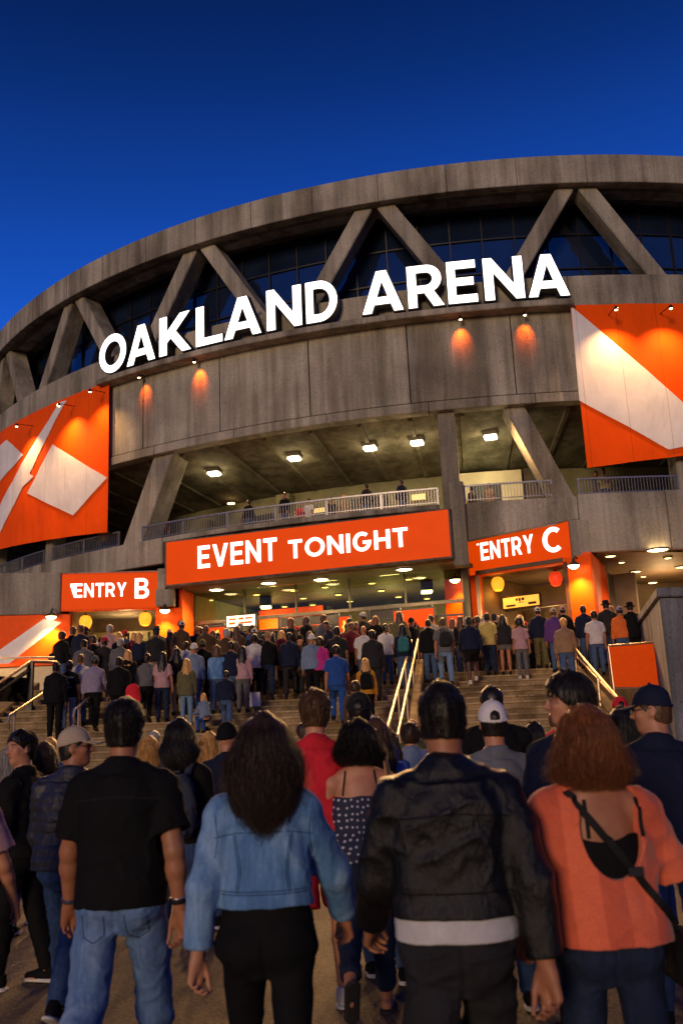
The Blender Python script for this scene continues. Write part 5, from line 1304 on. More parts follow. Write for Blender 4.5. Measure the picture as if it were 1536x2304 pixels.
# ---- materials of the people
def skin(name, col):
    m, nt, b = nodes_of(name); mp = mapping(nt, (1, 1, 1))
    r = ramp(nt, noise(nt, mp.outputs[0], 22, 4), [(.3, sc3(col, .86)), (.7, sc3(col, 1.1))])
    r2 = ramp(nt, noise(nt, mp.outputs[0], 5, 2), [(.35, (1.0, .86, .82)), (.65, (1, 1, 1))])
    nt.links.new(mul(nt, r.outputs[0], r2.outputs[0]), b.inputs['Base Color']); b.inputs['Roughness'].default_value = .5; b.inputs['Specular IOR Level'].default_value = .35
    b.inputs['Subsurface Weight'].default_value = .12; b.inputs['Subsurface Radius'].default_value = (.012, .005, .003); b.inputs['Subsurface Scale'].default_value = .6
    bump(nt, b, noise(nt, mp.outputs[0], 160, 3), .12, .003); MATS[name] = m; return m
skin('skin_light', (.44, .215, .125)); skin('skin_tan', (.33, .150, .078)); skin('skin_brown', (.17, .078, .042)); skin('skin_dark', (.085, .042, .027))
plain('eye_white', (.09, .07, .06), .2, var=.1); plain('brow_hair', (.02, .014, .010), .8); plain('lip', (.30, .10, .085), .45, var=.1)
def cloth_mat(name, col, rough=.82, var=.16, weave=420, bm=.25, mottled=None, fuzz=.25):
    if name in MATS: return MATS[name]
    m, nt, b = nodes_of(name); mp = mapping(nt, (1, 1, 1))
    c = ramp(nt, noise(nt, mp.outputs[0], 7, 5, .6), [(.3, sc3(col, 1 - var)), (.7, sc3(col, 1 + var))]).outputs[0]
    c = mul(nt, c, ramp(nt, noise(nt, mp.outputs[0], weave, 1), [(.3, (.8, .8, .8)), (.7, (1.12, 1.12, 1.12))]).outputs[0])
    if mottled: c = mul(nt, c, ramp(nt, noise(nt, mp.outputs[0], 3.2, 6, .7), [(.3, mottled), (.62, (1, 1, 1))]).outputs[0])
    nt.links.new(c, b.inputs['Base Color']); b.inputs['Roughness'].default_value = rough; b.inputs['Specular IOR Level'].default_value = .12
    b.inputs['Sheen Weight'].default_value = 0; b.inputs['Sheen Roughness'].default_value = .5
    bump(nt, b, noise(nt, mp.outputs[0], 34, 5, .65), bm, .012); MATS[name] = m; return m
CL = dict(black=(.006, .006, .007), charcoal=(.020, .0195, .021), navy=(.010, .014, .034), blue=(.018, .065, .25), grey=(.11, .11, .115), light_grey=(.30, .36, .38), white=(.50, .49, .48), pink=(.40, .24, .25), magenta=(.42, .03, .20), red=(.55, .02, .035),
          mustard=(.45, .20, .02), olive=(.11, .10, .045), maroon=(.14, .02, .025), brown=(.07, .04, .022), tan=(.25, .16, .09), lavender=(.24, .21, .30), yellow=(.48, .38, .11), orange=(.62, .14, .03), teal=(.03, .14, .15), sky=(.15, .20, .30), jeans=(.05, .09, .19), pale_jeans=(.13, .21, .33), dark_jeans=(.014, .022, .052), green=(.04, .13, .06), purple=(.10, .04, .17), khaki=(.34, .27, .17), dark_grey=(.05, .05, .052), rust=(.30, .09, .03), cream=(.42, .36, .28))
for n_, c_ in CL.items(): cloth_mat('cloth_' + n_, c_)
def hair_mat(name, col, tip=None, rough=.42):
    m, nt, b = nodes_of(name); mp = mapping(nt, (1, 1, .12)); s = noise(nt, mp.outputs[0], 90, 3)
    c = ramp(nt, s, [(.3, sc3(col, .55)), (.7, sc3(col, 1.6))]).outputs[0]; nt.links.new(c, b.inputs['Base Color'])
    b.inputs['Roughness'].default_value = rough; b.inputs['Specular IOR Level'].default_value = .28; bump(nt, b, s, .5, .006); MATS[name] = m; return m
HC = dict(black=(.010, .008, .007), dark_brown=(.028, .015, .009), brown=(.075, .038, .018), auburn=(.15, .05, .016), blond=(.45, .24, .07), grey=(.25, .24, .23), red=(.28, .08, .02))
for n_, c_ in HC.items(): hair_mat('hair_' + n_, c_)
plain('sole_white', (.55, .53, .5), .6); plain('sole_black', (.015, .015, .015), .7); plain('sole_brown', (.10, .06, .035), .7); plain('leather_brown', (.12, .065, .03), .5, bmp=.2); plain('leather_mustard', (.42, .22, .06), .5, bmp=.2); plain('silver', (.7, .68, .65), .25, 1.0)
# ------------------------------------------------------------------ extra materials of the people close by
def denim(name, col, fade):
    m, nt, b = nodes_of(name); mp = mapping(nt, (1, 1, 1)); mw = mapping(nt, (1.6, 1.6, .6))
    f = noise(nt, mw.outputs[0], 4.5, 6, .65)
    c = ramp(nt, f, [(.28, sc3(col, .55)), (.5, col), (.74, fade)]).outputs[0]
    c = mul(nt, c, ramp(nt, noise(nt, mp.outputs[0], 330, 2, .8), [(.25, (.62, .64, .68)), (.75, (1.25, 1.25, 1.25))]).outputs[0])
    mv = mapping(nt, (60, 60, 2)); c = mul(nt, c, ramp(nt, noise(nt, mv.outputs[0], 1, 3), [(.3, (.8, .8, .82)), (.7, (1.1, 1.1, 1.1))]).outputs[0])
    nt.links.new(c, b.inputs['Base Color']); b.inputs['Roughness'].default_value = .85; b.inputs['Specular IOR Level'].default_value = .2
    bump(nt, b, noise(nt, mp.outputs[0], 26, 6, .7), .45, .014); MATS[name] = m
denim('denim_jacket', (.09, .21, .42), (.27, .42, .62)); denim('denim_pale', (.11, .20, .38), (.27, .38, .55)); denim('denim_blue', (.03, .065, .16), (.06, .12, .25)); denim('denim_dark', (.012, .02, .05), (.022, .036, .08))
m, nt, b = nodes_of('black_leather'); mp = mapping(nt, (1, 1, 1)); mf = mapping(nt, (1, 1, .55))
c = ramp(nt, noise(nt, mp.outputs[0], 6, 5), [(.3, (.004, .004, .005)), (.7, (.011, .010, .0095))]).outputs[0]; nt.links.new(c, b.inputs['Base Color'])
b.inputs['Roughness'].default_value = .36; b.inputs['Specular IOR Level'].default_value = .30
r = ramp(nt, noise(nt, mp.outputs[0], 12, 5), [(.3, (.24, .24, .24)), (.7, (.42, .42, .42))]); nt.links.new(r.outputs[0], b.inputs['Roughness'])
bump(nt, b, noise(nt, mf.outputs[0], 17, 8, .68), .75, .02); MATS['black_leather'] = m
m, nt, b = nodes_of('puffer_nylon'); mp = mapping(nt, (1, 1, 1))
c = ramp(nt, noise(nt, mp.outputs[0], 6, 5), [(.3, (.012, .013, .02)), (.7, (.022, .024, .034))]).outputs[0]; nt.links.new(c, b.inputs['Base Color']); b.inputs['Roughness'].default_value = .48
bump(nt, b, noise(nt, mp.outputs[0], 30, 6, .65), .6, .012); MATS['puffer_nylon'] = m
m, nt, b = nodes_of('dotted_navy')   # small pale prints in rows round the body
tc = N(nt, 'ShaderNodeTexCoord'); sx_ = N(nt, 'ShaderNodeSeparateXYZ'); nt.links.new(tc.outputs['Object'], sx_.inputs[0])
at = N(nt, 'ShaderNodeMath', operation='ARCTAN2'); nt.links.new(sx_.outputs[0], at.inputs[0]); ng = N(nt, 'ShaderNodeMath', operation='MULTIPLY'); ng.inputs[1].default_value = -1; nt.links.new(sx_.outputs[1], ng.inputs[0]); nt.links.new(ng.outputs[0], at.inputs[1])
am = N(nt, 'ShaderNodeMath', operation='MULTIPLY'); am.inputs[1].default_value = .155; nt.links.new(at.outputs[0], am.inputs[0])
cb = N(nt, 'ShaderNodeCombineXYZ'); nt.links.new(am.outputs[0], cb.inputs[0]); nt.links.new(sx_.outputs[2], cb.inputs[1])
mp2 = N(nt, 'ShaderNodeMapping'); mp2.inputs['Scale'].default_value = (23, 27, 1); nt.links.new(cb.outputs[0], mp2.inputs[0])
vo = N(nt, 'ShaderNodeTexVoronoi', voronoi_dimensions='2D'); vo.inputs['Scale'].default_value = 1; vo.inputs['Randomness'].default_value = .42; nt.links.new(mp2.outputs[0], vo.inputs['Vector'])
c = ramp(nt, vo.outputs['Distance'], [(.17, (.42, .42, .48)), (.22, (.012, .016, .045))]).outputs[0]; nt.links.new(c, b.inputs['Base Color']); b.inputs['Roughness'].default_value = .8; MATS['dotted_navy'] = m
m, nt, b = nodes_of('coral_knit'); mp = mapping(nt, (1, 1, 1)); mk = mapping(nt, (1, 1, 1.6))
tc = N(nt, 'ShaderNodeTexCoord'); sx_ = N(nt, 'ShaderNodeSeparateXYZ'); nt.links.new(tc.outputs['Object'], sx_.inputs[0])
c = ramp(nt, noise(nt, mp.outputs[0], 5, 4), [(.3, (.68, .115, .045)), (.7, (.84, .18, .08))]).outputs[0]
c = mul(nt, c, ramp(nt, noise(nt, mk.outputs[0], 190, 2, .7), [(.3, (.72, .70, .70)), (.7, (1.1, 1.1, 1.1))]).outputs[0])
w_ = N(nt, 'ShaderNodeTexWave', wave_type='BANDS', bands_direction='X'); w_.inputs['Scale'].default_value = 1.75; w_.inputs['Distortion'].default_value = .35; w_.inputs['Detail'].default_value = 1; nt.links.new(mp.outputs[0], w_.inputs['Vector'])
c = mul(nt, c, ramp(nt, w_.outputs['Fac'], [(.42, (.80, .72, .75)), (.5, (1, 1, 1))]).outputs[0])
nt.links.new(c, b.inputs['Base Color']); b.inputs['Roughness'].default_value = .85; b.inputs['Sheen Weight'].default_value = .2; bump(nt, b, noise(nt, mp.outputs[0], 30, 5), .3, .01); MATS['coral_knit'] = m
cloth_mat('cloth_pinkcuff', (.66, .22, .25)); cloth_mat('pack_slate', (.035, .042, .062)); cloth_mat('cap_beige', (.42, .34, .25)); cloth_mat('cap_navy', (.010, .014, .035)); cloth_mat('cap_white', (.70, .68, .68)); cloth_mat('strap_black', (.012, .012, .012), .6)
cloth_mat('tee_marl', (.14, .155, .18), .9, .2, 300, .3, (.75, .75, .78))

# ------------------------------------------------------------------ building one person
def add_part(root, name, me, mats):
    if me is None: return None
    return mesh_obj(name, me, mats, root)
def bvh_of(*objs):
    vs, fs = [], []
    for o in objs:
        k = len(vs); vs += [v.co.copy() for v in o.data.vertices]; fs += [tuple(i + k for i in p.vertices) for p in o.data.polygons]
    return BVHTree.FromPolygons(vs, fs)
def on_back(bv, x, z, off=.003, front=False):
    h = bv.ray_cast(Vector((x, 2 if front else -2, z)), Vector((0, -1 if front else 1, 0)))
    if h[0] is None: return None
    p = h[0] + h[1] * off * (1 if h[1].y * (1 if front else -1) > 0 else -1); return np.array(p)
def seam(root, bv, pts, r, mat, name='seam', n=26, parent=None):
    P_ = []
    pts = [np.array(p) for p in pts]
    for i in range(len(pts) - 1):
        for t in np.linspace(0, 1, max(3, n // (len(pts) - 1)), endpoint=(i == len(pts) - 2)):
            q = on_back(bv, *(pts[i] * (1 - t) + pts[i + 1] * t), off=r * .3)
            if q is not None: P_.append(q)
    if len(P_) < 2: return None
    o = MB().tube(P_, r, 5).build(name, mat, None, True, world=False); o.parent = root; return o
def ribbon(pts, width, thick, across):
    m_ = MB()
    pts = [np.array(p, float) for p in pts]; vs = []
    for i, p in enumerate(pts):
        d = pts[min(i + 1, len(pts) - 1)] - pts[max(i - 1, 0)]; d /= np.linalg.norm(d); nrm = np.array(across[i] if len(across) == len(pts) else across[0], float); nrm -= d * (nrm @ d); nrm /= np.linalg.norm(nrm); sd = np.cross(d, nrm)
        vs += [p + sd * width / 2 - nrm * thick * .5, p + sd * width / 2 + nrm * thick * .5, p - sd * width / 2 + nrm * thick * .5, p - sd * width / 2 - nrm * thick * .5]
    k = len(pts); m_.add(vs, [(i * 4 + j, i * 4 + (j + 1) % 4, i * 4 + 4 + (j + 1) % 4, i * 4 + 4 + j) for i in range(k - 1) for j in range(4)] + [(3, 2, 1, 0), tuple((k - 1) * 4 + j for j in range(4))]); return m_
def ring_on(J, i, pos, r, tube, mat, name, root, w=1.0):
    """bracelet or watch strap: a ring round the wrist"""
    E_, W = J['elb'][i], J['wri'][i]; d = (W - E_) / np.linalg.norm(W - E_); c = E_ + (W - E_) * pos; u = np.cross(d, [1, 0, 0]); u /= np.linalg.norm(u); v = np.cross(d, u)
    m_ = MB(); pts = [c + r * (u * math.cos(a) + v * math.sin(a)) for a in np.linspace(0, 2 * math.pi, 25)]
    vs, n_ = [], 8
    for a, p in zip(np.linspace(0, 2 * math.pi, 25)[:-1], pts[:-1]):
        rad = (p - c) / r; vs += [p + tube * (rad * math.cos(b_) + d * w * math.sin(b_)) for b_ in np.linspace(0, 2 * math.pi, n_ + 1)[:-1]]
    m_.add(vs, [(i_ * n_ + j, ((i_ + 1) % 24) * n_ + j, ((i_ + 1) % 24) * n_ + (j + 1) % n_, i_ * n_ + (j + 1) % n_) for i_ in range(24) for j in range(n_)])
    o = m_.build(name, mat, None, True, world=False); o.parent = root; return o
GRP = 'people walking in to the arena'
def person(label, loc, P, skin_='skin_light', rz=0, h=.006, hb=None, top=None, topm='cloth_black', legs=None, legm='cloth_jeans', shoes=('sneaker', 'cloth_black', 'sole_white'), hair=None, hairm='hair_black', cap_=None, capm=None, strand=None, hands=True, legbody=True, group=GRP, name='person', tops=None):
    if legs is not None and 'waist' not in legs:
        hm = (tops[0][1] if tops else top or {}).get('hem', -.06); legs['waist'] = hm + .05
    P = {**BASE, **P}; J = skel(P); H0 = P['H']
    for _ in range(2): P['H'] += (H0 - (J['hc'][2] + .118 * J['k'])); J = skel(P)   # a bent knee must not lower the crown
    root = thing(name, label, 'person', loc, group, R_(rz))
    hb = hb or h
    bo = add_part(root, 'body', body_mesh(J, hb, hands, legbody), [skin_, 'eye_white', 'brow_hair', 'lip'])
    R = dict(root=root, J=J, body=bo)
    for i, (nm, kw, mt) in enumerate(tops or ([(top.pop('part', 'top'), top, topm)] if top else [])):
        R[nm] = add_part(root, nm, top_mesh(J, h, **kw), mt)
    if legs is not None: nm = legs.pop('part', 'trousers'); R['legs'] = add_part(root, nm, legs_mesh(J, h, **legs), legm)
    if shoes:
        for i in (0, 1): add_part(root, 'shoe', shoe_mesh(J, i, max(h, .006), shoes[0]), [shoes[1], shoes[2]])
    if hair:
        R['hair'] = add_part(root, 'hair', hair_mesh(J, max(h, .006), hair, strand.get('L') if strand else None), hairm)
        if strand: R['strands'] = add_part(R['hair'], 'strands', strands(J, hair, **strand), hairm)
    if cap_ == 'cap': add_part(root, 'cap', cap_mesh(J, max(h * .8, .005)), capm)
    if cap_ == 'cap_back': add_part(root, 'cap', cap_mesh(J, max(h * .8, .005), True), capm)
    if cap_ == 'beanie': add_part(root, 'beanie', beanie_mesh(J, max(h, .006)), capm)
    if cap_ == 'hat': add_part(root, 'hat', hat_mesh(J, max(h, .006)), capm)
    return R
def at(px, py, D, dz=0.0):
    """ground position and stature of someone whose crown shows at (px,py), D metres off"""
    p = ony(px, py, D); return (p[0], p[1], 0), p[2] - dz
# ------------------------------------------------------------------ sky and dusk light
w = bpy.data.worlds.new('World'); sc.world = w; w.use_nodes = True
nt = w.node_tree; bg = nt.nodes['Background']
sky = nt.nodes.new('ShaderNodeTexSky'); sky.sky_type = 'NISHITA'; sky.sun_disc = False
SUN_EL, SUN_AZ = 9.0, 200.0      # low light from behind the camera, a little to the left
sky.sun_elevation = R_(1.0); sky.sun_rotation = R_(SUN_AZ); sky.ozone_density = 6; sky.air_density = 1.0; sky.dust_density = .3
hs = nt.nodes.new('ShaderNodeHueSaturation'); hs.inputs['Saturation'].default_value = 1.0; hs.inputs['Value'].default_value = 1
nt.links.new(sky.outputs[0], hs.inputs['Color'])
tint = nt.nodes.new('ShaderNodeMix'); tint.data_type = 'RGBA'; tint.blend_type = 'MULTIPLY'; tint.inputs[0].default_value = 1
tint.inputs[7].default_value = (1.35, 1.16, 1.6, 1)
# deep overhead, bright low band, horizon dimmed to cut ambient fill
tcw = nt.nodes.new('ShaderNodeTexCoord'); sz = nt.nodes.new('ShaderNodeSeparateXYZ'); nt.links.new(tcw.outputs['Generated'], sz.inputs[0])
mr = nt.nodes.new('ShaderNodeFloatCurve'); cv_ = mr.mapping.curves[0]
for k_, (a_, b_) in enumerate(((0, .16), (.25, .20), (.37, .74), (.45, .64), (.56, .40), (.72, .155), (1, .10))):
    if k_ < 2: cv_.points[k_].location = (a_, b_)
    else: cv_.points.new(a_, b_)
mr.mapping.update(); ml = nt.nodes.new('ShaderNodeMath'); ml.operation = 'MULTIPLY'; ml.inputs[1].default_value = 5.2
nt.links.new(sz.outputs[2], mr.inputs['Value']); nt.links.new(mr.outputs[0], ml.inputs[0]); nt.links.new(ml.outputs[0], hs.inputs['Value'])
nt.links.new(hs.outputs[0], tint.inputs[6]); nt.links.new(tint.outputs[2], bg.inputs[0]); bg.inputs[1].default_value = .13
sun = bpy.data.lights.new('sun', 'SUN'); sun.energy = 1.6; sun.angle = R_(14); sun.color = (1, .70, .43)
so = bpy.data.objects.new('sun', sun); COL.objects.link(so)
az = R_(SUN_AZ); el = R_(SUN_EL); dv = Vector((math.sin(az) * math.cos(el), math.cos(az) * math.cos(el), math.sin(el)))
so.rotation_euler = dv.to_track_quat('Z', 'Y').to_euler()
sc.view_settings.view_transform = 'Standard'; sc.view_settings.look = 'None'; sc.view_settings.exposure = 0; sc.view_settings.gamma = 1
sc.cycles.use_denoising = True; sc.cycles.max_bounces = 6; sc.cycles.diffuse_bounces = 3; sc.cycles.glossy_bounces = 3; sc.cycles.transparent_max_bounces = 12
sc.cycles.sample_clamp_indirect = 4
# ------------------------------------------------------------------ the people close to the viewer
HQ = .0055
# man in the black short-sleeved shirt
loc, H = at(280, 1572, 4.5, .012)
r = person('broad man in a black short-sleeved shirt, faded blue jeans and a watch', loc, dict(H=H, w=1.10, sh=1.0, lg=1.05, spread=4, hip=(-16, 20), knee=(26, 10), toe=(34, 0), arm=(10, -10), ab=(14, 12), el=(12, 18), lean=1, yaw=-6, pron=(62, 50)), 'skin_tan', h=HQ, hb=.0045,
           top=dict(part='shirt', kind='tee', hem=-.04, e=.022, sleeve=.72, loose=1.0, collar=(.036, .068), fold=.008, slack=.016, seed=2), topm='cloth_black', legs=dict(part='jeans', loose=.02, fold=.009, seed=9, waist=.0), legm='denim_pale', hair='short', hairm='hair_black', strand=dict(n=1500, r=.0013, seed=4))
J, root = r['J'], r['root']; k = J['k']; bv = bvh_of(r['shirt']); pz = J['pz']
seam(root, bv, [(-.20, pz + .405 * k), (0, pz + .425 * k), (.20, pz + .405 * k)], .0025, 'cloth_charcoal')
ring_on(J, 0, .93, .034, .006, 'silver', 'watch', root, 1.8); ring_on(J, 1, .86, .036, .007, 'strap_black', 'wristband', root, 1.6); ring_on(J, 1, .80, .039, .002, 'silver', 'bracelet', root)
bj = bvh_of(r['legs'])
for s in (-1, 1): seam(root, bj, [(s * .045, pz - .06), (s * .05, pz - .15), (s * .09, pz - .175), (s * .135, pz - .15), (s * .145, pz - .06)], .0018, 'cloth_dark_jeans')
# woman in the denim jacket
loc, H = at(590, 1602, 3.8, .02)
r = person('woman with long dark brown hair in a light blue denim jacket and black trousers', loc, dict(H=H, sex='f', w=1.0, sh=1.08, lg=1.02, hip=(18, -14), knee=(10, 20), toe=(0, 28), arm=(-12, 16), ab=(15, 21), el=(12, 22), lean=2, yaw=5, pron=(40, 30), curl=1.7), 'skin_light', h=HQ, hb=.0045,
           top=dict(part='jacket', kind='long', hem=.11, e=.023, sleeve=1.84, loose=1.0, collar=(.04, .064), fold=.011, slack=.018, seed=13), topm='denim_jacket', legs=dict(loose=.004, fold=.005, waist=.13), legm='cloth_black', hair='wavy', hairm='hair_dark_brown', strand=dict(n=3400, r=.0012, seed=8, spread=.045, wave=.024))
J, root = r['J'], r['root']; k = J['k']; pz = J['pz']; bv = bvh_of(r['jacket'])
def zk(z): return pz + z * k
for pts in ([(-.19, zk(.375)), (-.10, zk(.392)), (.10, zk(.392)), (.19, zk(.375))], [(-.165, zk(.165)), (.165, zk(.165))], [(-.165, zk(.176)), (.165, zk(.176))], [(-.105, zk(.385)), (-.085, zk(.25)), (-.095, zk(.17))], [(.105, zk(.385)), (.085, zk(.25)), (.095, zk(.17))], [(-.113, zk(.385)), (-.093, zk(.25)), (-.103, zk(.17))], [(.113, zk(.385)), (.093, zk(.25)), (.103, zk(.17))], [(-.185, zk(.46)), (-.175, zk(.38)), (-.185, zk(.30))], [(.185, zk(.46)), (.175, zk(.38)), (.185, zk(.30))]):
    seam(root, bv, pts, .0020, 'denim_blue')
for i in (0, 1): ring_on(J, i, .80, .047, .011, 'denim_jacket', 'rolled_cuff', root, 2.0)
# man in the leather jacket
loc, H = at(990, 1530, 3.35, .012)
r = person('man in a black leather jacket with a white shirt tail over dark grey trousers', loc, dict(H=H, w=1.02, sh=1.06, lg=1.02, hip=(-14, 18), knee=(20, 10), toe=(28, 0), arm=(14, -14), ab=(13, 12), el=(34, 8), lean=1, yaw=-2, pron=(30, 40)), 'skin_tan', h=HQ, hb=.0048,
           tops=[('jacket', dict(kind='long', hem=.085, e=.029, sleeve=1.93, loose=1.0, collar=(.044, .070), fold=.010, slack=.018, seed=21), 'black_leather'), ('shirt', dict(kind='tee', hem=.015, e=.019, sleeve=0, loose=1.0, fold=.006, seed=3, ztop=.105), 'cloth_white')],
           legs=dict(loose=.022, fold=.013, seed=14, waist=.06), legm='cloth_charcoal', hair='buzz', hairm='hair_black', strand=dict(n=2600, r=.0013, seed=5))
J, root = r['J'], r['root']; k = J['k']; pz = J['pz']; bv = bvh_of(r['jacket'])
seam(root, bv, [(-.19, pz + .165 * k), (.19, pz + .165 * k)], .003, 'black_leather'); seam(root, bv, [(-.2, pz + .395 * k), (0, pz + .41 * k), (.2, pz + .395 * k)], .003, 'black_leather')
# woman in the coral top
loc, H = at(1312, 1580, 3.5, .025)
r = person('woman with auburn hair in a coral top cut low at the back, black strap across', loc, dict(H=H, sex='f', w=1.12, sh=1.14, lg=1.06, hip=(12, -10), knee=(8, 8), toe=(2, 20), arm=(6, 20), ab=(16, 20), el=(30, 75), lean=1, yaw=4), 'skin_tan', h=HQ, hb=.005,
           tops=[('shirt', dict(kind='tee', hem=-.01, e=.030, sleeve=.98, loose=1.06, fold=.012, slack=.020, seed=17, scoop=[((.03, -.13, .40), (.120, .16, .185)), ((.03, -.10, .52), (.135, .11, .11))]), 'coral_knit'),
                 ('undershirt', dict(kind='tee', hem=.10, e=.010, sleeve=0, loose=.9, fold=.003, scoop=[((0, -.1, .46), (.16, .3, .115))], strapless=True, neck=.15), 'cloth_black')],
           legs=dict(part='jeans', loose=.008, fold=.006, seed=4, waist=.03), legm='denim_dark', hair='bob', hairm='hair_auburn', strand=dict(n=3400, L=-.18, r=.0012, seed=12, spread=.045, wave=.018))
J, root = r['J'], r['root']; k = J['k']; pz = J['pz']; bv = bvh_of(r['shirt'], r['body'], r['undershirt'])
pts = []; nr = []
for t in np.linspace(0, 1, 30):
    x = -.105 + t * .315; z = pz + (.525 - .47 * t) * k; q = on_back(bv, x, z, .008)
    if q is not None: pts.append(q)
# over the left shoulder to the front and round the right hip to the bag
pre = [J['T'](-.125, .05, .53), J['T'](-.118, .0, .555)]
o = ribbon(pre + pts + [J['T'](.245, -.05, .02), J['T'](.262, .02, -.03)], .027, .004, [np.array([0, -1, .12])]).build('bag_strap', 'strap_black', None, False, world=False); o.parent = root
bq = on_back(bv, .055, pz + .305 * k, .012)
for s in (-1, 1):
    P_ = [on_back(bv, s * .105 + .035 + (0 if s > 0 else .02) , pz + z * k, .004) for z in np.linspace(.50, .36, 8)]
    P_ = [p for p in P_ if p is not None]
    if len(P_) > 2: o = ribbon(P_, .014, .003, [np.array([0, -1, .1])]).build('bra_strap', 'strap_black', None, False, world=False); o.parent = root
MB().box(J['T'](.088, -.165, .245), (.05, .012, .03)).build('buckle', 'black_case', None, world=False).parent = root
bgo = thing('shoulder_bag', 'black shoulder bag with a metal clip at the right hip of the coral top', 'bag', Vector(loc) + Vector(J['T'](.275, -.02, -.16)))
s_ = SDF((-.12, -.2, -.03), (.12, .2, .22), .007); s_.add(loft([(.0, .045, .125, 0), (.02, .055, .14, 0), (.10, .05, .14, 0), (.165, .03, .12, 0)], p=3.5)); s_.warp(folds(.006, 14, 14, 3)); add_part(bgo, 'bag_body', s_.mesh('bag_body'), 'strap_black')
ln = MB(); ln.tube([(.0 + .02 * math.cos(a), -.10, .20 + .018 * math.sin(a)) for a in np.linspace(0, 2 * math.pi, 15)], .004, 6); ln.build('clip', 'silver', bgo, True, world=False)
# woman in the dotted camisole
loc, H = at(803, 1614, 5.8, .02)
r = person('woman with a dark wavy bob in a navy dotted camisole and rolled jeans', loc, dict(H=H, sex='f', w=1.12, sh=1.2, hip=(-18, 10), knee=(42, 6), toe=(62, 0), arm=(6, 10), ab=(20, 16), el=(20, 30), lean=2, yaw=-4), 'skin_light', h=.006,
           top=dict(part='camisole', kind='tee', hem=-.02, e=.013, sleeve=0, loose=.86, fold=.006, seed=7, strapless=True, neck=.16, scoop=[((0, -.13, .475), (.125, .15, .10)), ((0, .0, .52), (.4, .4, .085))]), topm='dotted_navy', legs=dict(part='jeans', loose=.012, cuff=.90, fold=.006, roll=True, waist=.03), legm='denim_dark', shoes=None, hair='bob', hairm='hair_black', strand=dict(n=1500, L=-.155, r=.0016, seed=22, spread=.085, wave=.03))
J, root = r['J'], r['root']; pz = J['pz']; k = J['k']; bv = bvh_of(r['camisole'], r['body'])
for s in (-1, 1):
    P_ = [on_back(bv, s * (.085 + .02 * t), pz + (.53 - .15 * t) * k, .003) for t in np.linspace(0, 1, 9)]; P_ = [p for p in P_ if p is not None]
    if len(P_) > 2: o = ribbon(P_, .012, .003, [np.array([0, -1, .1])]).build('strap', 'cloth_charcoal', None, False, world=False); o.parent = root
for i in (0, 1):
    A, Rf = J['foot'][i]; s_ = SDF(A - .25, A + .25, .007); Q = lambda x, y, z: A + Rf @ (np.array([x, y, z]) * k)
    s_.add(sole_prim(Q, k)); s_.cut(Q(0, 0, -.088), Rf @ np.array([0, 0, -1.]))
    so_ = add_part(root, 'sandal', s_.mesh('sandal'), 'sole_black'); o = MB().tube([Q(-.035, .05, -.07), Q(-.02, .08, -.032), Q(0, .115, -.055), Q(.02, .08, -.032), Q(.035, .05, -.07)], .005, 6).build('thong', 'leather_brown', None, True, world=False); o.parent = so_
bgo = thing('handbag', 'mustard leather handbag with a ribbed shoulder strap beside the black leather jacket', 'bag', Vector(loc) + Vector((.22, .10, .80)))
s_ = SDF((-.12, -.2, -.03), (.12, .2, .30), .008); s_.add(loft([(.0, .05, .12, 0), (.03, .065, .145, 0), (.14, .055, .15, 0), (.22, .03, .13, 0)], p=3.0)); s_.warp(folds(.006, 14, 14, 3)); add_part(bgo, 'bag_body', s_.mesh('bag_body'), 'leather_mustard')
ribbon([(0, -.10, .20), (-.03, -.13, .38), (-.055, -.14, .56), (-.065, -.06, .665), (-.06, .06, .67), (-.03, .12, .5), (0, .10, .21)], .045, .012, [np.array([1, -.5, .3])]).build('strap', 'leather_mustard', bgo, world=False)
# man in the red shirt
loc, H = at(706, 1548, 5.9, .02)
person('man with tousled brown hair in a red T-shirt and shorts, white socks and trainers', loc, dict(H=H, w=1.04, hip=(-16, 14), knee=(30, 10), toe=(45, 0), arm=(10, -10), ab=(9, 9), el=(12, 14)), 'skin_light', h=.007, top=dict(part='shirt', kind='tee', hem=-.10, e=.02, sleeve=.75, loose=1, collar=(.022, .068), fold=.010, seed=6), topm='cloth_red', legs=dict(part='shorts', cuff=.42, loose=.02, waist=-.03), legm='cloth_red', shoes=('sneaker', 'sole_white', 'sole_white'), hair='short', hairm='hair_brown', strand=dict(n=1400, r=.0017, seed=9, spread=.05))
# man in the padded jacket and cap
loc, H = at(165, 1632, 6.1, .028)
r = person('man in a beige cap and dark quilted jacket, head turned right, striped black trainers', loc, dict(H=H, w=1.12, sh=1.08, hip=(20, -20), knee=(8, 12), toe=(0, 30), arm=(14, -6), ab=(10, 9), el=(18, 14), lean=3, yaw=-78, pitch=-4, pron=(30, 30)), 'skin_tan', h=.006, hb=.0055, top=dict(part='jacket', kind='long', hem=-.02, e=.034, sleeve=1.95, loose=1.05, collar=(.06, .072), fold=.008, quilt=.062, seed=4), topm='puffer_nylon', legs=dict(part='jeans', loose=.020, fold=.009), legm='denim_blue', shoes=('sneaker', 'cloth_black', 'sole_white'), hair='buzz', hairm='hair_black', cap_='cap', capm='cap_beige', rz=-8)
J = r['J']
for i in (0, 1):
    A, Rf = J['foot'][i]; Q = lambda x, y, z: A + Rf @ (np.array([x, y, z]) * J['k'])
    for s in (-1, 1):
        for j in range(3): o = MB().tube([Q(s * .046, .015 + .025 * j, -.058), Q(s * .043, .035 + .025 * j, -.025), Q(s * .032, .05 + .025 * j, -.006)], .005, 5).build('stripe', 'sole_white', None, True, world=False); o.parent = r['root']
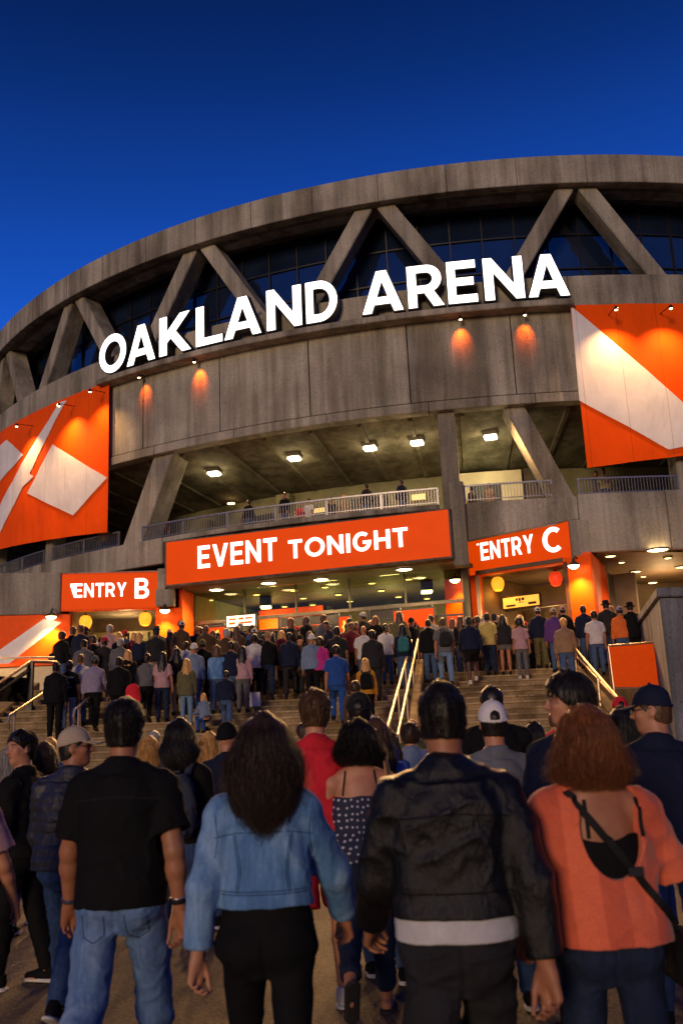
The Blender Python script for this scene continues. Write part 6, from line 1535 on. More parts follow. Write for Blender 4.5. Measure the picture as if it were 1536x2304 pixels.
gl = MB(); Hd = J['Hd']; gl.tube([Hd(s * x, y, .008) for s, x, y in ((1, .078, -.01), (1, .074, .08), (1, .05, .106), (1, .012, .108), (-1, .012, .108), (-1, .05, .106), (-1, .074, .08), (-1, .078, -.01))], .003, 6); o = gl.build('glasses', 'black_case', None, True, world=False); o.parent = r['root']
# woman with the backpack
loc, H = at(402, 1612, 6.6, .03)
r = person('woman with long black hair, black top, blue jeans and brown ankle boots', loc, dict(H=H, sex='f', w=1.05, sh=1.08, hip=(-14, 12), knee=(16, 6), toe=(22, 0), arm=(2, 6), ab=(8, 8), el=(14, 14), yaw=8), 'skin_light', h=.007, top=dict(kind='long', hem=.02, e=.018, sleeve=1.95, loose=.92, fold=.008), topm='cloth_black', legs=dict(part='jeans', loose=.006, cuff=.97), legm='denim_blue', shoes=('boot', 'leather_brown', 'sole_black'), hair='long', hairm='hair_black', strand=dict(n=1300, L=-.21, r=.0018, seed=15, spread=.035))
bp = thing('backpack', 'dark fabric backpack worn by the long-haired woman behind the black short-sleeved shirt', 'backpack', loc); add_part(bp, 'pack', backpack_mesh(r['J'], .008, 'pack'), 'pack_slate')
# young man looking back
loc, H = at(60, 1640, 6.8, .02)
person('young man with short dark hair and his face in view, looking left', loc, dict(H=H, w=.98, hip=(10, -8), knee=(6, 8), arm=(2, 2), ab=(9, 9), yaw=62, pitch=2), 'skin_light', rz=80, h=.006, hb=.0055, top=dict(part='jacket', kind='long', hem=-.04, e=.024, sleeve=1.9, collar=(.03, .07), fold=.010), topm='cloth_black', legs=dict(loose=.016), legm='cloth_black', hair='short', hairm='hair_black', strand=dict(n=1200, r=.0016, seed=31, spread=.05))
# man in the navy cap
loc, H = at(1462, 1538, 5.2, .03)
r = person('man in a navy cap and sunglasses, face turned left, dark navy sweater and jeans', loc, dict(H=H, w=1.15, sh=1.1, hip=(10, -10), knee=(8, 8), toe=(0, 18), arm=(4, 2), ab=(10, 10), yaw=68, pitch=2), 'skin_light', h=.006, hb=.0055, top=dict(part='sweater', kind='long', hem=-.03, e=.026, sleeve=1.92, loose=1.02, collar=(.02, .068), fold=.009, seed=5), topm='cloth_navy', legs=dict(part='jeans', loose=.02), legm='denim_blue', hair='buzz', hairm='hair_brown', cap_='cap', capm='cap_navy')
Hd = r['J']['Hd']; gl = MB(); gl.tube([Hd(s * x, y, .012) for s, x, y in ((1, .08, -.01), (1, .074, .08), (1, .05, .104), (1, .012, .106), (-1, .012, .106), (-1, .05, .104), (-1, .074, .08), (-1, .08, -.01))], .0035, 6)
for s in (-1, 1): gl.lathe([(0, 0)], n=3) if 0 else gl.box(Hd(s * .034, .104, .004), (.036, .006, .030), R_(68))
o = gl.build('sunglasses', 'black_case', None, True, world=False); o.parent = r['root']
# man with the white cap on backwards
loc, H = at(1106, 1573, 5.7, .03)
person('man in a white cap with an arched back opening and a marled grey T-shirt', loc, dict(H=H, w=1.08, sh=1.05, hip=(-10, 10), knee=(12, 6), toe=(20, 0), arm=(4, -4), ab=(12, 12), el=(14, 16), pitch=-4), 'skin_light', h=.006, top=dict(part='shirt', kind='tee', hem=-.08, e=.018, sleeve=.8, loose=1, collar=(.016, .066), fold=.009, seed=8), topm='tee_marl', legs=dict(part='jeans', loose=.018), legm='denim_blue', hair='buzz', hairm='hair_black', cap_='cap', capm='cap_white')
# man in profile with thick dark hair
loc, H = at(1276, 1518, 5.1, .02)
person('man with thick swept dark hair in profile facing left, pale collar and dark navy jacket', loc, dict(H=H, w=1.04, hip=(10, -10), knee=(6, 8), arm=(5, 0), yaw=72), 'skin_light', h=.006, tops=[('jacket', dict(kind='long', hem=-.04, e=.030, sleeve=1.95, loose=1, fold=.009), 'cloth_navy'), ('shirt', dict(kind='tee', hem=.42, e=.010, sleeve=0, collar=(.045, .062), fold=.003), 'cloth_white')], legs=dict(loose=.016), legm='cloth_charcoal', hair='curly', hairm='hair_black', strand=dict(n=1300, r=.0016, seed=41, spread=.05), rz=10)
# dark figure before him on the way up
loc, H = at(1104, 1542, 8.0, .02)
person('tall man in a black hooded jacket walking just ahead of the white cap', loc, dict(H=H, w=1.1, sh=1.15, hip=(14, -10), knee=(8, 10), arm=(5, 0), ab=(16, 16)), 'skin_dark', h=.009, top=dict(part='jacket', kind='long', hem=-.06, e=.036, sleeve=1.95, loose=1.05, hood=True, fold=.012), topm='cloth_black', legs=dict(part='jeans', loose=.02), legm='denim_blue', hair='short', hairm='hair_black')
# far left edge
loc, H = at(-75, 1676, 5.0, .02)
person('woman at the far left edge with reddish blond hair and a pink short-sleeved top', loc, dict(H=H, sex='f', hip=(10, -8), knee=(6, 8), arm=(2, 10), ab=(14, 14), el=(18, 20)), 'skin_light', h=.007, top=dict(kind='tee', hem=-.06, e=.016, sleeve=.7, fold=.008), topm='cloth_pink', legs=dict(part='jeans', loose=.01), legm='denim_blue', hair='bob', hairm='hair_auburn', strand=dict(n=700, r=.002, seed=3, spread=.04))
# heads between the near figures and the foot of the stairs
def far(px, py, D, label, sex='m', hair='short', hairm='hair_black', topm='cloth_black', legm='cloth_jeans', skin_='skin_light', strand_n=500, yaw=0, top=None, **kw):
    loc, H = at(px, py, D, .02)
    L = kw.pop('L', None); st_ = dict(n=strand_n, r=.0024, seed=int(px), spread=.04) if strand_n and hair else None
    if st_ and L: st_['L'] = L
    return person(label, loc, dict(H=H, sex=sex, hip=(10, -8), knee=(6, 8), arm=(4, 2), yaw=yaw), skin_, h=.010, top=top or dict(kind='long', hem=-.04, e=.022, sleeve=1.92, fold=.009), topm=topm, legs=dict(loose=.014), legm=legm, hair=hair, hairm=hairm, strand=st_, hands=False, **kw)
far(470, 1645, 9.2, 'woman with wavy golden blond hair between the backpack wearer and the dark hood', 'f', 'long', 'hair_blond', 'cloth_charcoal')
far(511, 1627, 8.4, 'man with a close black beanie and dark jacket beside the golden blond head', 'm', None, 'hair_black', 'cloth_navy', cap_='beanie', capm='cloth_black', top=dict(part='jacket', kind='long', hem=-.05, e=.032, sleeve=1.95, hood=True, fold=.010), yaw=-25)
far(845, 1614, 6.6, 'woman with long reddish brown hair and a blue jacket right behind the wavy dark bob', 'f', 'long', 'hair_brown', 'denim_jacket')
far(872, 1640, 9.5, 'woman with a dark bob low beside the blue jacket and the centre rails', 'f', 'bob', 'hair_dark_brown', 'cloth_blue')
far(921, 1628, 11.0, 'person with short curly dark hair low in front of the centre rails', 'm', 'curly', 'hair_dark_brown', 'cloth_sky')
far(1200, 1622, 9.0, 'woman with a long black mane right of the white cap', 'f', 'long', 'hair_black', 'cloth_maroon')
far(1396, 1588, 7.0, 'woman with straight black hair between the auburn head and the navy cap', 'f', 'long', 'hair_black', 'cloth_charcoal')
far(1418, 1626, 7.6, 'person with short curly red hair just left of the navy cap wearer', 'f', 'curly', 'hair_red', 'cloth_brown')
far(806, 1558, 6.9, 'man in a grey cap and a blue jacket over the wavy dark bob', 'm', 'buzz', 'hair_black', 'cloth_blue', strand_n=0, cap_='cap', capm='cloth_charcoal')
far(335, 1655, 9.8, 'woman with pale blond hair half hidden behind the black short-sleeved shirt', 'f', 'bob', 'hair_blond', 'cloth_cream')
far(100, 1668, 9.0, 'woman with a dark brown bob behind the young man in the track jacket', 'f', 'bob', 'hair_dark_brown', 'cloth_black')
far(28, 1672, 8.6, 'woman with dusty grey hair left of the young man looking back', 'f', 'bob', 'hair_grey', 'cloth_pink')
# ------------------------------------------------------------------ the crowd on the stairs and at the doors: shared meshes, one object tree each
POSES = dict(stand=dict(), stand2=dict(hip=(4, -3), knee=(6, 0), arm=(8, -4), el=(20, 10)), hold=dict(arm=(20, 24), el=(70, 85), ab=(6, 6)), phone=dict(arm=(6, 40), el=(14, 105), ab=(8, 8)), walk=dict(hip=(18, -16), knee=(10, 12), toe=(0, 25), arm=(-10, 14), el=(10, 18)),
             climb=dict(hip=(46, -8), knee=(58, 4), toe=(0, 14), arm=(-12, 14), el=(12, 20), lean=8), climb2=dict(hip=(-8, 46), knee=(4, 58), toe=(14, 0), arm=(14, -12), el=(20, 12), lean=8), bag=dict(arm=(2, -2), ab=(7, 14), el=(10, 8)), sit=dict(hip=(88, 84), knee=(96, 92), arm=(30, 30), el=(40, 40), lean=12))
TOPS = dict(tee=dict(kind='tee', hem=-.07, e=.018, sleeve=.75, loose=.98, fold=.010, collar=(.016, .066)), long=dict(kind='long', hem=-.05, e=.022, sleeve=1.92, loose=.98, fold=.012, collar=(.018, .066)), hoodie=dict(kind='long', hem=-.04, e=.032, sleeve=1.9, loose=1.04, fold=.012, hood=True),
            jacket=dict(kind='long', hem=-.10, e=.034, sleeve=1.95, loose=1.04, fold=.012, collar=(.04, .07)), crop=dict(kind='tee', hem=.02, e=.014, sleeve=.5, loose=.9, fold=.008), vest=dict(kind='tee', hem=-.05, e=.016, sleeve=0, loose=.95, fold=.008))
LEGS = dict(jeans=dict(loose=.018, fold=.010), slim=dict(loose=.004, fold=.004), shorts=dict(cuff=.40, loose=.02), short_shorts=dict(cuff=.22, loose=.02))
CH = .0125; _cache = {}
def jpose(sex, pose, w=1.0, yaw=0, ptc=0):
    key = ('J', sex, pose, w, yaw, ptc)
    if key not in _cache: _cache[key] = skel({**BASE, **POSES[pose], 'sex': sex, 'w': w, 'H': 1.75 if sex == 'm' else 1.66, 'yaw': yaw, 'pitch': ptc})
    return key, _cache[key]
def cm(key, make):
    if key not in _cache:
        me = make(); n_ = 4 if key[1] == 'body' else 2 if key[1] == 'shoe' else 1
        for _ in range(n_): me.materials.append(M('cloth_grey'))
        _cache[key] = me
    return _cache[key]
def cpart(root, name, me, mats):
    o = bpy.data.objects.new(name, me); link(o, root)
    for sl, m_ in zip(o.material_slots, mats if isinstance(mats, (list, tuple)) else [mats]): sl.link = 'OBJECT'; sl.material = M(m_)
    return o
def crowd_person(label, loc, sex='m', pose='stand', H=1.75, skin_='skin_tan', hair='short', hairm='hair_black', top='tee', topm='cloth_black', legs='jeans', legm='cloth_jeans', shoem='cloth_black', rz=0, w=1.0, yaw=0, pack=None, group='people in the crowd at the arena doors', cap_=None, capm=None, kid=False):
    jk, J = jpose(sex, pose, w, yaw)
    root = thing('person', label, 'person', loc, group, R_(rz)); s = H / J['P']['H']; root.scale = (s, s, s)
    cpart(root, 'body', cm((jk, 'body'), lambda: body_mesh(J, CH)), [skin_, 'eye_white', 'brow_hair', 'lip'])
    hm = TOPS[top]['hem'] + .05
    cpart(root, 'top', cm((jk, 'top', top), lambda: top_mesh(J, CH, **TOPS[top])), topm)
    ln = {'jeans': 'trousers', 'slim': 'trousers'}.get(legs, 'shorts')
    cpart(root, ln, cm((jk, 'legs', legs, hm), lambda: legs_mesh(J, CH, waist=hm, **LEGS[legs])), legm)
    for i in (0, 1): cpart(root, 'shoe', cm((jk, 'shoe', i), lambda: shoe_mesh(J, i, .012)), [shoem, 'sole_white' if shoem == 'cloth_white' else 'sole_black'])
    if hair: cpart(root, 'hair', cm((jk, 'hair', hair), lambda: hair_mesh(J, .010, hair)), hairm)
    if cap_: cpart(root, {'cap_back': 'cap'}.get(cap_, cap_), cm((jk, 'cap', cap_), lambda: cap_mesh(J, .009) if cap_ == 'cap' else cap_mesh(J, .009, True) if cap_ == 'cap_back' else beanie_mesh(J, .010) if cap_ == 'beanie' else hat_mesh(J, .010)), capm)
    if pack:
        pl_, pm = pack; b_ = thing('backpack', pl_, 'backpack', loc, 'backpacks worn in the crowd', R_(rz)); b_.scale = (s, s, s); cpart(b_, 'pack', cm((jk, 'pack'), lambda: backpack_mesh(J, .013, 'pack')), pm)
    return root
def stair_s(y): return 0.0 if y < Y0 else PZ if y > Y1 else (y - Y0) / (Y1 - Y0) * PZ
def settle(px, py, H):
    """where on the stairs or the plaza someone of stature H stands whose crown shows at (px,py)"""
    d = ray(px, py); prev = None
    for Y in np.arange(16.0, 34.5, .05):
        z = EYE + d[2] / d[1] * Y; g_ = z - H - stair_z(Y)
        if g_ <= .02:
            return (d[0] / d[1] * Y, Y, stair_z(Y)), z - stair_z(Y)
        if prev is None or g_ < prev[0]: prev = (g_, Y)
    Y = max(prev[1], 26.9); z = EYE + d[2] / d[1] * Y
    return (d[0] / d[1] * Y, Y, stair_z(Y)), z - stair_z(Y)
placed = []
def mid(px, py, label, H=1.78, **kw):
    loc, h = settle(px, py + 3, H); placed.append((loc[0], loc[1])); kw.setdefault('group', 'people climbing the arena stairs')
    return crowd_person(label, loc, H=h, **kw)
f_ = dict(sex='f')
mid(127, 1487, 'black-clad person with black hair behind the outermost left handrail', pose='stand2', skin_='skin_dark', top='jacket', topm='cloth_black', legm='cloth_black')
js = mid(157, 1484, 'person in a black jersey with pale lettering shapes and light blue trousers', pose='stand', skin_='skin_brown', top='tee', topm='cloth_black', legm='cloth_sky')
mid(182, 1470, 'brown-haired person in a white T-shirt left of ENTRY B crowd', pose='phone', hairm='hair_brown', topm='cloth_white')
mid(212, 1474, 'person in a cap and lavender top between the two left handrails', skin_='skin_brown', hair='buzz', cap_='cap', capm='cloth_grey', top='long', topm='cloth_lavender', legm='cloth_black', pose='climb')
mid(268, 1476, 'large person in a wide black jacket just left of the red bag', w=1.25, top='jacket', topm='cloth_black', legm='cloth_black', pose='stand2', skin_='skin_dark')
mid(330, 1468, 'woman with a dark ponytail, grey hoodie and black leggings on the left stairs', H=1.70, pose='climb', hair='pony', hairm='hair_dark_brown', top='hoodie', topm='cloth_grey', legs='slim', legm='cloth_black', **f_)
mid(366, 1464, 'dark-haired woman in a pale pink T-shirt and navy jeans', H=1.68, hair='long', topm='cloth_pink', legm='cloth_dark_jeans', pose='bag', **f_)
mid(399, 1456, 'woman with long black hair in a black jacket beside the pale pink T-shirt', H=1.70, hair='long', top='jacket', topm='cloth_black', legm='cloth_khaki', **f_)
mid(420, 1480, 'woman with long blond hair, olive jacket and pale blue jeans on the stairs', H=1.68, hair='long', hairm='hair_blond', top='jacket', topm='cloth_olive', legs='slim', legm='cloth_pale_jeans', pose='stand2', shoem='cloth_white', **f_)
mk = mid(455, 1437, 'man in a dark cap and black jacket with one white tick-like mark', hair='buzz', cap_='cap', capm='cloth_olive', top='jacket', topm='cloth_black', legm='cloth_black')
mid(436, 1446, 'person in a white beanie left of the black jacket with the white mark', hair=None, cap_='beanie', capm='cloth_white', top='long', topm='cloth_sky')
mid(488, 1449, 'woman with brown hair in a mid blue denim shirt', H=1.68, hair='bob', hairm='hair_brown', top='long', topm='denim_jacket', pose='phone', **f_)
mid(519, 1441, 'man in a dark navy jacket with pale shirt hem and blue jeans', w=1.1, top='long', topm='cloth_navy', legm='cloth_jeans', pose='climb2')
mid(545, 1451, 'woman with long black hair and a pale pink cardigan beside the navy jacket', H=1.66, hair='long', top='long', topm='cloth_pink', legm='cloth_grey', **f_)
mid(572, 1424, 'person in a white T-shirt with a round print and black trousers', skin_='skin_brown', topm='cloth_white', legm='cloth_black')
mid(601, 1420, 'man in a tan beanie, black hoodie and dark jeans climbing mid stairs', hair=None, cap_='beanie', capm='cloth_tan', top='hoodie', topm='cloth_black', legm='cloth_dark_jeans', pose='climb', shoem='cloth_black')
mid(650, 1421, 'man in a dark navy suit jacket and charcoal trousers climbing mid stairs', skin_='skin_dark', top='jacket', topm='cloth_navy', legm='cloth_charcoal', pose='climb2')
mid(700, 1425, 'person in a white beanie and sky blue top behind the suit jacket', hair=None, cap_='beanie', capm='cloth_white', top='long', topm='cloth_sky', legm='cloth_black')
mid(719, 1432, 'woman with dark curly hair in a magenta top', H=1.66, hair='curly', hairm='hair_dark_brown', top='long', topm='cloth_magenta', legs='slim', legm='cloth_black', **f_)
mid(757, 1407, 'tall broad man in a charcoal T-shirt behind the bright blue T-shirt', skin_='skin_brown', w=1.15, topm='cloth_charcoal', legm='cloth_black', H=1.9)
mid(755, 1449, 'person with tied black hair in a bright blue T-shirt and blue trousers', H=1.92, hair='short', topm='cloth_blue', legm='cloth_blue', pose='climb', w=1.1)
mid(821, 1479, 'woman with long blond hair in a mustard sweater', H=1.74, hair='long', hairm='hair_blond', top='long', topm='cloth_mustard', legm='cloth_black', pose='climb2', pack=('black backpack on the mustard sweater', 'cloth_black'), **f_)
mid(836, 1415, 'man in a long black coat left of the white T-shirt with a bag strap', top='jacket', topm='cloth_charcoal', legm='cloth_charcoal', skin_='skin_dark', H=1.85)
mid(866, 1401, 'woman with dark hair tied back in a white top with thin black bag strap', H=1.72, hair='pony', topm='cloth_white', legm='cloth_jeans', **f_)
mid(817, 1406, 'bald man in a white T-shirt under the word TONIGHT', hair=None, topm='cloth_white', w=1.1)
mid(904, 1402, 'woman with long dark hair in a navy top', H=1.70, hair='long', top='long', topm='cloth_navy', pack=('teal backpack on the navy top left of the centre rails', 'cloth_teal'), **f_)
mid(962, 1391, 'man in a black jacket and bright jeans right of the centre rails', hair='buzz', top='jacket', topm='cloth_black', legm='cloth_jeans')
mid(996, 1388, 'man with brown hair in a grey T-shirt and pale jeans', hairm='hair_brown', topm='cloth_grey', legm='cloth_pale_jeans', pose='climb', w=1.1, pack=('grey backpack with dark lower half on the grey T-shirt', 'cloth_charcoal'), H=1.85)
mid(1054, 1385, 'broad man in a navy hoodie, black shorts and dark leggings', w=1.12, top='hoodie', topm='cloth_navy', legs='shorts', legm='cloth_black', pose='climb2', shoem='cloth_white', H=1.9, skin_='skin_dark')
mid(1094, 1377, 'person in a yellow printed vest and navy jeans under ENTRY C', hair='short', top='tee', topm='cloth_yellow', legm='cloth_dark_jeans', skin_='skin_brown')
mid(1129, 1381, 'woman in a black top and grey denim shorts with bare legs', H=1.70, hair='bob', top='long', topm='cloth_charcoal', legs='short_shorts', legm='cloth_grey', **f_)
mid(1166, 1388, 'woman with dark curls in a pale pink tee and grey jeans under ENTRY C', H=1.66, hair='curly', topm='cloth_pink', legs='slim', legm='cloth_grey', pose='bag', shoem='cloth_white', **f_)
mid(1208, 1364, 'man in a white cap, navy sweater and olive green trousers', hair='buzz', cap_='cap', capm='cloth_white', top='long', topm='cloth_navy', legm='cloth_olive', w=1.1, pose='stand2')
mid(1243, 1366, 'man in a pale cap and purple jacket right of the olive trousers', hair='buzz', hairm='hair_brown', cap_='cap', capm='cloth_cream', top='jacket', topm='cloth_purple')
mid(1266, 1388, 'blond person in a tan sweater at the head of the right stairs', hairm='hair_blond', top='long', topm='cloth_tan')
mid(1264, 1362, 'man in a pale pink cap at the head of the right stairs', hair='buzz', cap_='cap', capm='cloth_pink', top='jacket', topm='cloth_black')
mid(1310, 1360, 'person with short black hair in a navy jacket by the right orange pier', top='jacket', topm='cloth_navy', skin_='skin_brown')
mid(1334, 1372, 'man with black hair in a white T-shirt behind the wire railing', topm='cloth_white', w=1.15)
mid(1361, 1350, 'man in a black hat and charcoal jacket with a pale strap', hair='buzz', cap_='hat', capm='cloth_black', top='jacket', topm='cloth_charcoal', w=1.1, H=1.85)
mid(1392, 1362, 'person in a lavender cap and orange top beside the black coat', hair='buzz', cap_='cap', capm='cloth_lavender', top='long', topm='cloth_orange')
mid(1415, 1354, 'man in a wide-brimmed black hat and long black coat by the retaining wall', hair='buzz', cap_='hat', capm='cloth_black', top='jacket', topm='cloth_black', legm='cloth_black', w=1.15, H=1.85)
kd = mid(508, 1507, 'youth with short hair in a dark navy hoodie and blue jeans', H=1.50, top='hoodie', topm='cloth_navy', legm='cloth_jeans', skin_='skin_brown', pose='climb')
mid(799, 1532, 'person with dark curls in a brown coat low on the stairs', H=1.70, hair='curly', hairm='hair_dark_brown', top='jacket', topm='cloth_brown', pose='climb')
loc, h = settle(462, 1549, 1.02)
crowd_person('small fair-haired child in a pale blue hoodie sitting on a step', loc, 'f', 'sit', 1.18 * 1.0, 'skin_light', 'bob', 'hair_blond', 'hoodie', 'cloth_sky', 'jeans', 'cloth_blue', group='people climbing the arena stairs', rz=35)
# printed marks on two backs
def back_mark(root, J, rows, mat, name):
    bv = bvh_of([c for c in root.children if c.name.startswith('top')][0])
    for a, b_, wd_ in rows:
        P_ = [on_back(bv, *(np.array(a) * (1 - t) + np.array(b_) * t), .004) for t in np.linspace(0, 1, 6)]; P_ = [p for p in P_ if p is not None]
        if len(P_) > 1: o = ribbon(P_, wd_, .004, [np.array([0, -1, .05])]).build(name, mat, None, False, world=False); o.parent = root
_, Jm = jpose('m', 'stand'); zz_ = Jm['pz']
back_mark(js, Jm, [((-.13, zz_ + .42), (.13, zz_ + .42), .035), ((-.10, zz_ + .36), (.02, zz_ + .37), .012), ((-.03, zz_ + .28), (.05, zz_ + .28), .06), ((-.08, zz_ + .18), (.10, zz_ + .18), .03)], 'cloth_sky', 'print')
back_mark(mk, Jm, [((.02, zz_ + .40), (-.03, zz_ + .33), .03), ((-.03, zz_ + .33), (.02, zz_ + .26), .03)], 'cloth_white', 'print')
rb_ = thing('shoulder_bag', 'red bag hanging beside the wide black jacket on the left stairs', 'bag', settle(300, 1520, 1.45)[0]); P_ = rb_.location
s_ = SDF((-.2, -.15, .6), (.2, .15, 1.5), .015); s_.add(loft([(.75, .13, .07, 0), (.80, .16, .09, 0), (1.1, .15, .09, 0), (1.2, .08, .05, 0)], p=3)); s_.warp(folds(.015, 12, 12)); add_part(rb_, 'bag_body', s_.mesh('bag_body'), 'cloth_red')
MB().tube([(-.08, 0, 1.15), (-.03, .0, 1.42), (.05, 0, 1.42), (.09, 0, 1.15)], .015, 6).build('strap', 'strap_black', rb_, world=False)
bx = settle(573, 1550, .42)[0]; wb = thing('paper_box', 'small white paper box standing on a step mid stairs', 'box', bx)
MB().box((0, 0, .17), (.28, .22, .34)).build('box', 'paint_white', wb, world=False, bevel=.006); MB().box((0, 0, .348), (.29, .23, .012)).build('lid', 'paint_white', wb, world=False, bevel=.003)
# ---- the packed plaza
rc = random.Random(5)
HS = [('short black hair', 'm', dict(hair='short')), ('long black hair', 'f', dict(hair='long')), ('brown hair', 'm', dict(hair='short', hairm='hair_brown')), ('long brown hair', 'f', dict(hair='long', hairm='hair_brown')), ('a blond bob', 'f', dict(hair='bob', hairm='hair_blond')), ('dark curls', 'f', dict(hair='curly', hairm='hair_dark_brown')),
      ('a black beanie', 'm', dict(hair=None, cap_='beanie', capm='cloth_black')), ('a red cap', 'm', dict(hair='buzz', cap_='cap', capm='cloth_red')), ('a white cap', 'm', dict(hair='buzz', cap_='cap', capm='cloth_white')), ('a dark ponytail', 'f', dict(hair='pony', hairm='hair_dark_brown')), ('a navy cap', 'm', dict(hair='buzz', cap_='cap', capm='cloth_navy')),
      ('grey hair', 'm', dict(hair='short', hairm='hair_grey')), ('long blond hair', 'f', dict(hair='long', hairm='hair_blond')), ('a shaved head', 'm', dict(hair=None)), ('reddish hair', 'f', dict(hair='bob', hairm='hair_auburn'))]
TP = [(n_, t_, c_) for n_, t_, c_ in (('a black jacket', 'jacket', 'black'), ('a white tee', 'tee', 'white'), ('a grey hoodie', 'hoodie', 'grey'), ('a navy top', 'long', 'navy'), ('a maroon hoodie', 'hoodie', 'maroon'), ('a black hoodie', 'hoodie', 'black'), ('a brown jacket', 'jacket', 'brown'), ('a pink top', 'tee', 'pink'), ('a charcoal tee', 'tee', 'charcoal'), ('a denim jacket', 'jacket', 'sky'), ('an olive jacket', 'jacket', 'olive'), ('a cream sweater', 'long', 'cream'), ('a red tee', 'tee', 'red'), ('a dark grey hoodie', 'hoodie', 'dark_grey'), ('a black sweater', 'long', 'black'), ('a charcoal jacket', 'jacket', 'charcoal'), ('a navy jacket', 'jacket', 'navy'), ('a tan coat', 'jacket', 'tan'), ('a black tee', 'tee', 'black'))]
combos = [(a, b_) for a in range(len(HS)) for b_ in range(len(TP))]; combos = [c for c in combos if TP[c[1]][2] not in ('white', 'pink', 'cream', 'red', 'tan', 'sky') or rc.random() < .4]; rc.shuffle(combos); wts = {0: 3, 14: 3, 3: 2, 7: 2}
def zone(px): return 'under ENTRY B' if px < 400 else 'under EVENT' if px < 640 else 'under TONIGHT' if px < 935 else 'by middle orange pier' if px < 1075 else 'under ENTRY C' if px < 1285 else 'before the right porch'
def proj(P):
    D = np.array(P) - O3; z = D @ FW; return 768 + F * (D @ RT) / z, 1152 - F * (D @ UP) / z
spots = []
for Yr, stp in ((22.9, 1.5), (23.8, 1.15), (24.6, 1.0), (25.3, .95), (26.0, .95), (26.9, .66), (27.6, .62), (28.5, .64), (29.4, .66), (30.4, .7), (31.5, .85), (32.6, .95), (34.2, 1.1), (35.6, 1.2)):
    x = -10.6
    while x < 9.2:
        xx = x + rc.uniform(-.3, .3); yy = Yr + rc.uniform(-.42, .42) - .0
        x += stp * rc.uniform(.8, 1.25)
        px, py = proj((xx, yy, stair_z(yy) + 1.7))
        if px < 120 or px > 1432: continue
        if yy < 26.5 and (px > 905 or px < 180): continue
        if yy < 24.2 and (px > 640 or 380 < px < 560): continue
        if yy > 33.0 and 4.2 < xx < 8.5 and yy > 34.6: continue
        if yy > 33.2 and xx > 8.2: continue
        if yy > 38.6 - (xx + 6.7) * .338 - .5 and xx > -6.7: continue
        if yy > 36.5 and xx <= -6.7: continue
        if xx > 5.6 and 26.0 < yy < 27.2: continue
        if any(abs(px - 1010) < 14 and yy < 27.5 for _ in (0,)): continue
        if min([math.hypot(xx - a, yy - b_) for a, b_ in placed + [(s_[0], s_[1]) for s_ in spots]] or [9]) < .42: continue
        spots.append((xx, yy, px))
SKN = ['skin_light', 'skin_light', 'skin_tan', 'skin_tan', 'skin_brown', 'skin_dark']
LG_ = [('jeans', 'cloth_jeans'), ('jeans', 'cloth_black'), ('slim', 'cloth_dark_jeans'), ('jeans', 'cloth_khaki'), ('slim', 'cloth_black'), ('jeans', 'cloth_charcoal')]
for i, (x, y, px) in enumerate(spots):
    a, b_ = combos[i % len(combos)]; hn, sx, hk = HS[a]; tn, tt, tc_ = TP[b_]
    lg = rc.choice(LG_); pose = rc.choice(['stand', 'stand2', 'hold', 'phone', 'bag'] if y > 26.6 else ['climb', 'climb2', 'stand'])
    crowd_person('person with %s in %s in crowd %s' % (hn, tn, zone(px)), (x, y, stair_z(y)), sx, pose, rc.gauss(1.77, .09) if sx == 'm' else rc.gauss(1.65, .08), rc.choice(SKN), top=tt, topm='denim_blue' if tn == 'a denim jacket' else 'cloth_' + tc_, legs=lg[0], legm=lg[1], rz=rc.gauss(0, 26) if rc.random() < .86 else rc.uniform(60, 300), yaw=rc.choice([0, 0, 35, -35]) , **hk)
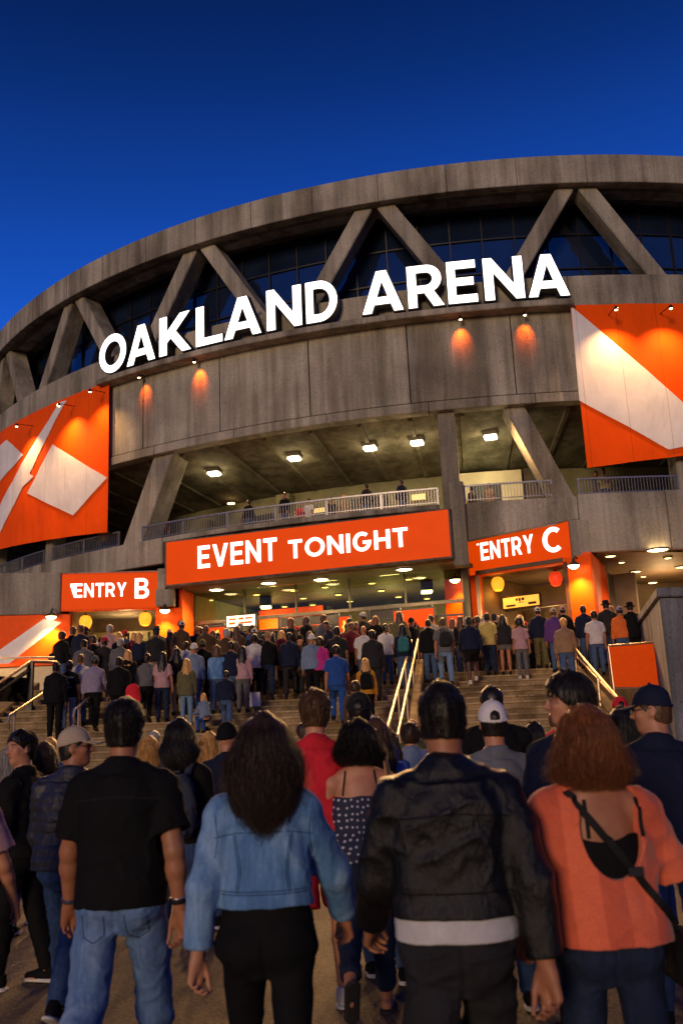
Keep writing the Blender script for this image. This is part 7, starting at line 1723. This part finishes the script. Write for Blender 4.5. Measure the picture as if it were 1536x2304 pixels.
# those just reaching the foot of the stairs
for q in range(13):
    px = 30 + q * 112 + rc.uniform(-40, 40); Y = rc.uniform(10.5, 16.5); p = ony(px, 1650, Y)
    a, b_ = combos[(len(spots) + q) % len(combos)]; hn, sx, hk = HS[a]; tn, tt, tc_ = TP[b_]; lg = rc.choice(LG_)
    crowd_person('person with %s in %s near the foot of the stairs' % (hn, tn), (p[0], Y, 0), sx, rc.choice(['walk', 'stand2', 'phone']), rc.gauss(1.74, .07) if sx == 'm' else rc.gauss(1.64, .06), rc.choice(SKN), top=tt, topm='denim_blue' if tn == 'a denim jacket' else 'cloth_' + tc_, legs=lg[0], legm=lg[1], rz=rc.gauss(0, 25), group=GRP, **hk)
# people up on the concourse
for px, R, lab, kw in ((676, 31.8, 'tiny figure in a red tee left on the upper concourse', dict(topm='cloth_red')), (694, 32.2, 'tiny figure in a white tee beside the red one on the upper concourse', dict(topm='cloth_white')), (744, 31.9, 'tiny figure in black midway along the upper concourse', dict(topm='cloth_black')), (774, 32.1, 'tiny blond figure midway along the upper concourse', dict(topm='cloth_tan', hairm='hair_blond')),
                       (371, 33.4, 'tiny figure in maroon beside the slanted leg of the upper concourse', dict(topm='cloth_maroon')), (233, 33.9, 'tiny figure in mustard under the left banner', dict(topm='cloth_mustard')), (1062, 31.5, 'tiny figure in brown at the upper kiosk', dict(topm='cloth_brown')), (1100, 31.8, 'tiny figure in tan at the upper kiosk', dict(topm='cloth_tan')), (640, 33.6, 'tiny dark figure left of the red tee on the upper concourse', dict(topm='cloth_black', top='jacket')), (826, 33.4, 'tiny dark figure at the right dark doorway of the upper concourse', dict(topm='cloth_charcoal', top='jacket')), (905, 33.5, 'tiny navy figure left of the upright pillar on the upper concourse', dict(topm='cloth_navy', top='jacket')), (560, 33.3, 'tiny dark figure at the left dark doorway of the upper concourse', dict(topm='cloth_black', top='hoodie')), (1345, 32.8, 'tiny figure in grey under the right banner', dict(topm='cloth_grey')), (1362, 33.2, 'tiny figure in yellow under the right banner', dict(topm='cloth_yellow'))):
    th, _ = oncyl(px, 1115 if px > 300 else 1210, R); p = cyl(th, R, 9.56)
    crowd_person(lab, p, pose='stand2', rz=rc.choice([0, 180, 150, 40]), H=1.62, group='people up on the concourse', **kw)
